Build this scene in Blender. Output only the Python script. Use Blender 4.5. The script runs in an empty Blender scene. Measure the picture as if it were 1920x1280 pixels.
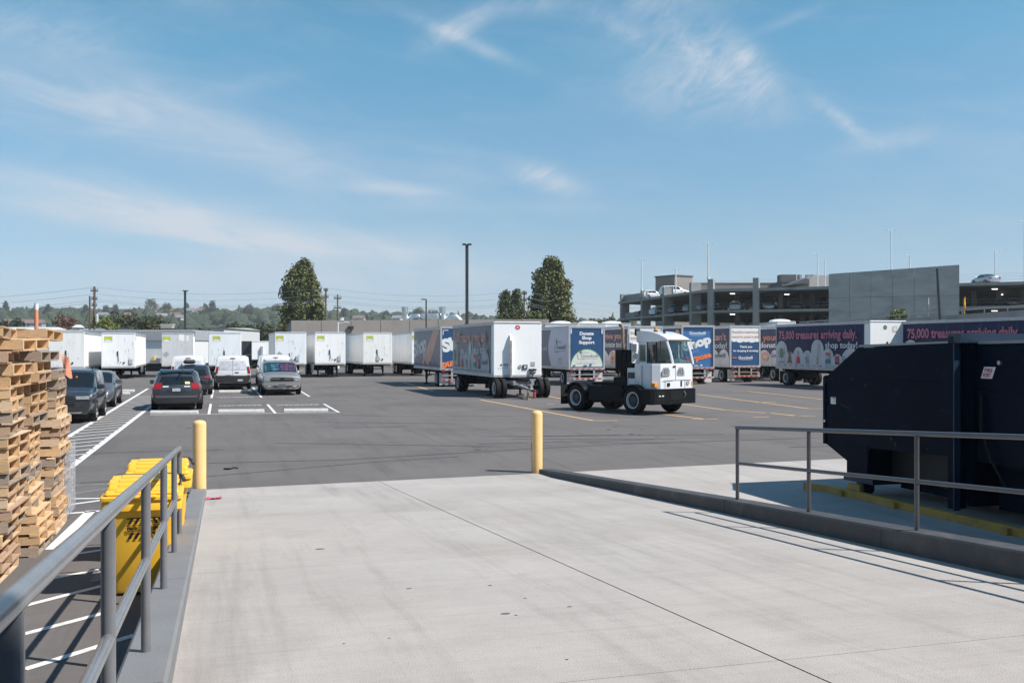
import bpy, bmesh, math, random
from mathutils import Vector, Matrix, noise
R = math.radians
random.seed(11)
scene = bpy.context.scene
col = scene.collection
# ------------------------------------------------------------------ camera, sky, sun, exposure
EYE, FOC, HZ = 2.4, 1867.0, 652.0
cam_d = bpy.data.cameras.new("camera")
cam_d.lens = 35.0; cam_d.sensor_width = 36.0; cam_d.shift_y = 12.0 / 1920.0
cam_d.clip_start = 0.05; cam_d.clip_end = 20000
cam = bpy.data.objects.new("camera", cam_d); col.objects.link(cam)
cam.location = (0, 0, EYE); cam.rotation_euler = (R(90), 0, 0)
scene.camera = cam
SUN = Vector((0.87, -0.30, 1.10)).normalized()
sun_d = bpy.data.lights.new("sun", 'SUN'); sun_d.energy = 5.0; sun_d.angle = R(0.5); sun_d.color = (1.0, 0.95, 0.88)
sun_o = bpy.data.objects.new("sun", sun_d); col.objects.link(sun_o)
sun_o.rotation_euler = SUN.to_track_quat('Z', 'Y').to_euler(); sun_o.location = (30, -20, 60)
scene.view_settings.view_transform = 'Standard'; scene.view_settings.look = 'None'
scene.view_settings.exposure = 0.36; scene.view_settings.gamma = 1.0
scene.view_settings.use_curve_mapping = False
scene.cycles.use_denoising = True
scene.cycles.max_bounces = 6; scene.cycles.transparent_max_bounces = 12

world = bpy.data.worlds.new("World"); scene.world = world; world.use_nodes = True
def build_world():
    nt = world.node_tree; N = nt.nodes; L = nt.links; N.clear()
    out = N.new('ShaderNodeOutputWorld'); bg = N.new('ShaderNodeBackground'); L.new(bg.outputs[0], out.inputs[0])
    bg.inputs[1].default_value = 0.081
    sky = N.new('ShaderNodeTexSky'); sky.sky_type = 'NISHITA'; sky.sun_disc = False
    sky.sun_elevation = math.asin(SUN.z); sky.sun_rotation = math.atan2(SUN.x, SUN.y)
    sky.altitude = 0; sky.air_density = 1.0; sky.dust_density = 0.0; sky.ozone_density = 8.0
    tc = N.new('ShaderNodeTexCoord'); sep = N.new('ShaderNodeSeparateXYZ')
    nrm = N.new('ShaderNodeVectorMath'); nrm.operation = 'NORMALIZE'
    L.new(tc.outputs['Generated'], nrm.inputs[0]); L.new(nrm.outputs[0], sep.inputs[0])
    def m(op, a, b=None, c=None):
        n = N.new('ShaderNodeMath'); n.operation = op
        for i, v in enumerate((a, b, c)):
            if v is None: continue
            if isinstance(v, (int, float)): n.inputs[i].default_value = v
            else: L.new(v, n.inputs[i])
        return n.outputs[0]
    az = m('ARCTAN2', sep.outputs[0], sep.outputs[1])
    el = m('ARCSINE', sep.outputs[2])
    def noise_at(sx, sy, rot, scale, detail, rough, warp, off=0.0):
        cmb = N.new('ShaderNodeCombineXYZ'); L.new(az, cmb.inputs[0]); L.new(el, cmb.inputs[1]); cmb.inputs[2].default_value = off
        mp = N.new('ShaderNodeMapping'); mp.inputs['Rotation'].default_value = (0, 0, rot); mp.inputs['Scale'].default_value = (1, 1, 1)
        L.new(cmb.outputs[0], mp.inputs[0])
        mp2 = N.new('ShaderNodeMapping'); mp2.inputs['Scale'].default_value = (sx, sy, 1); L.new(mp.outputs[0], mp2.inputs[0])
        t = N.new('ShaderNodeTexNoise'); t.inputs['Scale'].default_value = scale; t.inputs['Detail'].default_value = detail
        t.inputs['Roughness'].default_value = rough; t.inputs['Distortion'].default_value = warp
        L.new(mp2.outputs[0], t.inputs['Vector']); return t.outputs[0]
    fib = noise_at(1.0, 4.2, R(10), 7.5, 9, 0.58, 0.7)
    puff = noise_at(1.0, 2.6, R(-32), 17.0, 12, 0.72, 1.1, 3.0)
    total = None
    # cirrus banks: azimuth, elevation (degrees), half length, half width, tilt, strength, texture
    banks = [(-23, 12.6, 10, 1.5, -12, .50, 0), (-13, 10.9, 9, 1.0, -17, .36, 0), (-22, 7.6, 9, 1.0, -8, .66, 0),
             (-15, 6.3, 8, .8, -8, .62, 0), (-8, 5.6, 7, .6, -3, .40, 0), (-25, 16.0, 4, 1.1, 4, .34, 1), (-15.5, 14.2, 4, .35, 14, .16, 1),
             (-6.9, 9.05, 3.0, .26, -1, .62, 0), (-2.6, 9.8, 2.6, .5, -8, .22, 1), (2.0, 9.65, 2.2, .5, -16, .72, 1), (-3, 11.1, 5, .25, -6, .14, 0),
             (-2.9, 17.9, 2.4, .45, 26, .50, 1), (-2.4, 17.0, 3.2, .30, -22, .42, 1), (1.4, 19.0, 2.4, .5, 6, .26, 1),
             (10.4, 16.4, 1.9, .6, -40, .52, 1), (13.0, 16.0, 2.2, .6, -48, .52, 1), (9.5, 14.6, 3.6, 1.5, -10, .40, 1), (13.4, 13.9, 2.6, 1.0, -30, .36, 1),
             (18.4, 12.2, 2.2, .28, -40, .42, 1), (21.0, 11.1, 2.6, .4, 6, .32, 1), (9.5, 19.4, 4.5, 1.0, 16, .36, 1), (6.5, 17.5, 2.2, .35, -30, .22, 1), (15.5, 17.6, 2.2, .22, 16, .2, 1),
             (-18, 18.9, 4, .9, -8, .22, 1), (-16, 4.0, 12, .9, 0, .36, 0), (-2, 4.2, 10, .7, 1, .2, 0), (3, 8.0, 6, .3, -2, .12, 0),
             (60, 16, 25, 4, 8, .5, 0), (-75, 18, 25, 5, -6, .5, 0), (140, 22, 35, 6, 5, .5, 1), (-150, 14, 30, 4, -8, .5, 0)]
    for a0, e0, ln, wd, tilt, s, tx in banks:
        ca, sa = math.cos(R(tilt)), math.sin(R(tilt))
        da = m('SUBTRACT', az, R(a0)); de = m('SUBTRACT', el, R(e0))
        u = m('MULTIPLY', m('ADD', m('MULTIPLY', da, ca), m('MULTIPLY', de, sa)), 1 / R(ln))
        v = m('MULTIPLY', m('SUBTRACT', m('MULTIPLY', de, ca), m('MULTIPLY', da, sa)), 1 / R(wd*1.3))
        g = m('EXPONENT', m('MULTIPLY', m('ADD', m('MULTIPLY', u, u), m('MULTIPLY', v, v)), -1.0))
        t = fib if tx == 0 else puff
        k = m('MULTIPLY', m('MULTIPLY', g, s*(1.0 if tx == 0 else .9)), m('MAXIMUM', m('MULTIPLY_ADD', t, 3.0 if tx else 2.1, -.72 if tx else -.30), 0.05))
        total = k if total is None else m('ADD', total, k)
    thin = m('MULTIPLY', m('MAXIMUM', m('MULTIPLY_ADD', fib, 2.0, -.95), 0.0), .16)
    total = m('ADD', total, thin)
    total = m('MINIMUM', m('MULTIPLY', total, m('MINIMUM', m('MAXIMUM', m('MULTIPLY', el, 18), 0), 1)), .8)
    mix = N.new('ShaderNodeMix'); mix.data_type = 'RGBA'
    # summer air: paler and greener towards the zenith, milky at the horizon
    rp = N.new('ShaderNodeValToRGB'); cr = rp.color_ramp; L.new(m('MULTIPLY', el, 1/R(30)), rp.inputs[0])
    stops = [(0.0, (1.03, .99, 1.09)), (2.5/30, (1.05, 1.0, 1.09)), (6.2/30, (1.28, 1.2, 1.07)), (10.7/30, (1.30, 1.38, 1.17)), (16.5/30, (1.18, 1.58, 1.28)), (1.0, (1.10, 1.55, 1.30))]
    while len(cr.elements) < len(stops): cr.elements.new(.5)
    for e_, (p_, c_) in zip(cr.elements, stops): e_.position = p_; e_.color = tuple(x*.5 for x in c_) + (1,)
    tint = N.new('ShaderNodeMix'); tint.data_type = 'RGBA'; tint.blend_type = 'MULTIPLY'; tint.inputs[0].default_value = 1.0; L.new(rp.outputs[0], tint.inputs[7]); L.new(sky.outputs[0], tint.inputs[6])
    bg2 = N.new('ShaderNodeMix'); bg2.data_type = 'RGBA'; bg2.blend_type = 'MULTIPLY'; bg2.inputs[0].default_value = 1.0; bg2.inputs[7].default_value = (2, 2, 2, 1); L.new(tint.outputs[2], bg2.inputs[6]); tint = bg2
    L.new(total, mix.inputs[0]); L.new(tint.outputs[2], mix.inputs[6]); mix.inputs[7].default_value = (6.6, 7.0, 7.6, 1)
    L.new(mix.outputs[2], bg.inputs[0])
build_world()

# ------------------------------------------------------------------ survey helpers (yard frame: s runs down the ramp, t to the right)
U = Vector((-.2873, .9578, 0)); V = Vector((.9578, .2873, 0)); YAW = math.atan2(.2873, .9578)
def gp(px, py, z=0.0):
    Y = FOC * (EYE - z) / (py - HZ); return Vector(((px - 960) / FOC * Y, Y, z))
def at(px, py, Y): return Vector(((px - 960) / FOC * Y, Y, EYE - (py - HZ) / FOC * Y))
def st(s, t, z=0.0): return U * s + V * t + Vector((0, 0, z))

# ------------------------------------------------------------------ materials
MATS = {}
def mat(name, c, rough=.55, metal=0.0, var=.12, scale=4.0, bump=0.0, bscale=40.0, coat=0.0, spec=.5, stretch=(1, 1, 1), c2=None, c2amt=.5, c2scale=2.0, emit=None):
    if name in MATS: return MATS[name]
    m = bpy.data.materials.new(name); m.use_nodes = True; nt = m.node_tree; N = nt.nodes; L = nt.links
    b = N['Principled BSDF']; b.inputs['Roughness'].default_value = rough; b.inputs['Metallic'].default_value = metal
    b.inputs['Coat Weight'].default_value = coat; b.inputs['Specular IOR Level'].default_value = spec
    b.inputs['Coat Roughness'].default_value = .06
    c = tuple(c) + (1,)
    tc = N.new('ShaderNodeTexCoord'); mp = N.new('ShaderNodeMapping'); mp.inputs['Scale'].default_value = stretch
    L.new(tc.outputs['Object'], mp.inputs[0])
    nz = N.new('ShaderNodeTexNoise'); nz.inputs['Scale'].default_value = scale; nz.inputs['Detail'].default_value = 6; nz.inputs['Roughness'].default_value = .6
    L.new(mp.outputs[0], nz.inputs['Vector'])
    rp = N.new('ShaderNodeValToRGB')
    rp.color_ramp.elements[0].position = .3; rp.color_ramp.elements[1].position = .7
    rp.color_ramp.elements[0].color = tuple(max(0, x * (1 - var)) for x in c[:3]) + (1,)
    rp.color_ramp.elements[1].color = tuple(min(1, x * (1 + var)) for x in c[:3]) + (1,)
    L.new(nz.outputs[0], rp.inputs[0]); last = rp.outputs[0]
    if c2 is not None:
        n2 = N.new('ShaderNodeTexNoise'); n2.inputs['Scale'].default_value = c2scale; n2.inputs['Detail'].default_value = 7; n2.inputs['Roughness'].default_value = .65
        L.new(mp.outputs[0], n2.inputs['Vector'])
        r2 = N.new('ShaderNodeMapRange'); r2.inputs[1].default_value = .5; r2.inputs[2].default_value = .72; r2.inputs[3].default_value = 0; r2.inputs[4].default_value = c2amt
        L.new(n2.outputs[0], r2.inputs[0])
        mx = N.new('ShaderNodeMix'); mx.data_type = 'RGBA'; L.new(r2.outputs[0], mx.inputs[0]); L.new(last, mx.inputs[6]); mx.inputs[7].default_value = tuple(c2) + (1,)
        last = mx.outputs[2]
    L.new(last, b.inputs['Base Color'])
    if bump > 0:
        n3 = N.new('ShaderNodeTexNoise'); n3.inputs['Scale'].default_value = bscale; n3.inputs['Detail'].default_value = 5
        L.new(mp.outputs[0], n3.inputs['Vector'])
        bp = N.new('ShaderNodeBump'); bp.inputs['Strength'].default_value = bump; bp.inputs['Distance'].default_value = .02
        L.new(n3.outputs[0], bp.inputs['Height']); L.new(bp.outputs[0], b.inputs['Normal'])
    if emit:
        b.inputs['Emission Color'].default_value = tuple(emit[:3]) + (1,); b.inputs['Emission Strength'].default_value = emit[3]
    MATS[name] = m; return m
def glass_mat(name, tint, alpha):
    if name in MATS: return MATS[name]
    m = bpy.data.materials.new(name); m.use_nodes = True; nt = m.node_tree; N = nt.nodes; L = nt.links; N.clear()
    o = N.new('ShaderNodeOutputMaterial'); t = N.new('ShaderNodeBsdfTransparent'); t.inputs[0].default_value = tuple(tint) + (1,)
    g = N.new('ShaderNodeBsdfGlossy'); g.inputs['Roughness'].default_value = .03; g.inputs[0].default_value = (.9, .95, 1, 1)
    f = N.new('ShaderNodeFresnel'); f.inputs[0].default_value = 1.5; ad = N.new('ShaderNodeMath'); ad.operation = 'ADD'; ad.inputs[1].default_value = alpha
    L.new(f.outputs[0], ad.inputs[0]); mx = N.new('ShaderNodeMixShader'); L.new(ad.outputs[0], mx.inputs[0]); L.new(t.outputs[0], mx.inputs[1]); L.new(g.outputs[0], mx.inputs[2]); L.new(mx.outputs[0], o.inputs[0])
    MATS[name] = m; return m

# ------------------------------------------------------------------ mesh builder
class MB:
    def __init__(s): s.v = []; s.f = []; s.m = []; s.cur = 0
    def add(s, vs, fs):
        o = len(s.v); s.v += [tuple(p) for p in vs]; s.f += [tuple(i + o for i in f) for f in fs]; s.m += [s.cur] * len(fs); return s
    def box(s, a, b, M=None):
        x0, y0, z0 = a; x1, y1, z1 = b
        vs = [Vector(p) for p in ((x0,y0,z0),(x1,y0,z0),(x1,y1,z0),(x0,y1,z0),(x0,y0,z1),(x1,y0,z1),(x1,y1,z1),(x0,y1,z1))]
        if M is not None: vs = [M @ p for p in vs]
        return s.add(vs, [(0,3,2,1),(4,5,6,7),(0,1,5,4),(1,2,6,5),(2,3,7,6),(3,0,4,7)])
    def rbox(s, a, b, r=.02, M=None):   # box with chamfered vertical and top edges
        x0, y0, z0 = a; x1, y1, z1 = b
        def ring(i, z): return [(x0+i+r,y0+i,z),(x1-i-r,y0+i,z),(x1-i,y0+i+r,z),(x1-i,y1-i-r,z),(x1-i-r,y1-i,z),(x0+i+r,y1-i,z),(x0+i,y1-i-r,z),(x0+i,y0+i+r,z)]
        vs = [Vector(p) for p in ring(r*.7, z0) + ring(0, z0+r) + ring(0, z1-r) + ring(r*.7, z1)]
        if M is not None: vs = [M @ p for p in vs]
        fs = [tuple(reversed(range(8))), tuple(range(24, 32))]
        for k in range(3):
            for i in range(8): fs.append((k*8+i, k*8+(i+1) % 8, k*8+8+(i+1) % 8, k*8+8+i))
        return s.add(vs, fs)
    def cyl(s, p0, p1, r, n=10, r1=None, cap=True):
        p0 = Vector(p0); p1 = Vector(p1); d = (p1 - p0).normalized(); a = d.orthogonal().normalized(); b = d.cross(a); r1 = r if r1 is None else r1
        vs = [p0 + (a*math.cos(2*math.pi*i/n) + b*math.sin(2*math.pi*i/n))*r for i in range(n)] + [p1 + (a*math.cos(2*math.pi*i/n) + b*math.sin(2*math.pi*i/n))*r1 for i in range(n)]
        fs = [(i, (i+1) % n, n+(i+1) % n, n+i) for i in range(n)]
        if cap: fs += [tuple(reversed(range(n))), tuple(range(n, 2*n))]
        return s.add(vs, fs)
    def tube(s, pts, r, n=8):
        pts = [Vector(p) for p in pts]; vs = []; fs = []
        up = None
        for i, p in enumerate(pts):
            d = (pts[min(i+1, len(pts)-1)] - pts[max(i-1, 0)]).normalized()
            a = d.orthogonal().normalized() if up is None else (up - d*up.dot(d)).normalized()
            up = a; b = d.cross(a)
            vs += [p + (a*math.cos(2*math.pi*k/n) + b*math.sin(2*math.pi*k/n))*r for k in range(n)]
        for i in range(len(pts)-1):
            for k in range(n): fs.append((i*n+k, i*n+(k+1) % n, i*n+n+(k+1) % n, i*n+n+k))
        fs += [tuple(reversed(range(n))), tuple(range((len(pts)-1)*n, len(pts)*n))]
        return s.add(vs, fs)
    def lathe(s, prof, n=16, o=(0,0,0), axis='z', cap=True):   # prof: (radius, height)
        vs = []; fs = []
        for r, h in prof:
            for k in range(n):
                c, q = math.cos(2*math.pi*k/n)*r, math.sin(2*math.pi*k/n)*r
                p = (c, q, h) if axis == 'z' else (h, c, q)
                vs.append((p[0]+o[0], p[1]+o[1], p[2]+o[2]))
        for i in range(len(prof)-1):
            for k in range(n): fs.append((i*n+k, i*n+(k+1) % n, i*n+n+(k+1) % n, i*n+n+k))
        if cap: fs += [tuple(reversed(range(n))), tuple(range((len(prof)-1)*n, len(prof)*n))]
        return s.add(vs, fs)
    def prism(s, poly, fn, d0, d1):   # poly 2d, fn(a,b,d)->3d
        n = len(poly); vs = [fn(a, b, d0) for a, b in poly] + [fn(a, b, d1) for a, b in poly]
        fs = [tuple(reversed(range(n))), tuple(range(n, 2*n))] + [(i, (i+1) % n, n+(i+1) % n, n+i) for i in range(n)]
        return s.add(vs, fs)
    def poly(s, pts): return s.add(pts, [tuple(range(len(pts)))])
    def mesh(s, name, mats, smooth=None, fix=True):
        me = bpy.data.meshes.new(name); me.from_pydata(s.v, [], s.f)
        for m in (mats if isinstance(mats, (list, tuple)) else [mats]): me.materials.append(m)
        me.polygons.foreach_set('material_index', s.m)
        if fix:
            bm = bmesh.new(); bm.from_mesh(me); bmesh.ops.recalc_face_normals(bm, faces=bm.faces); bm.to_mesh(me); bm.free()
        if smooth is not None:
            me.polygons.foreach_set('use_smooth', [True]*len(me.polygons)); me.set_sharp_from_angle(angle=R(smooth))
        me.update(); return me
    def obj(s, name, mats, parent=None, smooth=None, fix=True, **kw):
        o = bpy.data.objects.new(name, s.mesh(name, mats, smooth, fix)); col.objects.link(o)
        if parent is not None: o.parent = parent
        for k, v in kw.items(): o[k] = v
        return o
def link(name, me, parent=None, M=None, **kw):
    o = bpy.data.objects.new(name, me); col.objects.link(o)
    if parent is not None: o.parent = parent
    if M is not None: o.matrix_local = M
    for k, v in kw.items(): o[k] = v
    return o
def thing(name, label, cat, loc=(0,0,0), rz=0.0, group=None):
    o = bpy.data.objects.new(name, None); col.objects.link(o); o.empty_display_size = .3
    o.location = loc; o.rotation_euler = (0, 0, rz); o['label'] = label; o['category'] = cat
    if group: o['group'] = group
    return o
def tag(o, label, cat, group=None):
    o['label'] = label; o['category'] = cat
    if group: o['group'] = group
    return o
def struct(o): o['kind'] = 'structure'; return o
def copy_tree(o, parent=None):
    c = o.copy(); col.objects.link(c)
    if parent is not None: c.parent = parent
    for ch in list(o.children): copy_tree(ch, c)
    return c
def T(x, y, z): return Matrix.Translation((x, y, z))

# flat print: lettering and drawn shapes laid on a surface frame
FONT_CACHE = {}
def text_mesh(txt, bold=0.0):
    k = (txt, bold)
    if k not in FONT_CACHE:
        cu = bpy.data.curves.new("lettering", 'FONT'); cu.body = txt; cu.size = 1.0; cu.offset = bold; cu.resolution_u = 3; cu.fill_mode = 'FRONT'
        o = bpy.data.objects.new("lettering", cu); col.objects.link(o); dg = bpy.context.evaluated_depsgraph_get()
        me = bpy.data.meshes.new_from_object(o.evaluated_get(dg)); bpy.data.objects.remove(o); bpy.data.curves.remove(cu)
        FONT_CACHE[k] = ([tuple(v.co) for v in me.vertices], [tuple(p.vertices) for p in me.polygons])
    return FONT_CACHE[k]
class Sheet:
    """drawing on a plane: origin, right, up; each call makes one flat child 3 mm further out"""
    def __init__(s, parent, o, right, up, d0=.004): s.p = parent; s.o = Vector(o); s.r = Vector(right); s.u = Vector(up); s.n = s.r.cross(s.u).normalized(); s.d = d0
    def pt(s, x, y, d=None): return s.o + s.r*x + s.u*y + s.n*(s.d if d is None else d)
    def shapes(s, name, lst, **kw):    # lst of (material, [polygons])
        mb = MB(); mats = []
        for m, polys in lst:
            mb.cur = len(mats); mats.append(m)
            for k, pl in enumerate(polys):
                dd = s.d + .0015*k if kw.get('lift') else s.d
                mb.poly([s.pt(x, y, dd) for x, y in pl])
            if kw.get('step', 1): s.d += .0025
        s.d += .003
        o_ = mb.obj(name, mats, s.p, fix=False)
        if kw.get('kind'): o_['kind'] = kw['kind']
        return o_
    def text(s, txt, x, y, h, m, w=None, bold=.0, rot=0.0, align='l', name='lettering'):
        vs, fs = text_mesh(txt, bold)
        if not vs: return None
        x0 = min(v[0] for v in vs); x1 = max(v[0] for v in vs)
        sy = h / .70; sx = sy if w is None else w / (x1 - x0)
        wd = (x1 - x0)*sx; ox = {'l': 0, 'c': -wd/2, 'r': -wd}[align]; c, q = math.cos(rot), math.sin(rot)
        mb = MB(); pts = []
        for v in vs:
            a = (v[0]-x0)*sx + ox; b = v[1]*sy; pts.append(s.pt(x + a*c - b*q, y + a*q + b*c))
        mb.add(pts, fs); s.d += .003
        return mb.obj(name, m, s.p, fix=False)
def ell(cx, cy, rx, ry, n=20, a0=0, a1=360): return [(cx + rx*math.cos(R(a0+(a1-a0)*i/(n if a1-a0 < 360 else n))), cy + ry*math.sin(R(a0+(a1-a0)*i/n))) for i in range(n + (1 if a1-a0 < 360 else 0))]
def rect(x0, y0, x1, y1): return [(x0,y0),(x1,y0),(x1,y1),(x0,y1)]
# ------------------------------------------------------------------ site materials
m_asph = mat('asphalt', (.138, .124, .118), .9, var=.10, scale=.35, bump=.35, bscale=90, c2=(.078, .070, .070), c2amt=.6, c2scale=.16, stretch=(1, 1.0, 1))
m_terr = mat('dry_ground', (.10, .10, .06), .95, var=.3, scale=.02)
m_conc = mat('ramp_concrete', (.415, .383, .357), .85, var=.08, scale=.55, bump=.35, bscale=120, c2=(.335, .30, .275), c2amt=.7, c2scale=.5)
def weather(m):
    # brushed streaks across the slab, speckle and a few long tyre scuffs on top of the base tone
    nt = m.node_tree; N = nt.nodes; L = nt.links; b = N['Principled BSDF']; src = b.inputs['Base Color'].links[0].from_socket
    tc = N.new('ShaderNodeTexCoord'); mp = N.new('ShaderNodeMapping'); mp.inputs['Rotation'].default_value = (0, 0, -YAW); L.new(tc.outputs['Object'], mp.inputs[0])
    def layer(src, scale, xs, ys, lo, hi, dark, detail=6):
        m2 = N.new('ShaderNodeMapping'); m2.inputs['Scale'].default_value = (xs, ys, 1); L.new(mp.outputs[0], m2.inputs[0])
        t = N.new('ShaderNodeTexNoise'); t.inputs['Scale'].default_value = scale; t.inputs['Detail'].default_value = detail; t.inputs['Roughness'].default_value = .7; L.new(m2.outputs[0], t.inputs['Vector'])
        r = N.new('ShaderNodeMapRange'); r.inputs[1].default_value = lo; r.inputs[2].default_value = hi; r.inputs[3].default_value = 1.0; r.inputs[4].default_value = dark; L.new(t.outputs[0], r.inputs[0])
        x = N.new('ShaderNodeMix'); x.data_type = 'RGBA'; x.blend_type = 'MULTIPLY'; x.inputs[0].default_value = 1; L.new(src, x.inputs[6]); L.new(r.outputs[0], x.inputs[7]); return x.outputs[2]
    s = layer(src, 1.0, .5, 16, .42, .72, .91); s = layer(s, 1.0, 2.6, .16, .5, .75, .74); s = layer(s, 26, 1, 1, .58, .78, .80, 3); s = layer(s, 3.0, 1, .8, .5, .8, .88)
    L.new(s, b.inputs['Base Color'])
weather(m_conc); weather(m_asph)
m_joint = mat('joint_filler', (.10, .095, .09), .95)
m_jline = mat('saw_cut', (.27, .26, .24), .95)
m_curb = mat('curb_grey_paint', (.20, .20, .205), .6, var=.08, scale=3, bump=.2, bscale=60, c2=(.21, .19, .17), c2amt=.5, c2scale=2)
m_rail = mat('rail_grey_paint', (.16, .165, .18), .22, var=.1, scale=8, spec=.6)
m_white = mat('white_line_paint', (.72, .71, .69), .7, var=.06, scale=3, c2=(.42, .40, .38), c2amt=.75, c2scale=7)
m_faint = mat('worn_line_paint', (.22, .21, .21), .85, var=.3, scale=6)
m_yline = mat('yellow_line_paint', (.72, .44, .17), .7, var=.1, scale=3, c2=(.2, .15, .1), c2amt=.7, c2scale=6)
m_tar = mat('crack_sealant', (.050, .047, .050), .6, var=.2)
m_boll = mat('bollard_yellow', (.86, .56, .24), .5, var=.04, scale=6, c2=(.74, .46, .19), c2amt=.4)
m_conc2 = mat('garage_concrete', (.30, .298, .29), .9, var=.16, scale=.35, c2=(.17, .17, .17), c2amt=.8, c2scale=.5, stretch=(1, 1, .5))
m_black = mat('black_rubber', (.010, .010, .011), .75, spec=.25, var=.2, scale=10)
m_dark = mat('dark_steel', (.02, .02, .022), .6, var=.2)
m_steel = mat('worn_steel', (.35, .35, .36), .4, .8, var=.15, scale=6)

# ------------------------------------------------------------------ ground, yard, ramp, pad
mb = MB(); mb.poly([(-6000, -2500, -.06), (6000, -2500, -.06), (6000, 9000, -.06), (-6000, 9000, -.06)])
struct(mb.obj('ground', m_terr))
mb = MB(); mb.poly([(-160, -40, 0), (140, -40, 0), (140, 122, 0), (-160, 122, 0)])
struct(mb.obj('asphalt_yard', m_asph))
def zf(s): return max(.008, .05*(17.8 - s) - .004)
def s_edge(t): return 17.62 + .073*t
def t_in_l(s): return -.21 + .009*(s - 5.8)
def t_in_r(s): return 6.15 - .026*max(0, s - 11)
ramp = MB()
ss = [-1, 5, 10, 15, 17.5]
for a, b in zip(ss[:-1], ss[1:]):
    ramp.poly([st(a, -.3, zf(a)-.014), st(a, 6.25, zf(a)-.014), st(b, 6.25, max(.004, zf(b)-.014)), st(b, -.3, max(.004, zf(b)-.014))])
ramp_o = struct(ramp.obj('concrete_ramp', m_joint))
rows = [-1.0, .55, 4.95, 9.15, 13.35, None]
jt = lambda s: 2.955 + .017*(11 - s)
for ta, tb in ((None, 1), (2, 9)):
    for i in range(5):
        mb = MB(); s0 = rows[i] + (.002 if i else 0)
        def ts(s): return (t_in_l(s) - .01 if ta is None else jt(s) + .012), (jt(s) if tb < 5 else t_in_r(s) + .01)
        prev = None; n = 6
        for k in range(n + 1):
            f = k / n
            tl, tr = ts(s0 + f*(4 if rows[i+1] is None else rows[i+1]-s0))
            pr = []
            for t in (tl, tr):
                s1 = s_edge(t) if rows[i+1] is None else rows[i+1] - .002
                s = s0 + f*(s1 - s0); pr.append(st(s, t, zf(s)))
            if prev: mb.add([prev[0], prev[1], pr[1], pr[0]], [(0, 1, 2, 3)])
            prev = pr
        mb.obj('slab', m_conc, ramp_o)
mb = MB(); pts = [st(-1, 6.4, .006), st(-1, 34, .006), st(s_edge(34), 34, .006), st(s_edge(6.35), 6.35, .006)]
mb.poly(pts); pad = struct(mb.obj('concrete_pad', m_conc))
for s0 in (3.2, 8.4, 13.4):
    mb = MB(); mb.poly([st(s0, 6.5, .009), st(s0, 33, .009), st(s0+.015, 33, .009), st(s0+.015, 6.5, .009)]); mb.obj('joint', m_jline, pad)
mb = MB(); mb.poly([st(0, 13.4, .009), st(0, 13.415, .009), st(18.4, 13.415, .009), st(18.4, 13.4, .009)]); mb.obj('joint', m_jline, pad)
# asphalt cold joint along the concrete edge
def strip(p0, p1, w, z=.004):
    p0 = Vector(p0); p1 = Vector(p1); d = (p1 - p0); d.z = 0; d.normalize(); n = Vector((-d.y, d.x, 0))*w/2
    q0 = Vector((p0.x, p0.y, z)); q1 = Vector((p1.x, p1.y, z))
    return [q0 - n, q1 - n, q1 + n, q0 + n]
def marking(name, segs, m, w, z=.004):
    for a, b in segs:
        mb = MB(); mb.poly(strip(a, b, w, z)); struct(mb.obj(name, m))
m_curb_shaded = mat('curb_shaded_grey', (.055, .055, .058), .65, var=.1, scale=3, bump=.25, bscale=60, c2=(.16, .145, .13), c2amt=.5, c2scale=2.5)  # curb grey with the shade of its ramp-facing side put into the colour
def curb(label, tin, wd, zc, s0, s1, fall, m_curb=m_curb):
    t = thing('concrete_curb', label, 'curb', st((s0+s1)/2, tin(8)+wd/2, 0))
    base = Vector(t.location); n = 0; s = s0
    while s < s1 - .01:
        e = min(s + 3.05, s1); mb = MB()
        for a, b in ((s, (s+e)/2), ((s+e)/2, e)):
            a2 = a + (.004 if a == s else 0); b2 = b - (.004 if b == e else 0)
            def sec(q):
                i, o = tin(q), tin(q)+wd; z = zc(q)
                lo, hi = min(i, o), max(i, o); c = .018
                return [st(q, lo, -.04)-base, st(q, lo, z-c)-base, st(q, lo+c, z)-base, st(q, hi-c, z)-base, st(q, hi, z-c)-base, st(q, hi, -.04)-base]
            A, B = sec(a2), sec(b2)
            mb.add(A + B, [(k, (k+1) % 6, 6+(k+1) % 6, 6+k) for k in range(6)] + [(5, 4, 3, 2, 1, 0), tuple(range(6, 12))])
        mb.obj('curb_section', m_curb, t); s = e
    return t
zl = lambda s: .05 + .057*(18 - s)
zr = lambda s: .09 + .06*(18 - s)
curb('grey painted concrete curb under the handrail beside the yellow bins', t_in_l, -.25, zl, -1, 17.0, 0)
curb('grey painted concrete curb between the ramp and the compactor pad', t_in_r, .27, zr, -1, 18.1, 0, m_curb_shaded)
m_rail2 = mat('rail_dark_grey', (.085, .088, .098), .3, var=.1, scale=8, spec=.5)  # darker grey for the right-hand handrail
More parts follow.
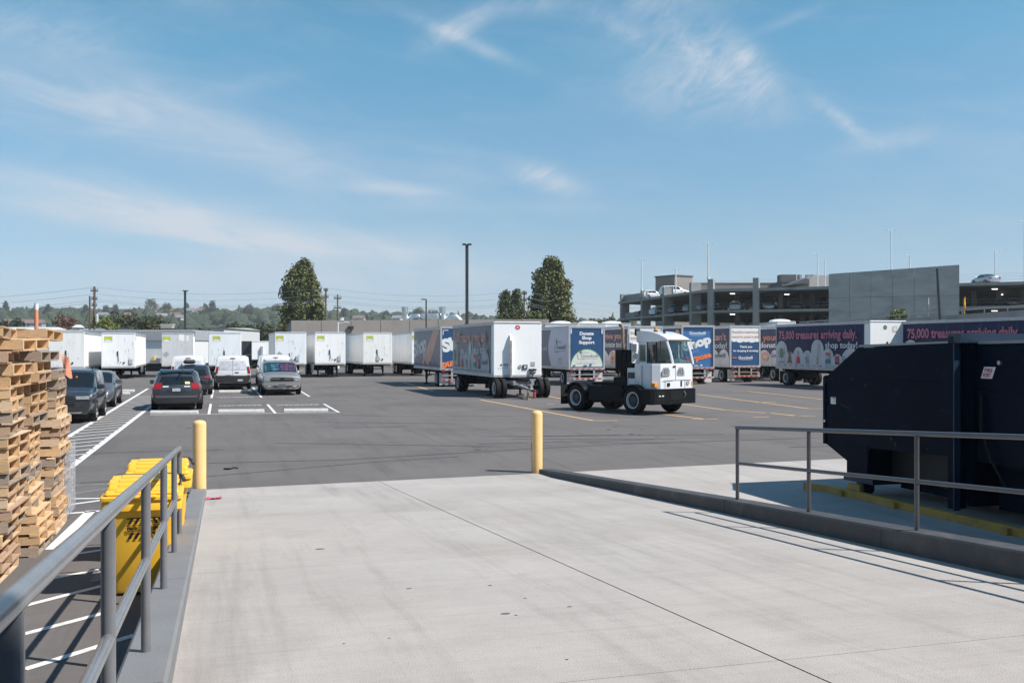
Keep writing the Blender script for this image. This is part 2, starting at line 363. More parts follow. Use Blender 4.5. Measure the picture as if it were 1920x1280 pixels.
def handrail(label, tfn, posts, zc, s_far, s_near, m_rail=m_rail, k=1.0, sharp=False):
    t = thing('handrail', label, 'handrail', st(s_far, tfn(s_far), zc(s_far))); b = Vector(t.location)
    def P(s, h): return st(s, tfn(s), zc(s)+h) - b
    n = 10; pts = [P(s_far+.0, .82), P(s_far-.02, .87), P(s_far-.07, .9)] + [P(s_far + (s_near - s_far)*i/n, .9) for i in range(1, n+1)]
    if sharp: pts[:3] = [P(s_far+.022, .9), P(s_far-.05, .9)]
    mb = MB(); mb.tube(pts, .0265*k, 14); mb.obj('top_rail', m_rail, t, smooth=40)
    ps = sorted(posts, reverse=True)
    mb = MB(); mb.tube([P(s_far + (s_near-s_far)*i/n, .455) for i in range(n+1)], .0235*k, 14); mb.obj('mid_rail', m_rail, t, smooth=40)
    for s in ps:
        mb = MB(); mb.cyl(P(s, -.12), P(s, .88 if s != s_far or sharp else .83), .0255*k, 14)
        mb.obj('post', m_rail, t, smooth=40)
    return t
zlr = lambda s: zl(s) + .0075*(11.05-s)
handrail('grey pipe handrail running down beside the yellow bins', lambda s: -.342 - .002*(11.05-s), [11.05, 9.64, 7.73, 5.77, 3.79, 2.03, .2], zlr, 11.05, -.6)
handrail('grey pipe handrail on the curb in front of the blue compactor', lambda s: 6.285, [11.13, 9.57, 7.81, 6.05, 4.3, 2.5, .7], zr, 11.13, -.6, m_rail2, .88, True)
def bollard(label, p, h, z0=-.02):
    t = thing('bollard', label, 'bollard', p, 0, 'yellow bollards at the foot of the ramp')
    r = .108; mb = MB(); prof = [(r, z0), (r, h-.05), (r*.96, h-.02), (r*.82, h), (r*.5, h+.016), (.01, h+.022)]
    mb.lathe(prof, 22); mb.obj('sleeve', m_boll, t, smooth=50); return t
bollard('round yellow bollard at the end of the curb next to the bins', st(17.2, -.22, 0), 1.19)
bo = bollard('round yellow bollard with black scuffs standing alone by the curb before the compactor', Vector((.48, 19.2, 0)), 1.17)
mb = MB()
for z0, z1, a in ((.28, .33, 184), (.40, .58, 186), (.80, .84, 181), (.2, .26, 190)):
    for k in range(4):
        aa = R(a + k*3); ab = R(a + k*3 + 3); r = .1095
        mb.poly([(r*math.cos(aa), r*math.sin(aa), z0), (r*math.cos(ab), r*math.sin(ab), z0+.01*k), (r*math.cos(ab), r*math.sin(ab), z1-.01*k), (r*math.cos(aa), r*math.sin(aa), z1)])
mb.obj('scuff', m_black, bo, fix=False, kind='stuff')

# ------------------------------------------------------------------ painted markings
# hatched walkway between two long white lines
right_line = (gp(128, 879), gp(281.5, 762)); left_line = (gp(96, 838), gp(277, 728.5))
marking('white_line', [(gp(128, 879), gp(284, 760.2)), left_line, (gp(96, 1030), gp(171, 957))], m_white, .15)
rs0, rs1 = right_line; d = (rs1 - rs0).normalized()
hd = (gp(195, 824.2) - gp(134.2, 830)).normalized()
l0 = left_line[0]; ld = (left_line[1] - left_line[0]).normalized()
def hit(p, dr, q, e):
    den = dr.x*e.y - dr.y*e.x; k = ((q.x-p.x)*e.y - (q.y-p.y)*e.x)/den; return p + dr*k
k = 0
p = Vector(rs0) - d*.4
while k < 30:
    a = p + d*(k*1.13)
    if a.y > 70: break
    q = hit(a, hd, l0, ld); marking('white_hatch_line', [(q, a)], m_white, .10); k += 1
for (a, b), (c, e) in [((40, 1137), (192, 1098)), ((43, 1189), (222, 1142)), ((45, 1255), (254, 1190)), ((80, 1088), (192, 1066)), ((122, 963), (195, 957)), ((130, 946), (195, 937)), ((125, 935), (197, 934)), ((100, 1045), (190, 1031))]:
    marking('white_hatch_line', [(gp(a, b), gp(c, e))], m_white if b > 1000 else m_white, .10 if b < 1000 else .085)
marking('worn_line', [(gp(134, 911), gp(240, 905)), (gp(134, 926), gp(200, 916)), (gp(176, 1090), gp(260, 985))], m_faint, .09)
# parking bays
marking('white_line', [(gp(281, 778), gp(637, 773)), (gp(391.5, 777), gp(395, 757)), (gp(516.8, 775.2), gp(501.5, 758)), (gp(636, 773.2), gp(607, 757))], m_white, .10)
marking('white_line', [(gp(396.5, 746), gp(400.5, 727)), (gp(490.5, 745), gp(474, 726)), (gp(580.5, 743.5), gp(560, 731)), (gp(200, 738.5), gp(480, 733.5))], m_white, .10)
marking('white_line', [(gp(205, 735.5), gp(250, 734.5))], m_white, .2)
def paint_text(txt, px, py, w_px, h):
    c = gp(px, py); sc = FOC/c.y; rt = -V; upv = -U
    e = thing('painted_word', 'white word painted upside down in the ' + {411: 'bay of the far row under the cargo vans', 450: 'empty bay nearest the dark SUV', 557: 'empty bay at the right end of the row', 440: 'bay of the cargo van row'}[int(px)], 'painted word', c, 0, 'painted words in the parking bays')
    sh = Sheet(e, (0, 0, 0), rt, upv, .005); sh.text(txt, 0, 0, h, m_white, w=w_px/sc, bold=.02, align='c')
paint_text('RESERVED', 450, 759.5, 76, .36); paint_text('RESERVED', 557, 758.5, 76, .36); paint_text('RESERVED', 440, 744.4, 66, .34)
# yellow trailer bays
yl = [((900, 749), (1113, 788.6)), ((1113, 788.6), (1158, 788.2)), ((757, 717), (812, 733)), ((1024, 742), (1072, 751)), ((1236, 775.6), (1322, 785.6)), ((1298, 785.8), (1346, 785.4)),
      ((1307, 739), (1516, 765.8)), ((1516, 765.8), (1548, 766.4)), ((1400, 733), (1548, 749.2)), ((1372, 733.5), (1402, 733)), ((1276, 756.7), (1358, 768.4)), ((1358, 768.4), (1436, 774)), ((1446, 774.4), (1500, 780)), ((1480, 779), (1530, 780.5)),
      ((1418, 754.5), (1454, 753.5)), ((1412, 782), (1442, 781.5)), ((1024, 757), (1040, 757.5)), ((1145, 716.5), (1200, 717))]
marking('yellow_line', [(gp(*a), gp(*b)) for a, b in yl], m_yline, .12)
marking('worn_line', [(gp(1313, 733.6), gp(1334, 733.8)), (gp(1434, 731), gp(1450, 730.6)), (gp(1153, 778.5), gp(1207, 781.5))], m_faint, .12)
tar = [((0, 0),)]
def tarline(px, w, z=.003):
    for a, b in zip(px[:-1], px[1:]): marking('crack_seal', [(gp(*a), gp(*b))], m_tar, w, z)
tarline([(392, 868), (640, 862), (1000, 841), (1180, 832), (1548, 820)], .07)
tarline([(150, 905), (390, 893), (700, 866), (860, 856)], .05)
tarline([(640, 778), (760, 781), (1000, 779)], .07)
tarline([(140, 853), (225, 848), (420, 843)], .06)
for i in range(9):
    a = gp(random.uniform(420, 1500), random.uniform(790, 840)); b = a + Vector((random.uniform(2, 7), random.uniform(-1, 2.5), 0))
    marking('tyre_mark', [(a, b)], mat('tyre_mark', (.066, .061, .062), .8), .12, .0025)

m_oil = mat('oil_stain', (.075, .068, .065), .55, var=.3, scale=3)
ro = random.Random(77)
for i in range(26):
    px, py = ro.choice(((450, 764), (560, 763), (440, 752), (330, 790), (760, 800), (900, 830), (620, 745), (1400, 800), (1250, 815), (1150, 800), (1450, 745), (700, 720)))
    c = gp(px + ro.uniform(-60, 60), py + ro.uniform(-4, 14)); r_ = ro.uniform(.03, .13)
    mb = MB(); mb.poly([c + Vector((r_*ro.uniform(.7, 1.2)*math.cos(a), r_*1.5*ro.uniform(.7, 1.2)*math.sin(a), .0035)) for a in [2*math.pi*k/11 for k in range(11)]]); struct(mb.obj('oil_stain', m_oil, fix=False))
m_stop = mat('wheel_stop_concrete', (.60, .59, .56), .8, var=.1, scale=5, c2=(.4, .37, .33), c2amt=.5, c2scale=6)
def wheel_stop(px0, px1, py, label):
    a, b = gp(px0, py), gp(px1, py - .5*(1 if px0 > 300 else .3)); L = (b-a).length; c = (a+b)/2; e = (b-a).normalized()
    t = thing('wheel_stop', label, 'wheel stop', c, math.atan2(e.y, e.x), 'concrete wheel stops in the parking bays'); h = L/2
    mb = MB(); prof = [(-.09, 0), (-.085, .06), (-.055, .125), (.055, .125), (.085, .06), (.09, 0)]
    mb.prism(prof, lambda a_, b_, d_: (d_, a_, b_), -h, h); mb.obj('block', m_stop, t)
    mb = MB()
    for x in (-h*.6, h*.6): mb.cyl((x, 0, .12), (x, 0, .129), .025, 8)
    mb.obj('anchor_pin', m_dark, t, kind='stuff')
wheel_stop(283, 371, 775.5, 'white concrete wheel stop behind the parked grey SUV with licence plate')
wheel_stop(410, 495, 773.5, 'clean concrete wheel stop in the empty bay next to the grey SUV')
wheel_stop(533, 615, 772, 'concrete wheel stop with a brown stained end, last of its row')
wheel_stop(411, 464.5, 735.5, 'concrete wheel stop behind the bumper of the white cargo van')
wheel_stop(471, 489, 734.6, 'short visible end of a wheel stop beside the silver SUV')
wheel_stop(358, 386, 736.5, 'concrete wheel stop seen between the grey SUV and the cargo van')
wheel_stop(205, 252, 734.2, 'far wheel stop beyond the parked grey sedan, farther of two')
wheel_stop(212, 243, 739, 'far wheel stop beyond the parked grey sedan, nearer of two')

# ------------------------------------------------------------------ warehouse behind the camera (its eave shades the ramp head)
wh = thing('warehouse', 'tall warehouse wall with dock doors behind the ramp head', 'warehouse', st(-1.4, 3, 0), YAW)
mb = MB(); mb.box((-40, -14, 0), (50, 0, 8.9)); mb.obj('wall', mat('warehouse_wall', (.5, .48, .45), .85), wh)
mb = MB(); mb.box((-1.5, .002, .95), (1.5, .03, 4.2)); mb.obj('dock_door', mat('dock_door_white', (.6, .6, .6), .6), wh)

# ------------------------------------------------------------------ hills
m_hill = mat('hill_grass', (.055, .075, .03), .95, var=.4, scale=.02)
def sm(a, b, x): x = max(0, min(1, (x-a)/(b-a))); return x*x*(3-2*x)
def hill_h(x, y):
    h = 37*sm(560, 1150, y)*(1 - .45*sm(-350, 250, x)) * (1 - sm(1500, 2300, y)) - .4
    return h + (3.5*noise.noise(Vector((x*.006, y*.006, 2))) + 1.5*noise.noise(Vector((x*.02, y*.02, 7))))*sm(520, 800, y)
mb = MB(); nx, ny = 70, 40; g = []
for j in range(ny+1):
    for i in range(nx+1):
        x = -1400 + 2600*i/nx; y = 480 + 1850*j/ny; g.append((x, y, hill_h(x, y)))
mb.add(g, [(j*(nx+1)+i, j*(nx+1)+i+1, (j+1)*(nx+1)+i+1, (j+1)*(nx+1)+i) for j in range(ny) for i in range(nx)])
struct(mb.obj('hill', m_hill, smooth=180))
m_fol = mat('hill_foliage', (.028, .045, .019), .9, var=.65, scale=.35, c2=(.046, .064, .026), c2amt=.8, c2scale=.02)
bm0 = bmesh.new(); bmesh.ops.create_icosphere(bm0, subdivisions=2, radius=1); ico_v = [v.co.copy() for v in bm0.verts]; ico_f = [tuple(v.index for v in f.verts) for f in bm0.faces]; bm0.free()
def crown_blob(mb, c, rx, rz, conic=False, seed=0):
    o = Vector((seed*3.7, seed*1.3, 0)); vs = []
    for v in ico_v:
        k = 1 + .5*noise.noise(v*2.1 + o) + .38*noise.noise(v*4.6 + o)
        q = Vector((v.x*rx*k, v.y*rx*k, v.z*rz*k))
        if conic: f = max(.05, .5*(1 - v.z)); q.x *= f*1.25; q.y *= f*1.25
        vs.append(c + q)
    mb.add(vs, ico_f)
mb = MB(); rnd = random.Random(5)
for i in range(4300):
    y = rnd.uniform(520, 1230); x = rnd.uniform(-.60, .12)*y + rnd.uniform(-20, 20)
    z = hill_h(x, y); r = rnd.choice((rnd.uniform(2.2, 4.5), rnd.uniform(3.0, 6.8))); con = rnd.random() < .05
    if con: crown_blob(mb, Vector((x, y, z + r*1.2)), r*.95, r*1.5, True, i)
    else: crown_blob(mb, Vector((x, y, z + r*.75)), r, r*rnd.uniform(.8, 1.15), False, i)
o = mb.obj('hill_woodland', m_fol, fix=False, smooth=60); o['kind'] = 'stuff'
# houses among the hillside trees
m_hw = [mat('house_white', (.62, .60, .57), .8), mat('house_tan', (.45, .38, .30), .8), mat('house_grey', (.33, .35, .37), .8)]
m_hr = [mat('roof_brown', (.20, .13, .11), .9), mat('roof_grey', (.22, .22, .24), .9)]
m_pane = mat('window_pane', (.02, .025, .03), .1)
for i, (px, py, dm, lab) in enumerate([(243, 590, 900, 'small tan house low in the hillside trees beyond the utility pole'), (303, 591, 900, 'white house lowest on the wooded slope'), (328, 589, 930, 'brown roofed house on the slope below the dark pole'), (337, 594, 880, 'white gabled house beside the dark yard pole'),
        (330, 581, 1000, 'red brown roofed house at the crest of the wooded hill'), (356, 581, 1000, 'bright white house at the hill crest beyond the dark pole'), (377, 581, 1020, 'grey roofed house under the tall crest tree'), (386, 582, 1020, 'white house right of the tall crest tree'),
        (292, 579, 1010, 'narrow white house between the crest trees'), (193, 589, 900, 'pale house half hidden behind the wooden utility pole'), (673, 595, 900, 'small white house beyond the concrete building roof'), (745, 595, 900, 'brown roofed house beside the shiny roof ducts'), (40, 604, 640, 'long grey shed at the foot of the wooded hill')]):
    p = at(px, py, dm); w = 9 if i != 12 else 26; sc = rnd.uniform(.85, 1.1)
    hh = thing('hillside_house', lab, 'house', (p.x, p.y, p.z - 4), rnd.uniform(-.4, .4), 'houses among the trees on the hill')
    b = MB(); b.box((-w/2*sc, -4, -3), (w/2*sc, 4, 3.4)); b.obj('wall', m_hw[0 if i % 3 else 1] if i != 12 else m_hw[2], hh)
    b = MB(); b.prism([(-4.5, 3.3), (4.5, 3.3), (0, 5.9)], lambda a_, c_, d_: (d_, a_, c_), -w/2*sc-.4, w/2*sc+.4); b.obj('roof', m_hr[i % 2], hh)
    b = MB(); b.box((-2.6, -4.06, .6), (-1.0, -4.02, 2.2)); b.obj('window', m_pane, hh); b = MB(); b.box((1.0, -4.06, .6), (2.6, -4.02, 2.2)); b.obj('window', m_pane, hh)

# ------------------------------------------------------------------ parking garage
P0, P1, P2 = Vector((20.5, 192, 0)), Vector((29.6, 150, 0)), Vector((92, 122.3, 0))
def fac(px):
    k = (px - 960)/FOC; A, B = (P0, P1) if px < 1328 else (P1, P2); dd = B - A
    u = (k*A.y - A.x)/(dd.x - k*dd.y); return A + dd*u
gar = thing('parking_garage', 'long open sided concrete parking garage with cars on its decks', 'parking garage', (60, 150, 0)); gb = Vector(gar.location)
Z1, Z2, Z3 = 4.85, 8.05, 11.25
inward = Vector((.405, .914, 0))
outl = [P0, P1, P2, P2 + inward*42, P1 + Vector((30, 55, 0)), P0 + Vector((26, 22, 0))]
for z, dz in ((Z1, .38), (Z2, .36), (Z3, .40)):
    b = MB(); pl = [(p.x-gb.x, p.y-gb.y) for p in outl]; b.prism(pl, lambda a_, c_, d_: (a_, c_, d_), z-dz, z); b.obj('deck', m_conc2, gar)
bw = (P2 - P1).normalized(); lw = (P1 - P0).normalized()
def column(p, dr, z0, z1, w=.75, dp=.55, off=.0):
    n = Vector((dr.y, -dr.x, 0)); c = p + n*off - gb
    b = MB(); M = Matrix.Translation(c) @ Matrix(((dr.x, -n.x, 0, 0), (dr.y, -n.y, 0, 0), (0, 0, 1, 0), (0, 0, 0, 1)))
    b.box((-w/2, -.06, z0), (w/2, dp, z1), M); b.obj('column', m_conc2, gar)
for px in (1164, 1203, 1244, 1295): column(fac(px), lw, 0, 12.65, .8, 1.6)
for px in (1332, 1417): column(fac(px), bw, 0, 12.75, .85, 1.2)
for px in (1180, 1225, 1270, 1310): column(fac(px) + Vector((17, 4, 0)), lw, 0, Z3-.4, .6, .6)
for px in (1350, 1390, 1437, 1500, 1535, 1830, 1880, 1930): column(fac(px) + inward*13, bw, 0, Z3-.4, .7, .7)
def wallpanel(name, a, b_, z0, z1, m, th=.35, z1b=None, out=.08):
    dr = (b_ - a).normalized(); n = Vector((dr.y, -dr.x, 0)); z1b = z1 if z1b is None else z1b
    A, B = a + n*out - gb, b_ + n*out - gb; A2, B2 = a - n*(th-out) - gb, b_ - n*(th-out) - gb
    b = MB(); vs = [(*q.xy, z0) for q in (A, B, B2, A2)] + [(*A.xy, z1), (*B.xy, z1b), (*B2.xy, z1b), (*A2.xy, z1)]
    b.add(vs, [(3,2,1,0), (4,5,6,7), (0,1,5,4), (1,2,6,5), (2,3,7,6), (3,0,4,7)]); return b.obj(name, m, gar)
a0, a1 = fac(1554), fac(1799)
m_wall = mat('board_marked_concrete', (.40, .395, .385), .9, var=.14, scale=.5, bump=.3, bscale=3, c2=(.24, .238, .235), c2amt=.85, c2scale=.35, stretch=(.6, .6, 1.6))
npan = 6
zt = lambda f: 12.98 + f*.75
zlv = [0, 3.2, 6.4, 9.55, None]
for lv in range(4):
    for i in range(npan):
        f0, f1 = i/npan, (i+1)/npan; g = .0009
        q0, q1 = a0 + (a1-a0)*(f0+g), a0 + (a1-a0)*(f1-g)
        z0 = zlv[lv] + (.025 if lv else 0); z1 = zlv[lv+1] if zlv[lv+1] else zt(f0); z1b = zlv[lv+1] if zlv[lv+1] else zt(f1)
        wallpanel('wall_panel', q0, q1, z0, z1, m_wall, .4, z1b, .12 + .03*((i*7+lv*3) % 3 - 1)*.5 + (.06 if lv == 3 else 0))
wallpanel('wall_backing', a0 + bw*.2, a1 - bw*.2, 0, 12.6, m_conc2, .7, out=-.3)
wallpanel('parapet', P0 + lw*.5, P0 + lw*14, Z3, Z3+1.15, m_conc2, .25, out=-.6)
o = wallpanel('end_parapet', P0 + Vector((2, .2, 0)), P0 + Vector((13, 9, 0)), Z3, Z3+1.6, m_conc2, .25)
wallpanel('spandrel', P0 + lw*.6, P0 + lw*9, Z2, Z2+1.0, m_conc2, .25, out=-.7)
for z in (Z1, Z2): wallpanel('back_screen', fac(1440) + inward*34, fac(1517) + inward*34, z, z+2.85, mat('garage_back_screen', (.10, .10, .10), .9), .3); wallpanel('back_screen', fac(1342) + inward*30, fac(1418) + inward*30, z, z+2.85, MATS['garage_back_screen'], .3)
for z in (Z1, Z2): wallpanel('back_screen', fac(1780) + inward*34, fac(1990) + inward*34, z, z+2.85, MATS['garage_back_screen'], .3)
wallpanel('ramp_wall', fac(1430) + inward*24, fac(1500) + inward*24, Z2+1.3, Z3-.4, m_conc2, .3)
for z in (Z1, Z2): wallpanel('back_screen', fac(1332) + inward*36, fac(1560) + inward*36, z, z+2.85, MATS['garage_back_screen'], .3); wallpanel('back_screen', fac(1262) + Vector((24, 6, 0)), fac(1327) + Vector((30, 8, 0)), z, z+2.85, MATS['garage_back_screen'], .3)  # walls added across the open rear to block sky light and darken the decks
b = MB()
for z in (Z3+.35, Z3+.75, Z3+1.12, Z2+.5, Z2+.95):
    for A, B in ((P0+lw*14, P1), (P1+bw*.5, a0), (a1, P2)): b.cyl(A-gb+Vector((0, 0, z)), B-gb+Vector((0, 0, z)), .012, 4)
o = b.obj('cable_rail', m_steel, gar); o['kind'] = 'stuff'
m_lamp = mat('garage_lamp', (.9, .9, .85), .5, emit=(1, .95, .85, 2.5))
for px, d_, z in ((1311, 6, Z3-.5), (1311, 16, Z3-.5), (1311, 6, Z2-.5), (1233, 7, Z3-.5), (1238, 7, Z2-.5), (1413, 3, Z3-.8), (1870, 9, Z3-.5), (1888, 20, Z3-.8), (1869, 8, Z2-.45)):
    p = (fac(px) + (inward if px > 1328 else Vector((.9, .2, 0)))*d_) - gb; b = MB(); b.box((p.x-.35, p.y-.15, z), (p.x+.35, p.y+.15, z+.12)); b.obj('ceiling_lamp', m_lamp, gar)
# roof light poles
m_wpole = mat('white_pole_paint', (.70, .70, .70), .5)
def lamp_pole(name, label, p, h, r, m, arms, group=None, al=.9, z0=0):
    t = thing(name, label, 'light pole', p, 0, group)
    b = MB(); b.cyl((0, 0, z0), (0, 0, h), r, 8, r*.8); b.cyl((0, 0, z0), (0, 0, z0+.3), r*1.8, 8); b.obj('pole', m, t, smooth=40)
    for a in arms:
        dx = math.copysign(al, a)
        b = MB(); b.cyl((0, 0, h-.15), (dx, 0, h-.02), r*.4, 6); b.obj('arm', m, t)
        b = MB(); b.rbox((min(dx*.7, dx*1.25), -.16, h-.05), (max(dx*.7, dx*1.25), .16, h+.05), .03); b.obj('lamp_head', m, t)
    return t
def roofpole(px, pytop, d_, label, arms, sw=0, base=Z3):
    p = fac(px) + (inward if px > 1328 else Vector((.95, .2, 0)))*d_; k = p.y; p = Vector(((px-960)/FOC*k, k, base))
    h = EYE + (HZ - pytop)/FOC*k - base
    lamp_pole('roof_light_pole', label, p, h, .11, m_wpole, arms, 'white light poles on the garage roof', .7)
roofpole(1203, 486, .3, 'white light pole at the far end of the garage roof by the white hatchback', (-1, 1), base=12.65)
roofpole(1328, 457, .6, 'tall white light pole on the corner column of the garage', (-1, 1), base=12.75)
roofpole(1267, 504, 26, 'short white light pole before the dark rooftop block', (1,))
roofpole(1533, 475, 22, 'single arm white light pole left of the blank concrete wall, taller of a pair', (-1,))
roofpole(1547, 487, 34, 'single arm white light pole beside the blank concrete wall, shorter of a pair', (1,))
roofpole(1671, 431, 14, 'two armed white light pole rising over the blank concrete wall', (-1.4, 1.4))
roofpole(1706, 478, 28, 'short white light pole above the blank concrete wall', (-1,))
roofpole(1866, 470, 20, 'white light pole behind the silver sedan on the garage roof', (1,))
roofpole(1921, 415, 12, 'tall light pole cut by the edge of the picture over the garage roof', (-1,))
# roof blocks behind the garage
m_dgrey = mat('dark_grey_panel', (.10, .10, .105), .8, var=.1, scale=.3); m_lgrey = mat('grey_stucco', (.27, .24, .22), .85, var=.06, scale=.5)
def block(name, label, px0, px1, pyt, Yd, depth, m, z0=0.0, rz=0):
    a = at(px0, pyt, Yd); c = at(px1, pyt, Yd); t = thing(name, label, 'building', (a.x, Yd, 0), rz)
    b = MB(); b.box((0, 0, z0), ((c-a).length, depth, a.z)); b.obj('wall', m, t)
    b = MB(); b.box((-.1, -.1, a.z+.002), ((c-a).length+.1, depth+.1, a.z+.22)); b.obj('roof_edge', m, t); return t
tw = thing('stair_tower', 'square dark rooftop block behind the white minivan on the garage', 'building', (at(1265, 516, 215).x, 215, 0), R(35))
zt_ = at(1265, 517, 215).z
b = MB(); b.box((0, 0, 0), (5.4, 6, zt_)); b.obj('wall', m_lgrey, tw); b = MB(); b.box((-.15, -.15, zt_+.002), (5.55, 6.15, zt_+.25)); b.obj('roof_edge', m_dgrey, tw)
block('low_building', 'long low grey building seen over the garage roof', 1305, 1500, 531.5, 235, 14, m_lgrey)
mech = block('mechanical_penthouse', 'dark mechanical penthouse with sloped roof left of the blank concrete wall', 1466, 1500, 529, 225, 10, m_dgrey)
b = MB(); sx = 235/FOC
b.prism([(.3, at(0, 530, 225).z), (3.9, at(0, 530, 225).z), (3.9, at(0, 514, 225).z), (.3, at(0, 514, 225).z)], lambda a_, c_, d_: (a_-.3, d_, c_), 1, 4); b.obj('louvered_unit', m_dgrey, mech)
for x in (4.6, 6.4, 7.6):
    b = MB(); b.cyl((x, 2, at(0, 529, 225).z), (x, 2, at(0, 514, 225).z), .55, 10); b.obj('duct', m_steel, mech, smooth=40)
sl = thing('sloped_building', 'pale building end with a sloped dark roof beside the blank concrete wall', 'building', (at(1488, 530, 215).x, 215, 0))
w = at(1553, 530, 215).x - at(1488, 530, 215).x; z0 = at(0, 532, 215).z; z1 = at(0, 516, 215).z
b = MB(); b.prism([(w*.45, 0), (w*1.3, 0), (w*1.3, z1), (w*.6, z1), (w*.45, z1-1.0)], lambda a_, c_, d_: (a_, d_, c_), 0, 12); b.obj('wall', mat('pale_stucco', (.5, .45, .42), .85), sl)
b = MB(); b.prism([(0, z0), (w*.45, z0), (w*.44, z1-.9), (w*.35, z1-.6)], lambda a_, c_, d_: (a_, d_, c_), -.3, 12); b.obj('roof', m_dgrey, sl)

# elevated road with guard rail in front of the garage
ov = thing('elevated_road', 'rising concrete road wall with steel guard rail before the garage', 'bridge', (at(1528, 610, 112).x, 112, 0)); ob = Vector(ov.location)
qa, qb = at(1500, 611, 113), at(1960, 578, 92)
dr = Vector((qb.x-qa.x, qb.y-qa.y, 0)).normalized(); nn = Vector((-dr.y, dr.x, 0))
b = MB(); A, B = qa - ob, qb - ob
b.add([(A.x, A.y, 0), (B.x, B.y, 0), (B.x, B.y, B.z), (A.x, A.y, A.z)] + [(p.x+nn.x*.5, p.y+nn.y*.5, z) for p, z in ((A, 0), (B, 0), (B, B.z), (A, A.z))], [(0,1,2,3), (7,6,5,4), (3,2,6,7), (0,3,7,4), (1,5,6,2), (0,4,5,1)]); b.obj('wall', m_conc2, ov)
b = MB(); b.cyl(A + Vector((0, .2, .42)), B + Vector((0, .2, .42)), .06, 6); b.obj('guard_rail', m_steel, ov)
L = (B-A).length
for i in range(12):
    p = A + (B-A)*((i+.5)/12) + Vector((0, .2, -.05)); b = MB(); b.cyl(p, p + Vector((0, 0, .46)), .05, 6); b.obj('rail_post', m_steel, ov)

# ------------------------------------------------------------------ buildings beyond the trailers
m_tilt = mat('tilt_up_concrete', (.29, .262, .24), .9, var=.07, scale=.4, c2=(.22, .2, .185), c2amt=.6, c2scale=.25)
x0 = at(546, 600, 128).x; x1 = at(1030, 599, 136).x; ang = math.atan2(8, x1-x0); Lb = math.hypot(8, x1-x0); zt0 = at(546, 600.5, 128).z
tb = thing('concrete_building', 'long low tan concrete building behind the white trailers', 'building', (x0, 128, 0), ang)
npn = 9
for i in range(npn):
    b = MB(); a_, c_ = Lb*i/npn, Lb*(i+1)/npn - .06; b.box((a_, -.02*(i % 2), 0), (c_, .4, zt0 + .012*a_)); b.obj('wall_panel', m_tilt, tb)
b = MB(); b.box((0, .3, 0), (Lb-.1, 30, zt0-.35)); b.obj('wall', mat('building_side', (.30, .29, .28), .9), tb)
b = MB(); b.box((-.05, .41, zt0-.34), (.3, 30, zt0-.002)); b.obj('roof_edge', m_tilt, tb)
b = MB(); b.cyl((23, -.1, 0), (23, -.1, zt0), .13, 8); b.obj('downpipe', m_dark, tb)
b = MB(); b.cyl((32, -.1, 0), (32, -.1, zt0), .05, 8); b.obj('conduit', m_tilt, tb)
b = MB(); b.box((7.2, -.35, zt0-1.1), (7.9, -.03, zt0-.7)); b.obj('wall_lamp', m_dark, tb)
m_galv = mat('galvanised_duct', (.55, .58, .60), .35, .85, var=.15, scale=2)
def duct(px, label):
    p = at(px, 601, 141); t = thing('roof_duct', label, 'roof duct', (p.x, 141, 5.2), 0, 'shiny ducts on the tan building roof')
    b = MB(); b.cyl((-1.4, 0, 1), (-1.52, 0, 3.0), .38, 12, .46); b.cyl((-1.4, 0, 0), (-1.4, 0, 1.05), .6, 12, .4); b.obj('stack', m_galv, t, smooth=40)
    b = MB(); b.tube([(-1.2, .1, .8), (-.4, .1, 1.5), (.4, .1, 1.6), (1.0, .1, 1.0), (1.15, .1, 0)], .5, 12); b.obj('elbow', m_galv, t, smooth=50)
duct(779, 'shiny roof duct and stack nearer the thin dark lamp pole'); duct(849, 'shiny roof duct and stack beside the tall square lamp pole')
t = thing('roof_fan', 'flat topped roof fan between the two shiny ducts', 'roof fan', (at(806, 601, 140).x, 140, 5.2))
b = MB(); b.cyl((0, 0, 0), (0, 0, 1.2), .6, 12); b.obj('fan_body', m_galv, t, smooth=40); b = MB(); b.rbox((-1.3, -1.2, 1.2), (1.3, 1.2, 2.0), .2); b.obj('fan_hood', m_galv, t)
m_wroof = mat('white_metal_roof', (.62, .63, .64), .5, var=.05, scale=.3); m_wwall = mat('white_siding', (.55, .56, .57), .7)
def shed(label, px0, px1, pyt, Yd, depth, pitch, m_r=None, m_w=None):
    a = at(px0, pyt, Yd); c = at(px1, pyt, Yd); w = c.x - a.x; t = thing('warehouse_shed', label, 'warehouse', (a.x, Yd, 0))
    b = MB(); b.box((0, 0, 0), (w, depth, a.z-pitch)); b.obj('wall', m_w or m_wwall, t)
    b = MB(); b.add([(-.3, -.4, a.z-pitch+.01), (w+.3, -.4, a.z-pitch+.01), (w+.3, depth*.6, a.z), (-.3, depth*.6, a.z), (w+.3, depth+.3, a.z-pitch+.01), (-.3, depth+.3, a.z-pitch+.01)], [(0,1,2,3), (3,2,4,5), (0,3,5), (1,4,2), (0,5,4,1)]); b.obj('roof', m_r or m_wroof, t); return t
shed('long white roofed warehouse behind the trailers and dark pole', 222, 420, 612, 170, 24, .25)
shed('blue grey roofed warehouse at the foot of the hill by the pallets', 92, 142, 613.5, 190, 20, 1.2, mat('blue_metal_roof', (.22, .28, .36), .5))
shed('white roof edge just above the pallet stack', -60, 50, 610.5, 180, 20, 1.0)
t = thing('roof_vent', 'white round roof vent beside the blue grey warehouse roof', 'roof vent', at(146, 620, 185)); b = MB(); b.cyl((0, 0, -1.5), (0, 0, .6), .9, 12); b.cyl((0, 0, .6), (0, 0, 1.1), 1.2, 12, .5); b.obj('cowl', m_wwall, t)
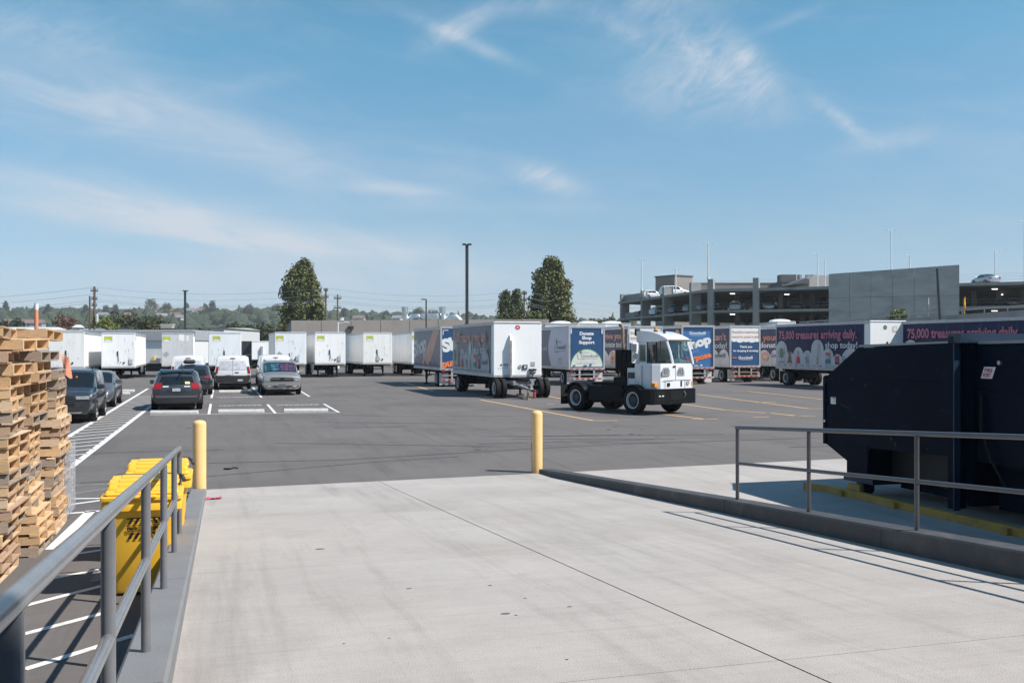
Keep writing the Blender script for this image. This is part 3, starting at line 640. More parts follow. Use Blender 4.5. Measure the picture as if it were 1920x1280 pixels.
t = thing('roof_vent', 'small tan box vent on the long white roof', 'roof vent', at(314, 615, 176)); b = MB(); b.box((-1, -.6, -1), (1, .6, .5)); b.obj('box', m_hw[1], t); b = MB(); b.box((-1.15, -.7, .5), (1.15, .7, .7)); b.obj('lid', m_hw[2], t)
# dock building with a grey fascia
dk = thing('dock_building', 'low white dock building with a grey ribbed roof fascia behind the left trailers', 'building', (at(70, 640, 102).x, 102, 0), R(1)); wdk = at(364, 640, 102).x - at(70, 640, 102).x
zf0, zf1 = at(0, 638, 102).z, at(0, 620.5, 102).z
b = MB(); b.box((0, 0, .8), (wdk, 12, zf0)); b.obj('wall', mat('dock_white', (.66, .66, .66), .6, var=.05), dk)
b = MB(); b.box((-.1, -.25, zf0+.01), (wdk+.1, 12.1, zf1)); b.obj('fascia', mat('grey_fascia', (.33, .34, .36), .6), dk)
b = MB()
for i in range(60): b.cyl((wdk*i/60, -.25, zf1+.07), (wdk*i/60, 12, zf1+.07), .07, 4)
o = b.obj('roof_rib', MATS['grey_fascia'], dk); o['kind'] = 'stuff'
b = MB(); b.box((0, 1, 0), (wdk, 11.5, .79)); b.obj('base', m_dark, dk)
b = MB(); b.box((wdk*.735, -.35, 1.1), (wdk*.75, -.02, 1.5)); b.obj('meter_box', mat('yellow_box', (.7, .5, .12), .6), dk)
b = MB(); b.box((wdk*.76, -.4, .9), (wdk*.785, -.02, 1.35)); b.obj('meter', m_steel, dk)
b = MB(); b.poly([(wdk*.697 + a_*.3, -.012, 3.75 + c_*.16) for a_, c_ in ell(0, 0, 1, 1, 14)]); b.obj('emblem', m_dark, dk)

# fence, dark bins and shrubs between far trailers
fw = thing('fence', 'brown board fence behind the gap between the white trailers', 'fence', (at(368, 655, 108).x, 108, 0))
for i in range(14):
    b = MB(); b.box((i*.17, 0, 0), (i*.17+.155, .03, 2.4 + .02*(i % 3))); b.obj('board', mat('fence_board', (.23, .17, .13), .9, var=.2), fw)

# ------------------------------------------------------------------ yard poles, utility poles, wires
m_bronze = mat('bronze_pole', (.045, .045, .05), .5, var=.1)
def sqpole(label, px, pytop, Yd, w, arms, r=.11):
    p = at(px, pytop, Yd); t = thing('yard_light_pole', label, 'light pole', (p.x, Yd, 0))
    b = MB(); b.cyl((0, 0, 0), (0, 0, .7), .32, 12); b.obj('pole_base', m_conc2, t)
    b = MB(); b.box((-r, -r, .7), (r, r, p.z)); b.obj('pole', m_bronze, t)
    for a in arms:
        s = 1 if a > 0 else -1; x0_, x1_ = sorted((s*r*.5, s*abs(a)))
        b = MB(); b.rbox((x0_, -.18, p.z-.06), (x1_, .18, p.z+.05), .03); b.obj('lamp_head', m_bronze, t)
sqpole('tall square bronze light pole rising behind the wrapped trailers', 875.5, 458, 72, 0, (-.34, .34), .11)
sqpole('dark yard light pole with a square cap among the far white trailers', 347, 545, 108, 0, (-.25, .3), .10)
sqpole('thin dark lamp pole with one arm before the tan building', 799, 561, 112, 0, (-.55,), .075)
m_wood = mat('creosote_wood', (.13, .095, .07), .9, var=.2, stretch=(1, 1, .1))
def utility(label, px, pytop, Yd, arms, wd=.18, white=False):
    p = at(px, pytop, Yd); t = thing('utility_pole', label, 'utility pole', (p.x, Yd, 0))
    b = MB(); b.cyl((0, 0, 0), (0, 0, p.z), wd, 8, wd*.7); b.obj('pole', m_wood, t, smooth=50)
    for dz, w in arms:
        b = MB(); b.box((-w, -.12, p.z-dz-.08), (w, -.0, p.z-dz+.08)); b.obj('crossarm', m_wood, t)
        b = MB()
        for x in (-w*.9, -w*.45, w*.45, w*.9): b.cyl((x, -.06, p.z-dz+.08), (x, -.06, p.z-dz+.38), .07, 6)
        o = b.obj('insulator', m_steel, t); o['kind'] = 'stuff'
    return t, p
ut1, pu1 = utility('tall wooden utility pole behind the leftmost white trailers', 177, 537, 150, ((.7, .55), (1.9, .45), (2.9, .4)), .24)
b = MB(); b.cyl((-.7, 0, 4.5), (-.7, 0, 10.2), .17, 8, .13); b.obj('second_pole', m_wood, ut1)
b = MB(); b.rbox((.25, -.4, 6.2), (.65, 0, 7.4), .1); b.obj('transformer', mat('transformer_grey', (.5, .52, .54), .5), ut1)
ut2, pu2 = utility('wooden utility pole just right of the big poplar', 611, 540, 150, ((.4, .3), (1.4, .4)), .17)
ut3, pu3 = utility('utility pole with transformer above the white metal pole', 633, 552, 146, ((.6, .55), (2.0, .55)), .15)
b = MB(); b.cyl((.55, -.1, 5.6), (.55, -.1, 6.8), .38, 10); b.obj('transformer', MATS['transformer_grey'], ut3, smooth=40)
ut4, pu4 = utility('dark utility pole between the slim poplars and the big poplar', 983, 545, 150, ((.5, .4), (1.5, .4)), .16)
wp = lamp_pole('metal_lamp_pole', 'white metal lamp pole with a short arm before the tan building', at(633.5, 604, 116) * Vector((1, 1, 0)) if False else Vector((at(633.5, 604, 116).x, 116, 0)), at(633.5, 604, 116).z, .1, m_wpole, (1,), None, 1.0)
def wires(label, chain, n=3):
    mb = MB()
    for (a, b_) in zip(chain[:-1], chain[1:]):
        pts = []
        for i in range(17):
            f = i/16; p = a.lerp(b_, f); p = Vector((p.x, p.y, p.z - 1.0*4*f*(1-f))); pts.append(p)
        mb.tube(pts, .022, 4)
    return tag(mb.obj('power_line', mat('wire', (.30, .31, .33), .6), fix=False), label, 'power line', 'power lines strung across the sky')
for k, (dz, nm) in enumerate(((0, 'topmost'), (-1.0, 'second'), (-1.9, 'third'), (-2.2, 'lowest'))):
    ch = [at(-320, 562 + 10*k, 185), pu1 + Vector((.3*k, 0, dz - .1)), pu2 + Vector((0, 0, dz*.9)), pu4 + Vector((0, 0, dz*.9)), at(1240, 576 + 9*k, 205)]
    wires(nm + ' power line running from the wooden pole past the poplars', ch)
# ------------------------------------------------------------------ single trees
m_bark = mat('bark', (.10, .08, .06), .95, var=.3, scale=6, stretch=(1, 1, .2))
def leaf_mat(name, c, c2): return mat(name, c, .65, var=.35, scale=.9, c2=c2, c2amt=.8, c2scale=.45, spec=.3)
m_pop = leaf_mat('poplar_leaf', (.105, .115, .038), (.165, .145, .052))
m_slim = leaf_mat('slim_leaf', (.080, .100, .035), (.11, .12, .04))
m_oak = leaf_mat('olive_leaf', (.05, .06, .024), (.075, .075, .035))
m_lime = leaf_mat('lime_leaf', (.13, .15, .03), (.2, .19, .05))
m_redl = leaf_mat('red_leaf', (.13, .06, .035), (.17, .09, .05))
m_fir = leaf_mat('fir_leaf', (.022, .040, .022), (.03, .05, .025))
def make_tree(name, label, cat, base, h, prof, lobes, leaves, m, size, seed, trunk_h=.12, up=.35, group=None, squash=1.0):
    rnd = random.Random(seed); t = thing(name, label, cat, base, 0, group)
    b = MB(); r0 = max(.08, h*.018)
    pts = [(0, 0, -.2), (.02*h*rnd.uniform(-.3, .3), 0, h*.3), (0, .01*h, h*.62), (0, 0, h*.86)]
    for i in range(3): b.cyl(pts[i], pts[i+1], r0*(1-.27*i), 8, r0*(1-.27*(i+1)))
    for k in range(16):
        z = h*rnd.uniform(trunk_h, .75); a = rnd.uniform(0, 6.28); f = z/h
        w = prof(min(.98, f+.1))*.75; b.cyl((0, 0, z), (math.cos(a)*w, math.sin(a)*w, z + w*rnd.uniform(.5, 1.3)), r0*.3, 5, r0*.08)
    b.obj('trunk', m_bark, t, smooth=60)
    b = MB(); cl = []
    for k in range(lobes):
        f = rnd.uniform(trunk_h, .985); w = prof(f); a = rnd.uniform(0, 6.283)
        lump = 1 + .34*noise.noise(Vector((math.cos(a)*1.7, math.sin(a)*1.7, f*7 + seed)))
        rr = w*lump*math.sqrt(rnd.uniform(.25, 1)); cl.append((Vector((math.cos(a)*rr, math.sin(a)*rr*squash, f*h)), rnd.uniform(.55, 1.0)))
    for c, q in cl:
        cr = size*3.4*q
        for i in range(leaves):
            d = Vector((rnd.gauss(0, 1), rnd.gauss(0, 1), rnd.gauss(0, 1.25))); d = d.normalized()*cr*rnd.random()**.45
            p = c + d; n = (d.normalized()*.6 + Vector((rnd.gauss(0, .6), rnd.gauss(0, .6), rnd.gauss(up, .5)))).normalized()
            a_ = n.orthogonal().normalized(); a_ = Matrix.Rotation(rnd.uniform(0, 6.28), 3, n) @ a_; e = n.cross(a_); s_ = size*rnd.uniform(.5, 1.0)
            b.add([p + a_*s_, p + e*s_*.55, p - a_*s_, p - e*s_*.55], [(0, 1, 2, 3)])
    b.obj('crown', m, t, fix=False)
    return t
def pop_prof(w, sh=.25): return lambda f: w*(math.sin(min(1, f/sh)*math.pi/2)**.6 * (1 if f < .3 else max(.10, 1-((f-.3)/.72)**3.8)))
def round_prof(w): return lambda f: w*math.sqrt(max(.02, 1-((f-.55)/.47)**2))
def cone_prof(w): return lambda f: w*max(.04, (1-f))**.85
def base_at(px, Yd): return Vector((at(px, 640, Yd).x, Yd, 0))
def hgt(pyt, Yd): return at(0, pyt, Yd).z
make_tree('poplar_tree', 'huge broad poplar standing behind the left end of the tan concrete building', 'tree', base_at(566, 165), hgt(490, 165), pop_prof(3.35, .2), 300, 46, m_pop, .36, 21, .1)
make_tree('poplar_tree', 'huge broad poplar behind the dolly trailer, beside two slim poplars', 'tree', base_at(1033, 160), hgt(485, 160), pop_prof(3.4, .2), 300, 46, m_pop, .35, 22, .1)
make_tree('slim_poplar', 'slim dark poplar with a ragged tip, further from the utility pole', 'tree', base_at(948, 148), hgt(546, 148), pop_prof(1.2), 130, 34, m_slim, .24, 23, .1)
make_tree('slim_poplar', 'slim dark poplar next to the utility pole', 'tree', base_at(968, 148), hgt(544, 148), pop_prof(1.05), 120, 34, m_slim, .24, 24, .1)
make_tree('bushy_tree', 'low bushy tree filling the gap beside the big poplar and slim poplars', 'tree', base_at(1000, 150), hgt(588, 150), round_prof(2.6), 110, 34, m_slim, .28, 25, .2)
mid = [(232, 593, 230, 5.4, m_oak, 'dark olive round tree behind the long white roof'), (290, 597, 225, 3.3, m_oak, 'olive tree in front of the long white roof near the box vent'), (278, 603, 165, 2.2, m_oak, 'small dark tree rising before the white roof'),
       (193, 600, 220, 3.6, m_lime, 'bright lime green tree behind the wooden utility pole'), (124, 597, 240, 3.4, m_redl, 'reddish brown tree by the blue grey roof'), (450, 614, 230, 5.2, m_oak, 'wide olive tree right of the white trailer gap'),
       (500, 616, 225, 4.2, m_oak, 'olive tree just left of the tan concrete building'), (380, 624, 112, 1.05, m_oak, 'dark shrub rising between two white trailers'), (372, 628, 110, .8, m_oak, 'smaller dark shrub by the white trailer roof edge'), (20, 603, 260, 5, m_fir, 'dark tree above the white roof edge by the pallets'),
       (1140, 603, 240, 4.6, m_oak, 'pale green tree beyond the far corner of the garage'), (1112, 607, 240, 4.0, m_oak, 'low tree between the big poplar and the garage'), (1082, 605, 260, 2.4, m_fir, 'small dark conifer just right of the big poplar')]
for i, (px, pyt, Yd, w, m, lab) in enumerate(mid):
    make_tree('round_tree' if Yd > 150 else 'shrub', lab, 'tree' if Yd > 150 else 'shrub', base_at(px, Yd), hgt(pyt, Yd), round_prof(w), int(60 + 22*w), 26, m, .2*math.sqrt(w)+.08, 40+i, .12)
make_tree('shrub', 'bright green shrub sprouting behind the wrapped trailers at the blank concrete wall', 'shrub', base_at(1683, 108), hgt(583, 108), round_prof(1.3), 90, 24, m_lime, .2, 71, .2)
hill_t = [(398, 566, 1010, 14, 'big dark conifer alone on the hill crest', 0), (284, 563, 1010, 11, 'tall round tree at the highest point of the wooded hill', 1), (312, 570, 1005, 9, 'round tree on the crest right of the narrow white house', 1), (350, 571, 1010, 6, 'thin conifer just right of the dark yard pole', 0),
          (90, 573, 960, 10, 'dark round tree on the hill above the orange marker', 0), (10, 567, 950, 9, 'tall dark tree on the hill at the edge of the picture', 0), (160, 574, 960, 10, 'dark conifer on the hill left of the wooden utility pole', 0), (198, 575, 960, 8, 'dark conifer on the hill right of the wooden utility pole', 0),
          (216, 573, 980, 5, 'small pointed conifer on the hill crest', 0), (243, 581, 960, 9, 'round tree standing on the slope above the tan house', 1), (466, 573, 1010, 9, 'domed tree on the crest left of the big poplar', 1), (520, 573, 1010, 9, 'round tree on the crest touching the big poplar', 1),
          (724, 586, 980, 9, 'dark tree on the skyline over the tan building', 0), (645, 580, 980, 8, 'dark tree on the skyline right of the utility pole with transformer', 0), (785, 579, 960, 9, 'round tree behind the shiny ducts', 1), (812, 583, 960, 14, 'broad round tree between the shiny ducts', 1), (892, 590, 960, 6, 'small conifer on the skyline right of the tall square pole', 0)]
for i, (px, pyt, Yd, w, lab, rd) in enumerate(hill_t):
    x = at(px, 600, Yd).x; z0 = hill_h(x, Yd) - 1; h = hgt(pyt, Yd) - z0
    make_tree('hillside_tree', lab, 'tree', Vector((x, Yd, z0)), h, round_prof(w*.62) if rd else cone_prof(w*.6), 110, 16, m_oak if rd else m_fir, .95, 80+i, .1)
# ------------------------------------------------------------------ semi trailers
def tmat(n, c, **k): return mat(n, c, **k)
m_tw = mat('trailer_white', (.86, .86, .86), .42, var=.03, scale=1.2, c2=(.70, .68, .65), c2amt=.4, c2scale=.9, stretch=(1, 1, .35))
m_tws = mat('trailer_white_ribbed', (.86, .86, .85), .45, var=.04, scale=1.0, c2=(.68, .65, .61), c2amt=.5, c2scale=.8, stretch=(1, 1, .3))
m_alu = mat('trailer_rail_aluminium', (.45, .45, .46), .45, .3, var=.12, scale=3, c2=(.3, .27, .24), c2amt=.5, c2scale=5)
m_under = mat('chassis_black', (.009, .009, .010), .7, spec=.2, var=.3, scale=4)
m_rust = mat('rusty_steel', (.33, .25, .19), .8, var=.25, scale=6)
m_green = mat('lime_sticker', (.45, .50, .06), .5)
m_navy = mat('wrap_navy', (.014, .022, .075), .45, var=.1, scale=1.5, spec=.15)
m_navy2 = mat('wrap_muted_navy', (.115, .12, .17), .45, var=.1, scale=1.2, stretch=(1, 1, .3))
m_blue = mat('door_blue', (.022, .07, .17), .4, var=.08, scale=2)
m_blue2 = mat('door_mid_blue', (.05, .16, .36), .4, var=.08, scale=2)
m_orange = mat('print_orange', (.80, .20, .06), .45)
m_orange2 = mat('print_muted_orange', (.60, .27, .18), .45, var=.2, scale=2)
m_pinkred = mat('print_pink_red', (.50, .12, .20), .45, var=.15, scale=2)
m_pw = mat('print_white', (.74, .74, .74), .45, var=.05)
m_pw2 = mat('print_muted_white', (.50, .51, .54), .45, var=.12, scale=2)
m_ltblue = mat('print_light_blue', (.10, .24, .50), .45)
m_pgreen = mat('print_green', (.10, .22, .10), .5); m_pred = mat('print_red', (.50, .04, .06), .5); m_pbrown = mat('print_brown', (.22, .10, .06), .5)
m_pteal = mat('print_teal', (.03, .30, .42), .5); m_ptan = mat('print_tan', (.45, .38, .25), .5); m_pgrey = mat('print_grey_green', (.30, .33, .28), .5)
m_pblack = mat('print_black', (.02, .02, .025), .5); m_pdk = mat('print_dark_blue', (.05, .09, .15), .5)
m_red = mat('reflector_red', (.45, .02, .02), .35); m_tail = mat('lamp_red', (.26, .012, .016), .2)
m_rim = mat('rim_white', (.55, .56, .58), .4, var=.12, scale=6)
m_flap = mat('mudflap_white', (.6, .6, .6), .6)
def wheel_meshes():
    b = MB(); b.lathe([(.30, -.11), (.42, -.125), (.475, -.11), (.5, -.075), (.5, .075), (.475, .11), (.42, .125), (.30, .11)], 24, axis='x', cap=False)
    ty = b.mesh('tyre', m_black, smooth=35)
    b = MB(); b.lathe([(.31, -.10), (.31, .112), (.275, .116), (.25, .05)], 20, axis='x', cap=False); b.cur = 1; b.lathe([(.252, .05), (.20, .015), (.16, .02), (.14, .07), (.07, .08), (.0, .08)], 20, axis='x', cap=False)
    for k in range(8):
        a = 2*math.pi*k/8; b.cyl((.02, .185*math.cos(a), .185*math.sin(a)), (.045, .185*math.cos(a), .185*math.sin(a)), .016, 5)
    return ty, b.mesh('rim', [m_rim, mat('hub_dark', (.06, .058, .058), .6, .2, var=.3, scale=8)], smooth=35)
TYRE, RIM = wheel_meshes()
def wheel(parent, x, y, r, w, out, rimmat=None):
    S = Matrix.Diagonal((w/.25*out, r/.5, r/.5, 1)); o = link('wheel', TYRE, parent, T(x, y, r) @ S); link('rim', RIM, o); return o
def poly_strip(b, pts2, th, fn):
    pass
def gear(t, y, zb, W, xs=None):
    for x in (W*.18, W*.82):
        b = MB(); b.box((x-.07, y-.07, .35), (x+.07, y+.07, zb)); b.box((x-.05, y-.05, .06), (x+.05, y+.05, .36)); b.box((x-.16, y-.16, 0), (x+.16, y+.16, .06)); b.obj('landing_leg', m_under, t)
    b = MB(); b.cyl((W*.18, y, .62), (W*.82, y, .62), .04, 6); b.cyl((W*.5, y+.1, .62), (W*.5, y+1.5, zb), .035, 6); b.cyl((W*.2, y, .5), (W*.2, y+1.2, zb), .035, 6); b.cyl((W*.8, y, .5), (W*.8, y+1.2, zb), .035, 6); b.obj('landing_brace', m_under, t)
def axle(t, y, zb, W, r=.48):
    for sx, o in ((.13, -1), (.42, -1), (W-.42, 1), (W-.13, 1)): wheel(t, sx, y, r, .25, o)
    b = MB(); b.cyl((.1, y, r), (W-.1, y, r), .09, 8); b.box((W*.3, y-.6, r+.05), (W*.38, y+.6, r+.2)); b.box((W*.62, y-.6, r+.05), (W*.7, y+.6, r+.2)); b.cyl((W*.5, y-.5, r+.1), (W*.5, y+.5, r+.1), .16, 8); b.obj('axle', m_under, t)
def trailer(label, pos, L, zb, zt, near, W=2.44, body=None, side=None, group='semi trailers parked in the yard', ribs=True, rz=YAW, tandem=False, skin=None):
    body = body or m_tw; side = side or m_tws
    t = thing('semi_trailer', label, 'trailer', (pos[0], pos[1], 0), rz, group)
    t['zb'] = zb; 
    b = MB(); b.box((.04, .04, zb+.16), (W-.04, L-.04, zt-.10)); b.obj('box_body', side, t)
    b = MB(); b.box((.01, .05, zt-.12), (W-.01, L-.05, zt)); b.obj('roof', m_alu if not skin else skin, t)
    b = MB()
    for x0, x1 in ((0, .06), (W-.06, W)): b.box((x0, .05, zb), (x1, L-.05, zb+.17)); b.box((x0-.004, .05, zt-.16), (x1+.004, L-.05, zt-.02))
    b.obj('side_rail', m_alu, t, kind='stuff')
    if ribs:
        b = MB(); n = int(L/.61)
        for i in range(1, n):
            y = L*i/n
            b.box((.022, y-.02, zb+.17), (.041, y+.02, zt-.16)); b.box((W-.041, y-.02, zb+.17), (W-.022, y+.02, zt-.16))
        b.obj('side_rib', side, t, kind='stuff')
    b = MB(); b.box((W*.3, .4, zb-.22), (W*.36, L-.3, zb)); b.box((W*.64, .4, zb-.22), (W*.7, L-.3, zb))
    for i in range(int(L/1.2)): b.box((.05, .5+i*1.2, zb-.1), (W-.05, .58+i*1.2, zb))
    b.obj('underframe', m_under, t)
    if near == 'front':
        b = MB(); b.rbox((-.005, -.01, zb), (W+.005, .06, zt+.01), .03); b.obj('front_wall', body, t)
        b = MB(); b.box((.02, -.03, zt-.07), (W-.02, .0, zt-.01)); b.box((.02, -.028, zb+.0), (W-.02, -.008, zb+.11)); b.obj('front_trim', m_alu, t)
        gear(t, 2.1, zb, W); axle(t, L-1.2, zb, W)
        if tandem: axle(t, L-2.5, zb, W)
        b = MB(); b.box((W*.25, L-1.9, .5), (W*.75, L-.7, zb-.1)); b.obj('slider_frame', m_under, t)
        b = MB()
        for x in (.05, W-.65): b.box((x, L-.5, .12), (x+.6, L-.48, zb-.15))
        b.obj('mudflap', m_black, t)
    else:
        f = .11
        b = MB(); b.box((0, -.03, zb), (f, .06, zt)); b.obj('corner_post', m_alu, t); b = MB(); b.box((W-f, -.03, zb), (W, .06, zt)); b.obj('corner_post', m_alu, t)
        b = MB(); b.box((f, -.03, zt-.14), (W-f, .06, zt)); b.obj('door_header', m_alu, t); b = MB(); b.box((f, -.05, zb-.02), (W-f, .06, zb+.12)); b.obj('door_sill', m_alu, t)
        b = MB(); b.box((f, .0, zb+.12), (W-f, .039, zt-.14)); b.obj('roll_door', m_blue, t)
        ms = m_rust if near == 'rusty' else m_alu
        for x in (W*.28, W*.68):
            b = MB(); b.box((x, -.02, .42), (x+.11, .08, zb-.02)); b.obj('bumper_strut', ms, t)
        b = MB(); b.box((.05, -.06, .38), (W-.05, .06, .50)); b.obj('bumper_bar', ms, t)
        b = MB(); b.box((.15, -.03, .68), (W-.15, .03, .73)); b.obj('step_bar', ms, t)
        b = MB()
        for i in range(6): x = .1 + i*(W-.2)/6; b.box((x, -.066, .40), (x+.2, -.061, .48)); b.box((x, -.056, zb+.01), (x+.2, -.051, zb+.06))
        b.obj('reflective_tape', m_red, t, kind='stuff')
        for x in (.05, W-.35):
            b = MB(); b.box((x, -.045, zb-.20), (x+.3, .0, zb-.06)); b.obj('light_box', m_under, t); b = MB(); b.box((x+.04, -.052, zb-.17), (x+.26, -.046, zb-.09)); b.obj('tail_lamp', m_tail, t)
        axle(t, 1.25, zb, W); gear(t, L-2.3, zb, W)
        b = MB(); b.box((W*.38, .15, .5), (W*.62, .6, zb-.2)); b.cyl((W*.40, .12, .75), (W*.60, .12, .75), .13, 8); b.obj('liftgate_motor', m_under, t)
        b = MB(); b.box((.02, .35, .12), (.6, .37, zb-.15)); b.obj('mudflap', m_flap, t); b = MB(); b.box((W-.6, .35, .12), (W-.02, .37, zb-.15)); b.obj('mudflap', m_black if near != 'rear' else m_flap, t)
    return t
def front_kit(t, W, zb, zt, sticker=True, box_x=None, vent=True, hoses=True, placard=False, low=None, r=random):
    s = Sheet(t, (0, -.012, 0), (1, 0, 0), (0, 0, 1), .004)
    if sticker:
        y = zt - .28; x = .2 if low is None else low
        s.shapes('sticker', [(m_green, [[(x, y-.42), (x, y), (x+.58, y), (x+.58, y-.42)] [::-1]])]); s.shapes('sticker_arc', [(m_pw, [[(x+.02, y-.419)] + ell(x+.29, y-.42, .27, .17, 10, 180, 0) + [(x+.56, y-.419)]])])
    if vent:
        x = W*.46; b = MB(); b.box((x, -.05, zt-1.75), (x+.09, -.01, zt-1.42)); b.obj('document_holder', m_dark, t)
    if hoses:
        x = W*.46; b = MB(); b.tube([(x+.05, -.03, zt-1.75), (x+.08, -.05, zb+.95), (x+.12, -.04, zb+.55), (x+.02, -.05, zb+.4)], .02, 5); b.tube([(x+.3, -.03, zb+.5), (x+.22, -.05, zb+.38)], .025, 5); b.obj('hose', m_dark, t, kind='stuff')
        b = MB(); b.cyl((x+.5, -.07, zb+.42), (x+.5, -.01, zb+.42), .07, 8); b.obj('gladhand', m_dark, t)
    if box_x is not None:
        b = MB(); b.rbox((box_x, -.07, zb+.28), (box_x+.3, -.01, zb+.68), .03); b.obj('connector_box', mat('connector_grey', (.4, .41, .42), .6), t)
    if placard:
        c = (.35, zb+1.0) if placard is True else placard
        s.shapes('placard', [(m_alu, [[(c[0]-.24, c[1]), (c[0], c[1]-.24), (c[0]+.24, c[1]), (c[0], c[1]+.24)]])])
    rv = MB()
    for x in (.1, W*.5, W-.1):
        for k in range(16): zz = zb + .2 + (zt-zb-.4)*k/15; rv.add([s.pt(x-.012, zz-.012), s.pt(x+.012, zz-.012), s.pt(x+.012, zz+.012), s.pt(x-.012, zz+.012)], [(0, 1, 2, 3)])
    rv.obj('rivet', m_alu, t, fix=False, kind='stuff')
    rq = random.Random(int(t.location.x*100)); s.shapes('dirt_streak', [(mat('road_dirt', (.50, .47, .43), .8, var=.15), [[(x, z), (x+w, z), (x+w*.7, z-h), (x+w*.3, z-h)] for x, z, w, h in [(rq.uniform(.1, W-.2), rq.uniform(zb+.5, zt-.4), rq.uniform(.015, .04), rq.uniform(.15, .5)) for _ in range(7)]] + [rect(.05, zb+.12, W-.05, zb+.15)])], kind='stuff')
    s.shapes('scuff_mark', [(mat('dirty_scuff', (.42, .40, .37), .7), [rect(.25, zb+.3, .4, zb+.32), rect(.5, zb+.24, .72, zb+.255), rect(W*.8, zb+.75, W*.84, zb+.8)])], kind='stuff')
def near_corner(px, Yd): return ((px-960)/FOC*Yd, Yd)
m_tw2 = mat('trailer_white_chalky', (.78, .78, .76), .6, var=.05, scale=.8, c2=(.64, .61, .56), c2amt=.6, c2scale=1.4, stretch=(2, 1, .25)); m_tw3 = mat('trailer_white_cool', (.80, .82, .85), .4, var=.03, c2=(.66, .66, .66), c2amt=.5, c2scale=1.6, stretch=(2, 1, .3))
GW = 'white semi trailers parked nose out at the far side'
t1 = trailer('white trailer at the left end of the row, half hidden by the pallet stacks', near_corner(91, 73.4), 13.2, .86, 3.62, 'front', group=GW, body=m_tw2); front_kit(t1, 2.44, .86, 3.62, sticker=False, box_x=None)
t2 = trailer('second white trailer from the pallets, with lime sticker and square black-framed connector box', near_corner(190, 76.5), 13.2, .84, 3.56, 'front', group=GW); front_kit(t2, 2.44, .84, 3.56, box_x=1.95)
b = MB(); b.box((-.02+2.47, .1, 2.95), (2.5, .25, 3.5)); b.obj('corner_plate', m_alu, t2)
t4 = trailer('dull white trailer with a diamond placard, behind the cargo van beside the grey SUV', near_corner(303, 80), 8.4, .9, 3.58, 'front', group=GW, body=mat('trailer_dull_white', (.60, .61, .62), .5, var=.05, c2=(.52, .53, .56), c2amt=.6, c2scale=1.2)); front_kit(t4, 2.44, .9, 3.58, placard=True, vent=False, hoses=False, low=.08)
s = Sheet(t4, (0, -.012, 0), (1, 0, 0), (0, 0, 1), .006); s.shapes('patch_panel', [(m_tw, [rect(1.3, 2.95, 1.72, 3.5), rect(1.9, 2.95, 2.05, 3.4)])])
t5 = trailer('white trailer standing alone behind the middle cargo van, with lime sticker', near_corner(391, 77.5), 8.4, .95, 3.60, 'front', group=GW, body=m_tw3); front_kit(t5, 2.44, .95, 3.60, box_x=None, low=.3)
t6 = trailer('white trailer with diamond placard directly behind the silver SUV', near_corner(515, 78.5), 9.5, 1.06, 3.64, 'front', group=GW, body=m_tw3); front_kit(t6, 2.3, 1.06, 3.64, placard=(.36, 1.9), box_x=1.6, low=.1, vent=False)
t7 = trailer('white trailer with lime sticker and rounded grey box, just right of the silver SUV', near_corner(590.5, 80.5), 9.8, 1.03, 3.66, 'front', group=GW); front_kit(t7, 2.44, 1.03, 3.66, box_x=1.78, low=.18)
t8 = trailer('white trailer with ribbed side, second from the orange lettered trailer', near_corner(680.5, 83), 12.8, 1.02, 3.68, 'front', group=GW, tandem=True, body=m_tw2); front_kit(t8, 2.44, 1.02, 3.68, box_x=1.08, low=.28)
t9 = trailer('white trailer mostly hidden behind the orange lettered trailer', near_corner(771.5, 84.5), 10, 1.0, 3.75, 'front', group=GW, tandem=True); front_kit(t9, 2.44, 1.0, 3.75, low=.06)
t3 = trailer('small far white trailer seen between two white trailers beyond the cargo vans', near_corner(472, 116), 8, 1.0, 3.2, 'front', group=GW, W=1.9); b = MB(); b.box((1.05, -.3, 1.2), (1.25, -.02, 2.6)); b.obj('tall_duct', m_alu, t3)
dc = thing('dark_container', 'dark weathered container standing in the gap behind the cargo vans', 'container', (at(453, 660, 118).x, 118, 0)); b = MB(); b.box((0, 0, .6), (1.3, 6, 3.2)); b.obj('container_body', mat('dark_container', (.06, .055, .06), .7, var=.4, scale=3), dc); b = MB(); b.box((-.1, -.05, 1.55), (1.4, -.01, 1.62)); b.box((-.02, -.06, .6), (.06, -.01, 3.2)); b.obj('container_frame', m_steel, dc)
b = MB(); b.box((0.05, .1, 0), (1.25, 5.8, .59)); b.obj('skid', m_dark, dc)
# side skirts of the left trailers
for t, y0, y1 in ((t2, 6.5, 9.4), (t7, 1.2, 3.4), (t1, 3.2, 4.4)):
    b = MB(); x = 2.42 if t is not t7 else -.0; b.box((x-.015, y0, .35), (x+.015, y1, t['zb'])); b.obj('side_skirt', m_tws, t)

# ---- wrapped trailers
def side_sheet(t, L, d=.0): return Sheet(t, (.02, L, 0), (0, -1, 0), (0, 0, 1), .006+d)
def seams(s, L, z0, z1):
    b = MB(); s.d += .004; n = int(L/1.22)
    for i in range(1, n):
        x = L*i/n
        b.add([s.pt(x, z0), s.pt(x+.018, z0), s.pt(x+.018, z1), s.pt(x, z1)], [(0, 1, 2, 3)])
        for k in range(12): zz = z0 + (z1-z0)*(k+.5)/12; b.add([s.pt(x-.05, zz), s.pt(x-.035, zz), s.pt(x-.035, zz+.015), s.pt(x-.05, zz+.015)], [(0, 1, 2, 3)])
    b.obj('panel_seam', mat('wrap_seam', (.07, .075, .10), .6), s.p, fix=False, kind='stuff')
def bubbles(lst, z0): 
    out = []
    for x, r, h in lst: out.append([(x+r, z0)] + ell(x, h - r, r, r, 14, 0, 180) + [(x-r, z0)])
    return out
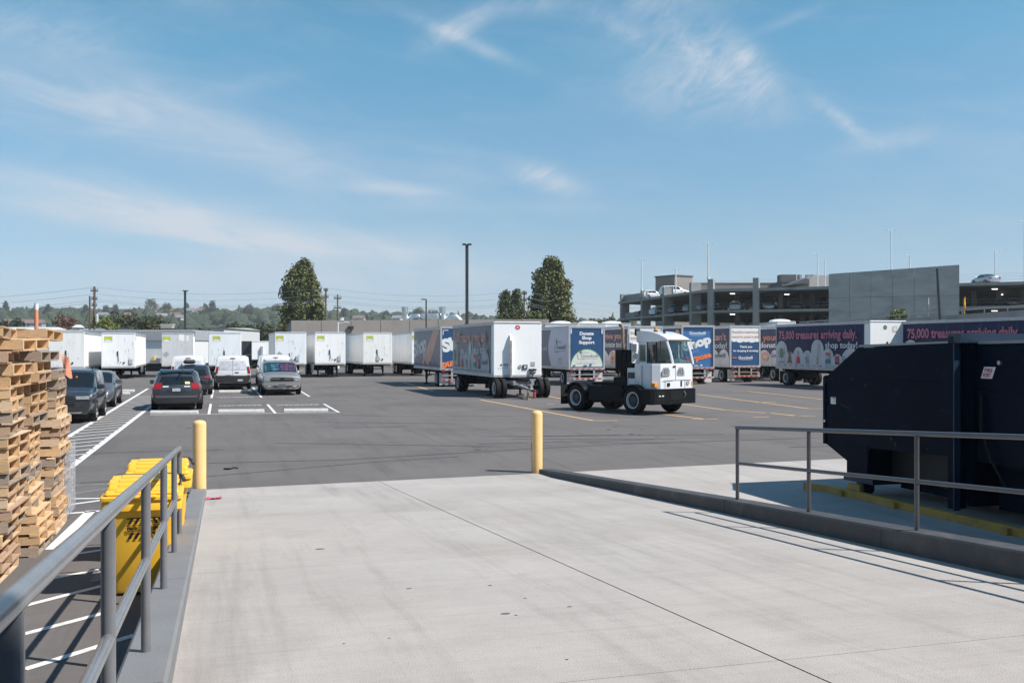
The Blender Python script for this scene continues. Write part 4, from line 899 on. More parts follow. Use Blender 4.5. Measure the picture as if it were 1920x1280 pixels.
def goods(s, x, z, k, fade=False):
    """small drawn second hand goods, about 0.9 m high"""
    def e(cx, cy, rx, ry): return ell(x+cx, z+cy, rx, ry, 12)
    def q(a, b_, c, d): return rect(x+a, z+b_, x+c, z+d)
    if k == 'chair': return [(m_pgreen, [q(-.18, .45, .18, .95), q(-.24, .36, .24, .47)]), (m_pblack, [q(-.02, .1, .02, .36), q(-.26, .06, .26, .1), q(-.3, 0, -.25, .08), q(.25, 0, .3, .08), q(-.34, .55, -.29, .75), q(.29, .55, .34, .75)])]
    if k == 'bear': return [(m_pbrown, [e(0, .28, .17, .24), e(0, .6, .15, .15), e(-.13, .72, .06, .06), e(.13, .72, .06, .06), e(-.16, .08, .1, .09), e(.16, .08, .1, .09)])]
    if k == 'bag': return [(m_pred, [[(x-.22, z), (x+.22, z), (x+.16, z+.42), (x-.16, z+.42)], [(x-.1, z+.42), (x-.07, z+.42), (x-.04, z+.72), (x-.075, z+.72)], [(x+.07, z+.42), (x+.1, z+.42), (x+.075, z+.72), (x+.04, z+.72)], q(-.07, .70, .07, .73)])]
    if k == 'shoes': return [(m_pgrey, [[(x-.22, z+.3), (x-.12, z+.5), (x+.05, z+.2), (x+.02, z+.02), (x-.1, z)], [(x-.02, z+.4), (x+.12, z+.46), (x+.24, z+.12), (x+.16, z), (x+.06, z+.05)]])]
    if k == 'lamp': return [(m_pw2, [[(x-.26, z+.75), (x+.26, z+.75), (x+.22, z+1.22), (x-.22, z+1.22)]]), (m_ptan, [q(-.015, .5, .015, .76), e(0, .22, .09, .24), q(-.1, 0, .1, .04)])]
    if k == 'towels': return [(m_pteal, [q(-.24, 0, .24, .12)]), (m_pdk, [q(-.24, .125, .24, .22)]), (m_pteal, [q(-.22, .225, .22, .33)]), (m_pw2, [q(-.22, .335, .22, .43)]), (m_orange2, [q(-.21, .435, .21, .56)]), (m_pred, [q(-.2, .565, .2, .68)])]
    if k == 'boots': return [(m_pred, [q(-.2, .1, -.04, .5), q(.02, .1, .18, .5)]), (m_pblack, [q(-.2, 0, .02, .1), q(.02, 0, .24, .1)])]
    return []
def treasures(t, L, W, zb, zt, navy, hd, wh, bub, muted=False):
    s = side_sheet(t, L); z0, z1 = zb+.18, zt-.17
    s.shapes('side_wrap', [(navy, [rect(.12, z0, L-.55, z1)])])
    k = L/9.8
    bb = bubbles([(.75*k, .66*k, z0+1.62), (1.72*k, .5*k, z0+.95), (2.68*k, .56*k, z0+1.22), (3.66*k, .52*k, z0+1.02), (4.75*k, .66*k, z0+1.68), (5.85*k, .55*k, z0+1.15), (6.8*k, .5*k, z0+.8), (8.05*k, .95*k, z0+1.15)], z0)
    s.shapes('cloud_print', [(bub, [p]) for p in bb], step=1)
    it = []
    for x, g in ((.75, 'chair'), (1.72, 'bear'), (2.68, 'bag'), (3.66, 'shoes'), (4.75, 'lamp'), (5.85, 'towels'), (6.8, 'boots')): it += goods(s, x*k, z0+.2, g)
    s.shapes('goods_print', it)
    s.text('75,000 treasures arriving daily.', .55*k, z1-.78, .50, hd, w=L*.87 - .4, bold=.028)
    s.text('shop today!', 8.75*k, z1-1.36, .36, wh, w=3.1*k, bold=.012, align='r')
    s.text('Goodwill', 8.0*k, z0+.42, .26, m_pdk, w=1.35*k, bold=.01, align='c')
    seams(s, L, z0, z1)
    b = MB()
    for i in range(14): b.add([s.pt(.5+i*L/15, z0+.06), s.pt(.7+i*L/15, z0+.06), s.pt(.7+i*L/15, z0+.1), s.pt(.5+i*L/15, z0+.1)], [(0, 1, 2, 3)])
    b.obj('marker_dash', m_pblack, t, fix=False, kind='stuff')
    return s
GB = 'wrapped delivery trailers of the charity shop'
t11 = trailer('white fronted wrapped trailer standing on a two wheel dolly in the middle of the yard', near_corner(925, 48.0), 8.6, .98, 3.66, 'front', W=2.44, group=GB)
treasures(t11, 8.6, 2.44, .98, 3.66, m_navy2, m_orange2, m_pw2, mat('wrap_glare_cloud', (.40, .41, .43), .5, var=.08))  # this side's washed-out look under grazing sun is put into the print colours
s = Sheet(t11, (0, -.012, 0), (1, 0, 0), (0, 0, 1), .004)
s.shapes('badge', [(m_pred, [ell(1.22, 3.39, .13, .11, 18)])]); s.shapes('badge_mark', [(m_pw, [[(1.14, 3.37), (1.2, 3.42), (1.3, 3.41), (1.27, 3.38), (1.19, 3.36)]])])
s.text('4 03', .32, 1.52, .12, m_pdk, w=.42, bold=.02); s.text('4 D 37', .22, 1.4, .045, m_pdk, w=.5)
b = MB(); b.prism([(0, 1.02), (0, 3.05), (-.1, 3.0), (-.22, 2.75), (-.22, 1.1)], lambda a_, c_, d_: (d_, a_-.012, c_), .80, .86); b.obj('hose_guard', m_tw, t11)
b = MB(); b.box((.795, -.26, 1.05), (.865, -.235, 2.75)); b.obj('guard_edge', mat('rust_streak', (.42, .30, .22), .8, var=.5, scale=3, c2=(.2, .09, .04), c2amt=.9, c2scale=2), t11)
b = MB(); b.box((1.47, -.06, 1.37), (1.71, -.012, 1.58)); b.obj('connector_box', m_dark, t11); b = MB(); b.box((1.53, -.066, 1.41), (1.65, -.061, 1.54)); b.obj('connector_socket', m_pw2, t11)
b = MB(); b.box((1.9, -.03, 1.52), (2.1, -.012, 1.72)); b.obj('permit_holder', m_alu, t11)
b = MB(); b.tube([(1.78, -.02, 1.35), (1.9, -.16, 1.28), (2.0, -.16, 1.38), (2.1, -.05, 1.3)], .035, 6); b.tube([(1.85, -.05, 1.2), (1.95, -.15, 1.1), (2.1, -.12, 1.22)], .04, 6); b.tube([(1.8, -.05, 1.34), (2.15, -.1, 1.33)], .05, 6); b.obj('air_hose', m_dark, t11, smooth=50)
b = MB(); b.cyl((1.34, -.05, 1.5), (1.34, -.012, 1.5), .09, 10); b.obj('air_coupling', m_alu, t11)
# converter dolly under its nose
dl = thing('trailer_dolly', 'steel converter dolly with four tyres and an A shaped tongue under the wrapped trailer', 'trailer dolly', t11.location, YAW)
for x, o in ((-.02, -1), (.30, -1), (2.14, 1), (2.46, 1)): wheel(dl, x, -.55, .47, .25, o)
b = MB(); b.cyl((.0, -.55, .5), (2.44, -.55, .5), .09, 10); b.obj('axle', m_under, dl)
b = MB()
for x in (.75, 1.69):
    for (p, q) in (((x, -.35, .72), (1.22, -2.35, .42)),): b.cyl(p, q, .075, 4); 
b.box((.7, -1.0, .62), (.84, .4, .82)); b.box((1.6, -1.0, .62), (1.74, .4, .82)); b.box((.7, -.62, .60), (1.74, -.5, .8)); b.box((.9, -1.35, .55), (1.55, -1.25, .68)); b.obj('tongue_frame', mat('dolly_steel', (.30, .30, .30), .55, .3, var=.2, scale=5), dl)
b = MB(); b.cyl((1.22, -.3, .86), (1.22, -.3, .95), .5, 16); b.box((.8, -.7, .80), (1.64, .2, .87)); b.obj('fifth_wheel', m_under, dl)
b = MB(); b.cyl((1.22, -2.3, .42), (1.22, -2.55, .42), .06, 8); b.tube([(1.22, -2.5, .42), (1.14, -2.6, .42), (1.22, -2.7, .42), (1.30, -2.6, .42), (1.22, -2.5, .42)], .03, 6); b.obj('tow_eye', m_dark, dl)
b = MB(); b.cyl((1.05, -2.2, .42), (1.05, -2.2, .02), .05, 8); b.cyl((1.05, -2.2, 0), (1.05, -2.2, .03), .14, 10); b.obj('support_foot', m_rust, dl); b = MB(); b.cyl((1.38, -2.15, .45), (1.38, -2.15, .1), .07, 8); b.obj('jack', m_pred, dl)
b = MB(); b.tube([(1.1, -1.2, .8), (1.3, -1.6, .7), (1.2, -2.1, .58)], .03, 5); b.tube([(1.45, -1.1, .8), (1.2, -1.5, .65), (1.4, -1.9, .5)], .03, 5); b.obj('air_hose', m_pblack, dl, kind='stuff')
b = MB(); b.cyl((.55, -.2, .55), (1.85, -.2, .55), .14, 10); b.obj('air_tank', m_under, dl)

t10 = trailer('wrapped trailer with orange streak and blue door, just left of the dolly trailer', near_corner(825.5, 61), 8.5, 1.02, 3.72, 'rear', group=GB)
s = side_sheet(t10, 8.5); s.shapes('side_wrap', [(m_navy2, [rect(.1, 1.2, 8.4, 3.52)])])
s.shapes('streak_print', [(m_orange2, [[(2.6, 1.25), (5.2, 1.25), (8.2, 3.5), (6.4, 3.5)]]), (mat('wrap_faded_violet', (.16, .16, .22), .45), [[(.1, 1.2), (2.2, 1.2), (2.2, 1.5), (.1, 2.0)]])])
s.text('Shop', -.0+.15, 1.75, 1.05, m_pw2, w=4.3, bold=.05, rot=R(7))
s.shapes('skyline_print', [(m_pdk, [rect(.1+.5*i, 1.2, .48+.5*i, 1.34+.1*((i*5) % 3)) for i in range(16)])], step=1); seams(s, 8.5, 1.2, 3.52)
s = Sheet(t10, (0, -.0, 0), (1, 0, 0), (0, 0, 1), .004)
s.text('Shop', .18, 2.15, .72, m_pw, w=2.1, bold=.06, rot=R(14)); s.text('purpose', .14, 1.2, .42, m_orange, w=2.1, bold=.05, rot=R(10)); s.text('with', .9, 1.78, .32, m_ltblue, w=.9, bold=.04, rot=R(12))
s.shapes('latch_print', [(m_pw, [rect(.16, 3.2, .20, 3.5), rect(.16, 3.46, .5, 3.5)])])

def state_logo(s, x, z, k, m):
    s.shapes('logo_outline', [(m, [[(x, z), (x+.5*k, z+.02*k), (x+.5*k, z+.05*k), (x+.03*k, z+.04*k)], [(x-.03*k, z+.05*k), (x+.02*k, z), (x+.03*k, z+.3*k), (x-.06*k, z+.38*k)]]), (m_pgreen, [rect(x+.12*k, z+.38*k, x+.28*k, z+.62*k)])])
    s.text('Evergreen', x+.32*k, z+.46*k, .07*k, m, w=.55*k); s.text('Goodwill', x+.22*k, z+.16*k, .2*k, m, w=1.25*k, bold=.0)
    s.text('of Northwest Washington', x+.3*k, z+.05*k, .05*k, m, w=1.15*k)
t12 = trailer('trailer whose blue rear door reads Donate Shop Support', near_corner(1066, 63), 8.5, 1.02, 3.80, 'rear', W=2.46, group=GB)
s = side_sheet(t12, 8.5); s.shapes('side_wrap', [(m_navy2, [rect(.1, 1.2, 8.4, 3.6)])])
s.shapes('fade_print', [(mat('wrap_lilac', (.50, .50, .58), .45, var=.08), [[(8.4, 1.2), (8.4, 3.6)] + [(5.1 - .6*math.sin((a/10)*math.pi), 3.6 - 2.4*a/10) for a in range(11)]])])
state_logo(s, 5.9, 2.1, 1.4, m_pdk); s.text('Goodwill', 4.3, 2.2, .35, m_pw2, w=1.6, align='r')
s.text('JOBS', 6.4, 1.6, .14, m_pgrey, w=.8); s.text('FOR ALL', 6.5, 1.4, .12, m_pgrey, w=.8)
s = Sheet(t12, (0, -.0, 0), (1, 0, 0), (0, 0, 1), .004)
for i, w_ in enumerate(('Donate', 'Shop', 'Support')): s.text(w_, 1.23, 3.22 - .28*i, .2, m_pw, w=(.95, .66, 1.06)[i], bold=.04, align='c')
s.shapes('arc_print', [(mat('print_arc_green', (.15, .35, .12), .5), [[(2.3, 1.2)] + ell(1.23, 1.2, 1.1, 1.13, 24, 0, 180)[1:-1] + [(.12, 1.2)]]), (mat('print_cream', (.60, .62, .58), .5, var=.08), [[(2.28, 1.2)] + ell(1.23, 1.2, 1.06, 1.08, 24, 0, 180)[1:-1] + [(.14, 1.2)]])])
state_logo(s, .62, 1.66, .95, m_pgrey); s.text('because jobs change lives', .55, 1.42, .07, m_pgrey, w=1.3)
s.shapes('latch_print', [(m_pw, [rect(.13, 3.3, .2, 3.62), rect(2.22, 3.3, 2.3, 3.62)])])
s.shapes('latch', [(m_pdk, [rect(.3, 1.25, .45, 1.32), rect(1.0, 1.24, 1.25, 1.31), rect(1.4, 1.26, 1.55, 1.38)])])

m_faded_side = mat('wrap_blue_grey', (.05, .058, .105), .5, var=.12, scale=1.5, spec=.2)
def donate_side(t, L, zt, txts, cloud=True, zc=2.25):
    s = side_sheet(t, L); s.shapes('side_wrap', [(m_faded_side, [rect(.1, 1.2, L-.1, zt-.2)])])
    if cloud: s.shapes('cloud_print', [(m_pw2, [p]) for p in bubbles([(L-5.6, .9, zc-.2), (L-4.1, 1.0, zc), (L-2.4, 1.1, zc), (L-.9, .8, zc)], 1.2)])
    for tx, x, z, h, m, w, al in txts: s.text(tx, x, z, h, m, w=w, bold=.02, align=al)
    seams(s, L, 1.2, zt-.2)
    return s
t13 = trailer('trailer with red lettering on a white top panel, half hidden behind the yard truck cab', near_corner(1177, 64), 8.5, 1.05, 3.82, 'rear', W=2.46, group=GB)
s = donate_side(t13, 8.5, 3.82, [('give your', 8.1, 3.0, .4, m_orange2, 3.6, 'r'), ('donate today', 8.2, 2.45, .38, m_pw2, 3.8, 'r'), ('Goodwill', 8.3, 1.75, .3, m_pdk, 1.8, 'r')])
s.shapes('face_print', [(m_orange2, [ell(6.0, 1.75, .35, .45)])]); s.shapes('face_mark', [(m_pbrown, [ell(6.0, 1.7, .16, .1)])])
def thanks_door(t, zt, right_note=True):
    s = Sheet(t, (0, -.0, 0), (1, 0, 0), (0, 0, 1), .004)
    s.shapes('door_print', [(m_pw, [rect(.12, zt-1.05, 2.34, zt-.16)])] + [(m_pw, [ell(x, zt-1.02, r_, r_*.55, 16)]) for x, r_ in ((.33, .22), (.78, .32), (1.25, .26), (1.72, .32), (2.12, .24))])
    s.text('Goodwill provides free job', 1.23, zt-.52, .16, m_orange2, w=2.08, bold=.02, align='c'); s.text('training for people in need.', 1.23, zt-.85, .16, m_orange2, w=2.08, bold=.02, align='c')
    s.text('Thank you', 1.23, zt-1.55, .15, m_pw, w=.98, bold=.03, align='c'); s.text('for shopping & donating!', 1.23, zt-1.82, .13, m_pw, w=1.95, bold=.03, align='c')
    s.text('Goodwill', 1.2, zt-2.33, .19, m_pw, w=1.1, bold=.02, align='c'); s.shapes('rule_print', [(m_pw, [rect(.75, zt-2.40, 1.65, zt-2.385)]), (m_orange, [rect(.18, zt-2.27, .5, zt-2.22)])])
thanks_door(t13, 3.82)
t14 = trailer('trailer whose blue door reads Shop with purpose in slanted letters', near_corner(1278, 65.5), 8.5, 1.02, 3.90, 'rear', W=2.40, group=GB)
s = donate_side(t14, 8.5, 3.9, [('give', 7.0, 2.9, .5, m_orange2, 2.0, 'r'), ('donate', 7.8, 2.3, .4, m_pw2, 2.6, 'r')]); s.shapes('ring_print', [(m_orange2, [ell(7.9, 3.2, .38, .42)])]); s.shapes('ring_mark', [(m_faded_side, [ell(7.9, 3.2, .17, .2)])])
s = Sheet(t14, (0, -.0, 0), (1, 0, 0), (0, 0, 1), .004); s.shapes('door_print', [(m_blue2, [rect(.12, 1.16, 2.1, 3.5)])])
s.text('Goodwill', 1.15, 3.28, .2, m_pw, w=1.2, bold=.02, align='c'); s.shapes('rule_print', [(m_pw, [rect(.68, 3.20, 1.65, 3.215)])])
s.text('Shop', .16, 2.2, .58, m_pw, w=2.1, bold=.06, rot=R(15)); s.text('with', .62, 1.92, .3, m_ltblue, w=.7, bold=.04, rot=R(15)); s.text('purpose', .18, 1.38, .36, m_orange, w=2.05, bold=.05, rot=R(12))
s.shapes('latch', [(m_pw, [rect(.9, 1.2, 1.2, 1.25), rect(1.35, 1.2, 1.5, 1.3)])])
t15 = trailer('trailer with rusty rear frame whose door thanks people for shopping and donating', near_corner(1368.5, 69), 8.5, 1.05, 3.96, 'rusty', W=2.38, group=GB)
s = donate_side(t15, 8.5, 3.96, [('you can', 5.6, 2.95, .45, m_orange2, 2.6, 'r'), ("can't", 8.0, 2.95, .45, m_orange2, 1.9, 'r'), ('today!', 8.1, 2.38, .40, m_pw2, 2.0, 'r'), ('Goodwill', 7.9, 1.72, .32, m_pdk, 2.6, 'r')], zc=2.3)
thanks_door(t15, 3.96); 
t16 = trailer('wrapped trailer seen as a strip with orange lettering between two other trailers', near_corner(1466, 71.5), 8.5, 1.05, 3.98, 'rear', W=2.44, group=GB)
s = donate_side(t16, 8.5, 3.98, [('give your', 7.9, 2.95, .45, m_orange, 3.8, 'r'), ('donate', 8.1, 2.42, .38, m_pw, 2.6, 'r'), ('Goodwill', 9.0, 1.72, .32, m_pdk, 2.0, 'r')], zc=2.25)
s.shapes('face_print', [(m_orange2, [ell(6.3, 1.75, .5, .38)])]); s.shapes('face_mark', [(m_pw2, [ell(6.15, 1.75, .16, .12), ell(6.5, 1.75, .16, .12)])])
t17 = trailer('navy wrapped trailer with the whole 75,000 treasures line and goods in view', near_corner(1631, 55.7), 9.8, 1.05, 3.92, 'front', W=2.44, group=GB)
treasures(t17, 9.8, 2.44, 1.05, 3.92, m_navy, m_pinkred, m_pw, mat('wrap_cloud_white', (.52, .53, .56), .5, var=.06))
s = Sheet(t17, (0, -.012, 0), (1, 0, 0), (0, 0, 1), .004); s.shapes('badge', [(m_pgreen, [ell(1.0, 3.55, .13, .13, 16)])]); s.shapes('frame_print', [(m_ptan, [rect(1.5, 3.3, 1.78, 3.62)]), (m_pw, [rect(1.53, 3.33, 1.75, 3.59)])])
b = MB(); b.box((1.1, -.05, 2.2), (1.18, -.012, 2.75)); b.obj('document_holder', m_dark, t17)
t18 = trailer('navy wrapped trailer above the compactor, its 75,000 treasures line cut by the picture edge', near_corner(1948, 47), 9.8, 1.05, 3.90, 'front', W=2.44, group=GB)
treasures(t18, 9.8, 2.44, 1.05, 3.90, m_navy, m_pinkred, m_pw, MATS['wrap_cloud_white'])
for k, (px, Yd, lab) in enumerate(((1022, 80, 'white roofed trailer behind the Donate Shop Support trailer'), (1075, 82, 'white roofed trailer behind the trailer with the lilac side'), (1120, 84, 'white roofed trailer just in front of the far garage corner'), (1458, 78, 'white roofed trailer peeking above the navy wrapped trailer'))):
    a = near_corner(px, Yd); w = (62 if px < 1400 else 34)/FOC*Yd
    tt = trailer(lab, a, 6, 1.05, EYE + (HZ - (606 if px < 1400 else 602.5))/FOC*Yd, 'front', W=w, rz=0, skin=m_tw, group='white roofed trailers in the back row')
    b = MB(); b.lathe([(.9, 0), (.8, .14), (.4, .22), (.02, .24)], 14, (w*.5, 2, EYE + (HZ - (606 if px < 1400 else 602.5))/FOC*Yd + .002)); b.obj('roof_vent', m_tw, tt, smooth=60)
# ------------------------------------------------------------------ cars and vans
def paint(n, c, metal=0.0, rough=.3): return mat('car_paint_' + n, c, rough, metal, var=.03, scale=2, coat=.8)
m_glass = mat('car_glass', (.010, .013, .016), .06, spec=.7, var=.05)
m_trim = mat('black_plastic', (.022, .022, .024), .6, var=.1)
m_chrome = mat('chrome', (.55, .55, .56), .2, .9, var=.05)
m_plate = mat('licence_plate', (.42, .48, .52), .45, var=.15, scale=14)
m_head = mat('headlamp', (.35, .37, .40), .15, .2, var=.3, scale=12)
m_lampw = mat('lamp_clear', (.55, .55, .55), .2)
m_amber = mat('lamp_amber', (.75, .28, .02), .25)
m_crim = mat('rim_alloy', (.40, .41, .43), .35, .6, var=.1)
class Shell:
    """car body as lofted rings; point(a, b): a along the rings, b from sill (0) to roof centre (7)"""
    def __init__(s, secs, W, H, sill, tumble):
        s.rings = []; hw = W/2
        for (yl, zb, yt, zt, g, wf) in secs:
            h = hw*wf; r = []
            r.append((h*.84, yl, sill)); r.append((h*.965, yl, sill+.13)); r.append((h, yl, sill + (zb-sill)*.58)); r.append((h*.985, yl, zb-.10)); r.append((h*.945, yl + (yt-yl)*.12, zb))
            if g: r += [(h - tumble, yl + (yt-yl)*.86, zt-.11), (h - tumble - .13, yt, zt-.03), (0, yt, zt)]
            else: r += [(h*.86, yt, zb + (zt-zb)*.55), (h*.60, yt, zt-.012), (0, yt, zt)]
            s.rings.append([Vector((x, y, z)) for x, y, z in r])
    def point(s, a, b, sg):
        i = min(int(a), len(s.rings)-2); f = a-i; j = min(int(b), 6); g = b-j
        p = s.rings[i][j].lerp(s.rings[i][j+1], g).lerp(s.rings[i+1][j].lerp(s.rings[i+1][j+1], g), f); return Vector((p.x*sg, p.y, p.z))
    def capp(s, end, c, b):
        r = s.rings[0 if end == 0 else -1]; j = min(int(b), 6); p = r[j].lerp(r[j+1], b-j)
        bul = .07*(1 - c*c)*(-1 if end == 0 else 1); return Vector((p.x*c, p.y + bul, p.z))
    def body(s):
        mb = MB(); n = len(s.rings); k = 8
        for sg in (1, -1):
            vs = []
            for i in range(n):
                for j in range(k): p = s.rings[i][j]; vs.append((p.x*sg, p.y, p.z))
            mb.add(vs, [(i*k+j, (i+1)*k+j, (i+1)*k+j+1, i*k+j+1) for i in range(n-1) for j in range(k-1)])
        for e in (0, 1):
            cs = [-1, -.75, -.4, 0, .4, .75, 1]; vs = [s.capp(e, c, b) for b in range(8) for c in cs]; m = len(cs)
            mb.add(vs, [(b*m+c, b*m+c+1, b*m+m+c+1, b*m+m+c) for b in range(7) for c in range(m-1)])
        r0 = s.rings[0][0]; r1 = s.rings[-1][0]; mb.add([(-r0.x, r0.y+.1, r0.z), (r0.x, r0.y+.1, r0.z), (r1.x, r1.y-.1, r1.z), (-r1.x, r1.y-.1, r1.z)], [(0, 1, 2, 3)])
        return mb
    def side(s, a0, a1, b0, b1, sg, off=.008, n=5, m=2, curve=None):
        mb = MB(); vs = []; 
        for i in range(n+1):
            for j in range(m+1):
                a = a0 + (a1-a0)*i/n; b = b0 + (b1-b0)*j/m
                if curve: a, b = curve(i/n, j/m)
                p = s.point(a, b, sg); q = s.point(min(a+.05, len(s.rings)-1.001), b, sg) - s.point(max(a-.05, 0), b, sg); w = s.point(a, min(b+.05, 6.99), sg) - s.point(a, max(b-.05, 0), sg)
                nn = q.cross(w); nn = nn.normalized() if nn.length > 1e-9 else Vector((sg, 0, 0))
                if nn.x*sg < 0 and abs(nn.x) > .2: nn = -nn
                elif nn.z < 0 and abs(nn.x) <= .2: nn = -nn
                vs.append(p + nn*off)
        mb.add(vs, [(i*(m+1)+j, (i+1)*(m+1)+j, (i+1)*(m+1)+j+1, i*(m+1)+j+1) for i in range(n) for j in range(m)]); return mb
    def cap(s, end, c0, c1, b0, b1, off=.01, n=6, m=2, taper=0.0):
        mb = MB(); vs = []
        for i in range(n+1):
            for j in range(m+1):
                f = j/m; b = b0 + (b1-b0)*f; c = c0 + (c1-c0)*i/n; c = c*(1 - taper*f); p = s.capp(end, c, b); vs.append(p + Vector((0, -off if end == 0 else off, .3*off)))
        mb.add(vs, [(i*(m+1)+j, (i+1)*(m+1)+j, (i+1)*(m+1)+j+1, i*(m+1)+j+1) for i in range(n) for j in range(m)]); return mb
CAR_T, CAR_R = None, None
def car_wheel_meshes():
    global CAR_T, CAR_R, M_T, M_R
    b = MB(); b.lathe([(.23, -.10), (.30, -.115), (.335, -.10), (.345, -.06), (.345, .06), (.335, .10), (.30, .115), (.23, .10)], 22, axis='x', cap=False); CAR_T = b.mesh('tyre', m_black, smooth=35)
    b = MB(); b.lathe([(.235, .06), (.235, .106), (.215, .108), (.205, .05), (.0, .05)], 20, axis='x')
    for k in range(5):
        a = 2*math.pi*k/5; M = Matrix.Rotation(a, 4, 'X'); b.box((.05, -.028, .03), (.098, .028, .212), M)
    b.cyl((.04, 0, 0), (.104, 0, 0), .055, 10); CAR_R = b.mesh('rim', m_crim, smooth=35)
car_wheel_meshes()
def car(name, label, cat, loc, fwd, sp, pm, group=None, z=0.0, detail=True):
    t = thing(name, label, cat, (loc[0], loc[1], z), math.atan2(-fwd[0], fwd[1]), group)
    sh = Shell(sp['secs'], sp['W'], sp['H'], sp['sill'], sp.get('tumble', .17)); W = sp['W']
    sh.body().obj('body', pm, t, smooth=38)
    wr = sp.get('wr', .345)
    for wy in sp['axles']:
        for sg in (1, -1):
            b = MB(); xo = W/2*.965; R_ = wr+.075
            pts = [(wy + R_*math.cos(R(a)), max(sp['sill']-.02, wr + R_*math.sin(R(a)))) for a in range(-20, 201, 10)]
            b.prism(pts, lambda a_, c_, d_: (d_, a_, c_), sg*(xo-.25), sg*(xo+.028)); b.obj('wheel_well_shade', m_trim, t)  # solid black piece stands for the shade inside an open wheel well
            S = Matrix.Diagonal((sg*sp.get('ww', 1.0), wr/.345, wr/.345, 1)); o = link('wheel', CAR_T, t, T(sg*(xo-.07), wy, wr) @ S); link('rim', CAR_R, o)
    b = MB(); b.box((-W*.36, .3, .16), (W*.36, sp['L']-.4, sp['sill']+.05)); b.obj('underbody', m_trim, t)
    for sg in (1, -1):
        for (a0, a1, b0, b1, nm) in sp['glass']: sh.side(a0, a1, b0, b1, sg).obj(nm, m_glass, t, smooth=60)
        if detail:
            for (a0, a1, b0, b1) in sp.get('seams', ()): sh.side(a0, a1, b0, b1, sg, off=.004, n=1).obj('door_seam', m_trim, t, kind='stuff')
            for a in sp.get('handles', ()): 
                p = sh.point(a, 3.0, sg); b = MB(); b.rbox((p.x-.02, p.y-.1, p.z-.015), (p.x+.02, p.y+.1, p.z+.02), .012); b.obj('door_handle', pm if not sp.get('chrome_handle') else m_chrome, t)
            if 'cladding' in sp: sh.side(.02, len(sp['secs'])-1.02, 0.05, 1.0, sg, off=.006, n=10, m=1).obj('sill_trim', m_trim, t)
            a = sp.get('mirror')
            if a:
                p = sh.point(a, 4.1, sg); b = MB(); b.rbox((min(p.x, p.x+sg*.26)+.0, p.y-.09, p.z-.02), (max(p.x, p.x+sg*.26), p.y+.06, p.z+.16), .04); b.obj('wing_mirror', sp.get('mirror_mat', pm), t)
            if 'rails' in sp:
                a0, a1 = sp['rails']; pts = [sh.point(a0 + (a1-a0)*i/8, 6, sg) + Vector((0, 0, .05 if 0 < i < 8 else .0)) for i in range(9)]
                b = MB(); b.tube(pts, .018, 6); b.obj('roof_rail', sp.get('rail_mat', m_trim), t, smooth=50)
    for (a0, b0, b1) in sp.get('windshield', ()):
        m = MB()
        for sg in (1, -1):
            q = sh.side(a0+.06, a0+.94, b0, b1, sg, n=3, m=4); m.add(q.v, q.f)
        m.obj('windshield', m_glass, t, smooth=60)
    
    t.scale = sp.get('scale', (1, 1, .93)); return t, sh
SUV = dict(L=4.57, W=1.86, H=1.66, sill=.30, axles=(.90, 3.56), wr=.355, tumble=.19,
    secs=[(0, 1.03, .42, 1.56, 1, .93), (.35, 1.05, .62, 1.63, 1, .985), (1.3, 1.03, 1.3, 1.665, 1, 1), (2.3, 1.00, 2.1, 1.65, 1, 1), (3.0, .98, 2.45, 1.60, 1, 1), (3.45, .97, 3.35, 1.06, 0, .99), (4.15, .90, 4.15, .99, 0, .97), (4.45, .80, 4.45, .86, 0, .92), (4.57, .68, 4.55, .74, 0, .84)],
    glass=[(.55, 1.35, 4.12, 4.9, 'quarter_window'), (1.42, 2.35, 4.1, 4.92, 'side_window'), (2.42, 3.75, 4.1, 4.92, 'side_window')], seams=[(1.39, 1.41, .9, 4.1), (2.38, 2.4, .9, 4.1)], handles=(1.6, 2.6), mirror=4.15, windshield=((4, 5.1, 7),), rails=(.5, 3.9))
BIGSUV = dict(L=5.1, W=2.0, H=1.86, sill=.34, axles=(1.05, 4.0), wr=.40, tumble=.17,
    secs=[(0, 1.12, .25, 1.76, 1, .95), (.4, 1.14, .5, 1.84, 1, .99), (1.5, 1.14, 1.5, 1.875, 1, 1), (2.6, 1.13, 2.4, 1.865, 1, 1), (3.4, 1.12, 2.95, 1.80, 1, 1), (3.75, 1.12, 3.7, 1.22, 0, 1), (4.5, 1.08, 4.5, 1.17, 0, .985), (4.95, 1.04, 4.95, 1.12, 0, .96), (5.1, .99, 5.08, 1.05, 0, .91)],
    glass=[(.4, 1.3, 4.12, 4.9, 'quarter_window'), (1.4, 2.3, 4.1, 4.92, 'side_window'), (2.4, 3.75, 4.1, 4.92, 'side_window')], seams=[(1.36, 1.38, .9, 4.1), (2.35, 2.37, .9, 4.1)], handles=(1.6, 2.6), mirror=4.1, windshield=((4, 5.1, 7),), rails=(.5, 3.6), chrome_handle=1)
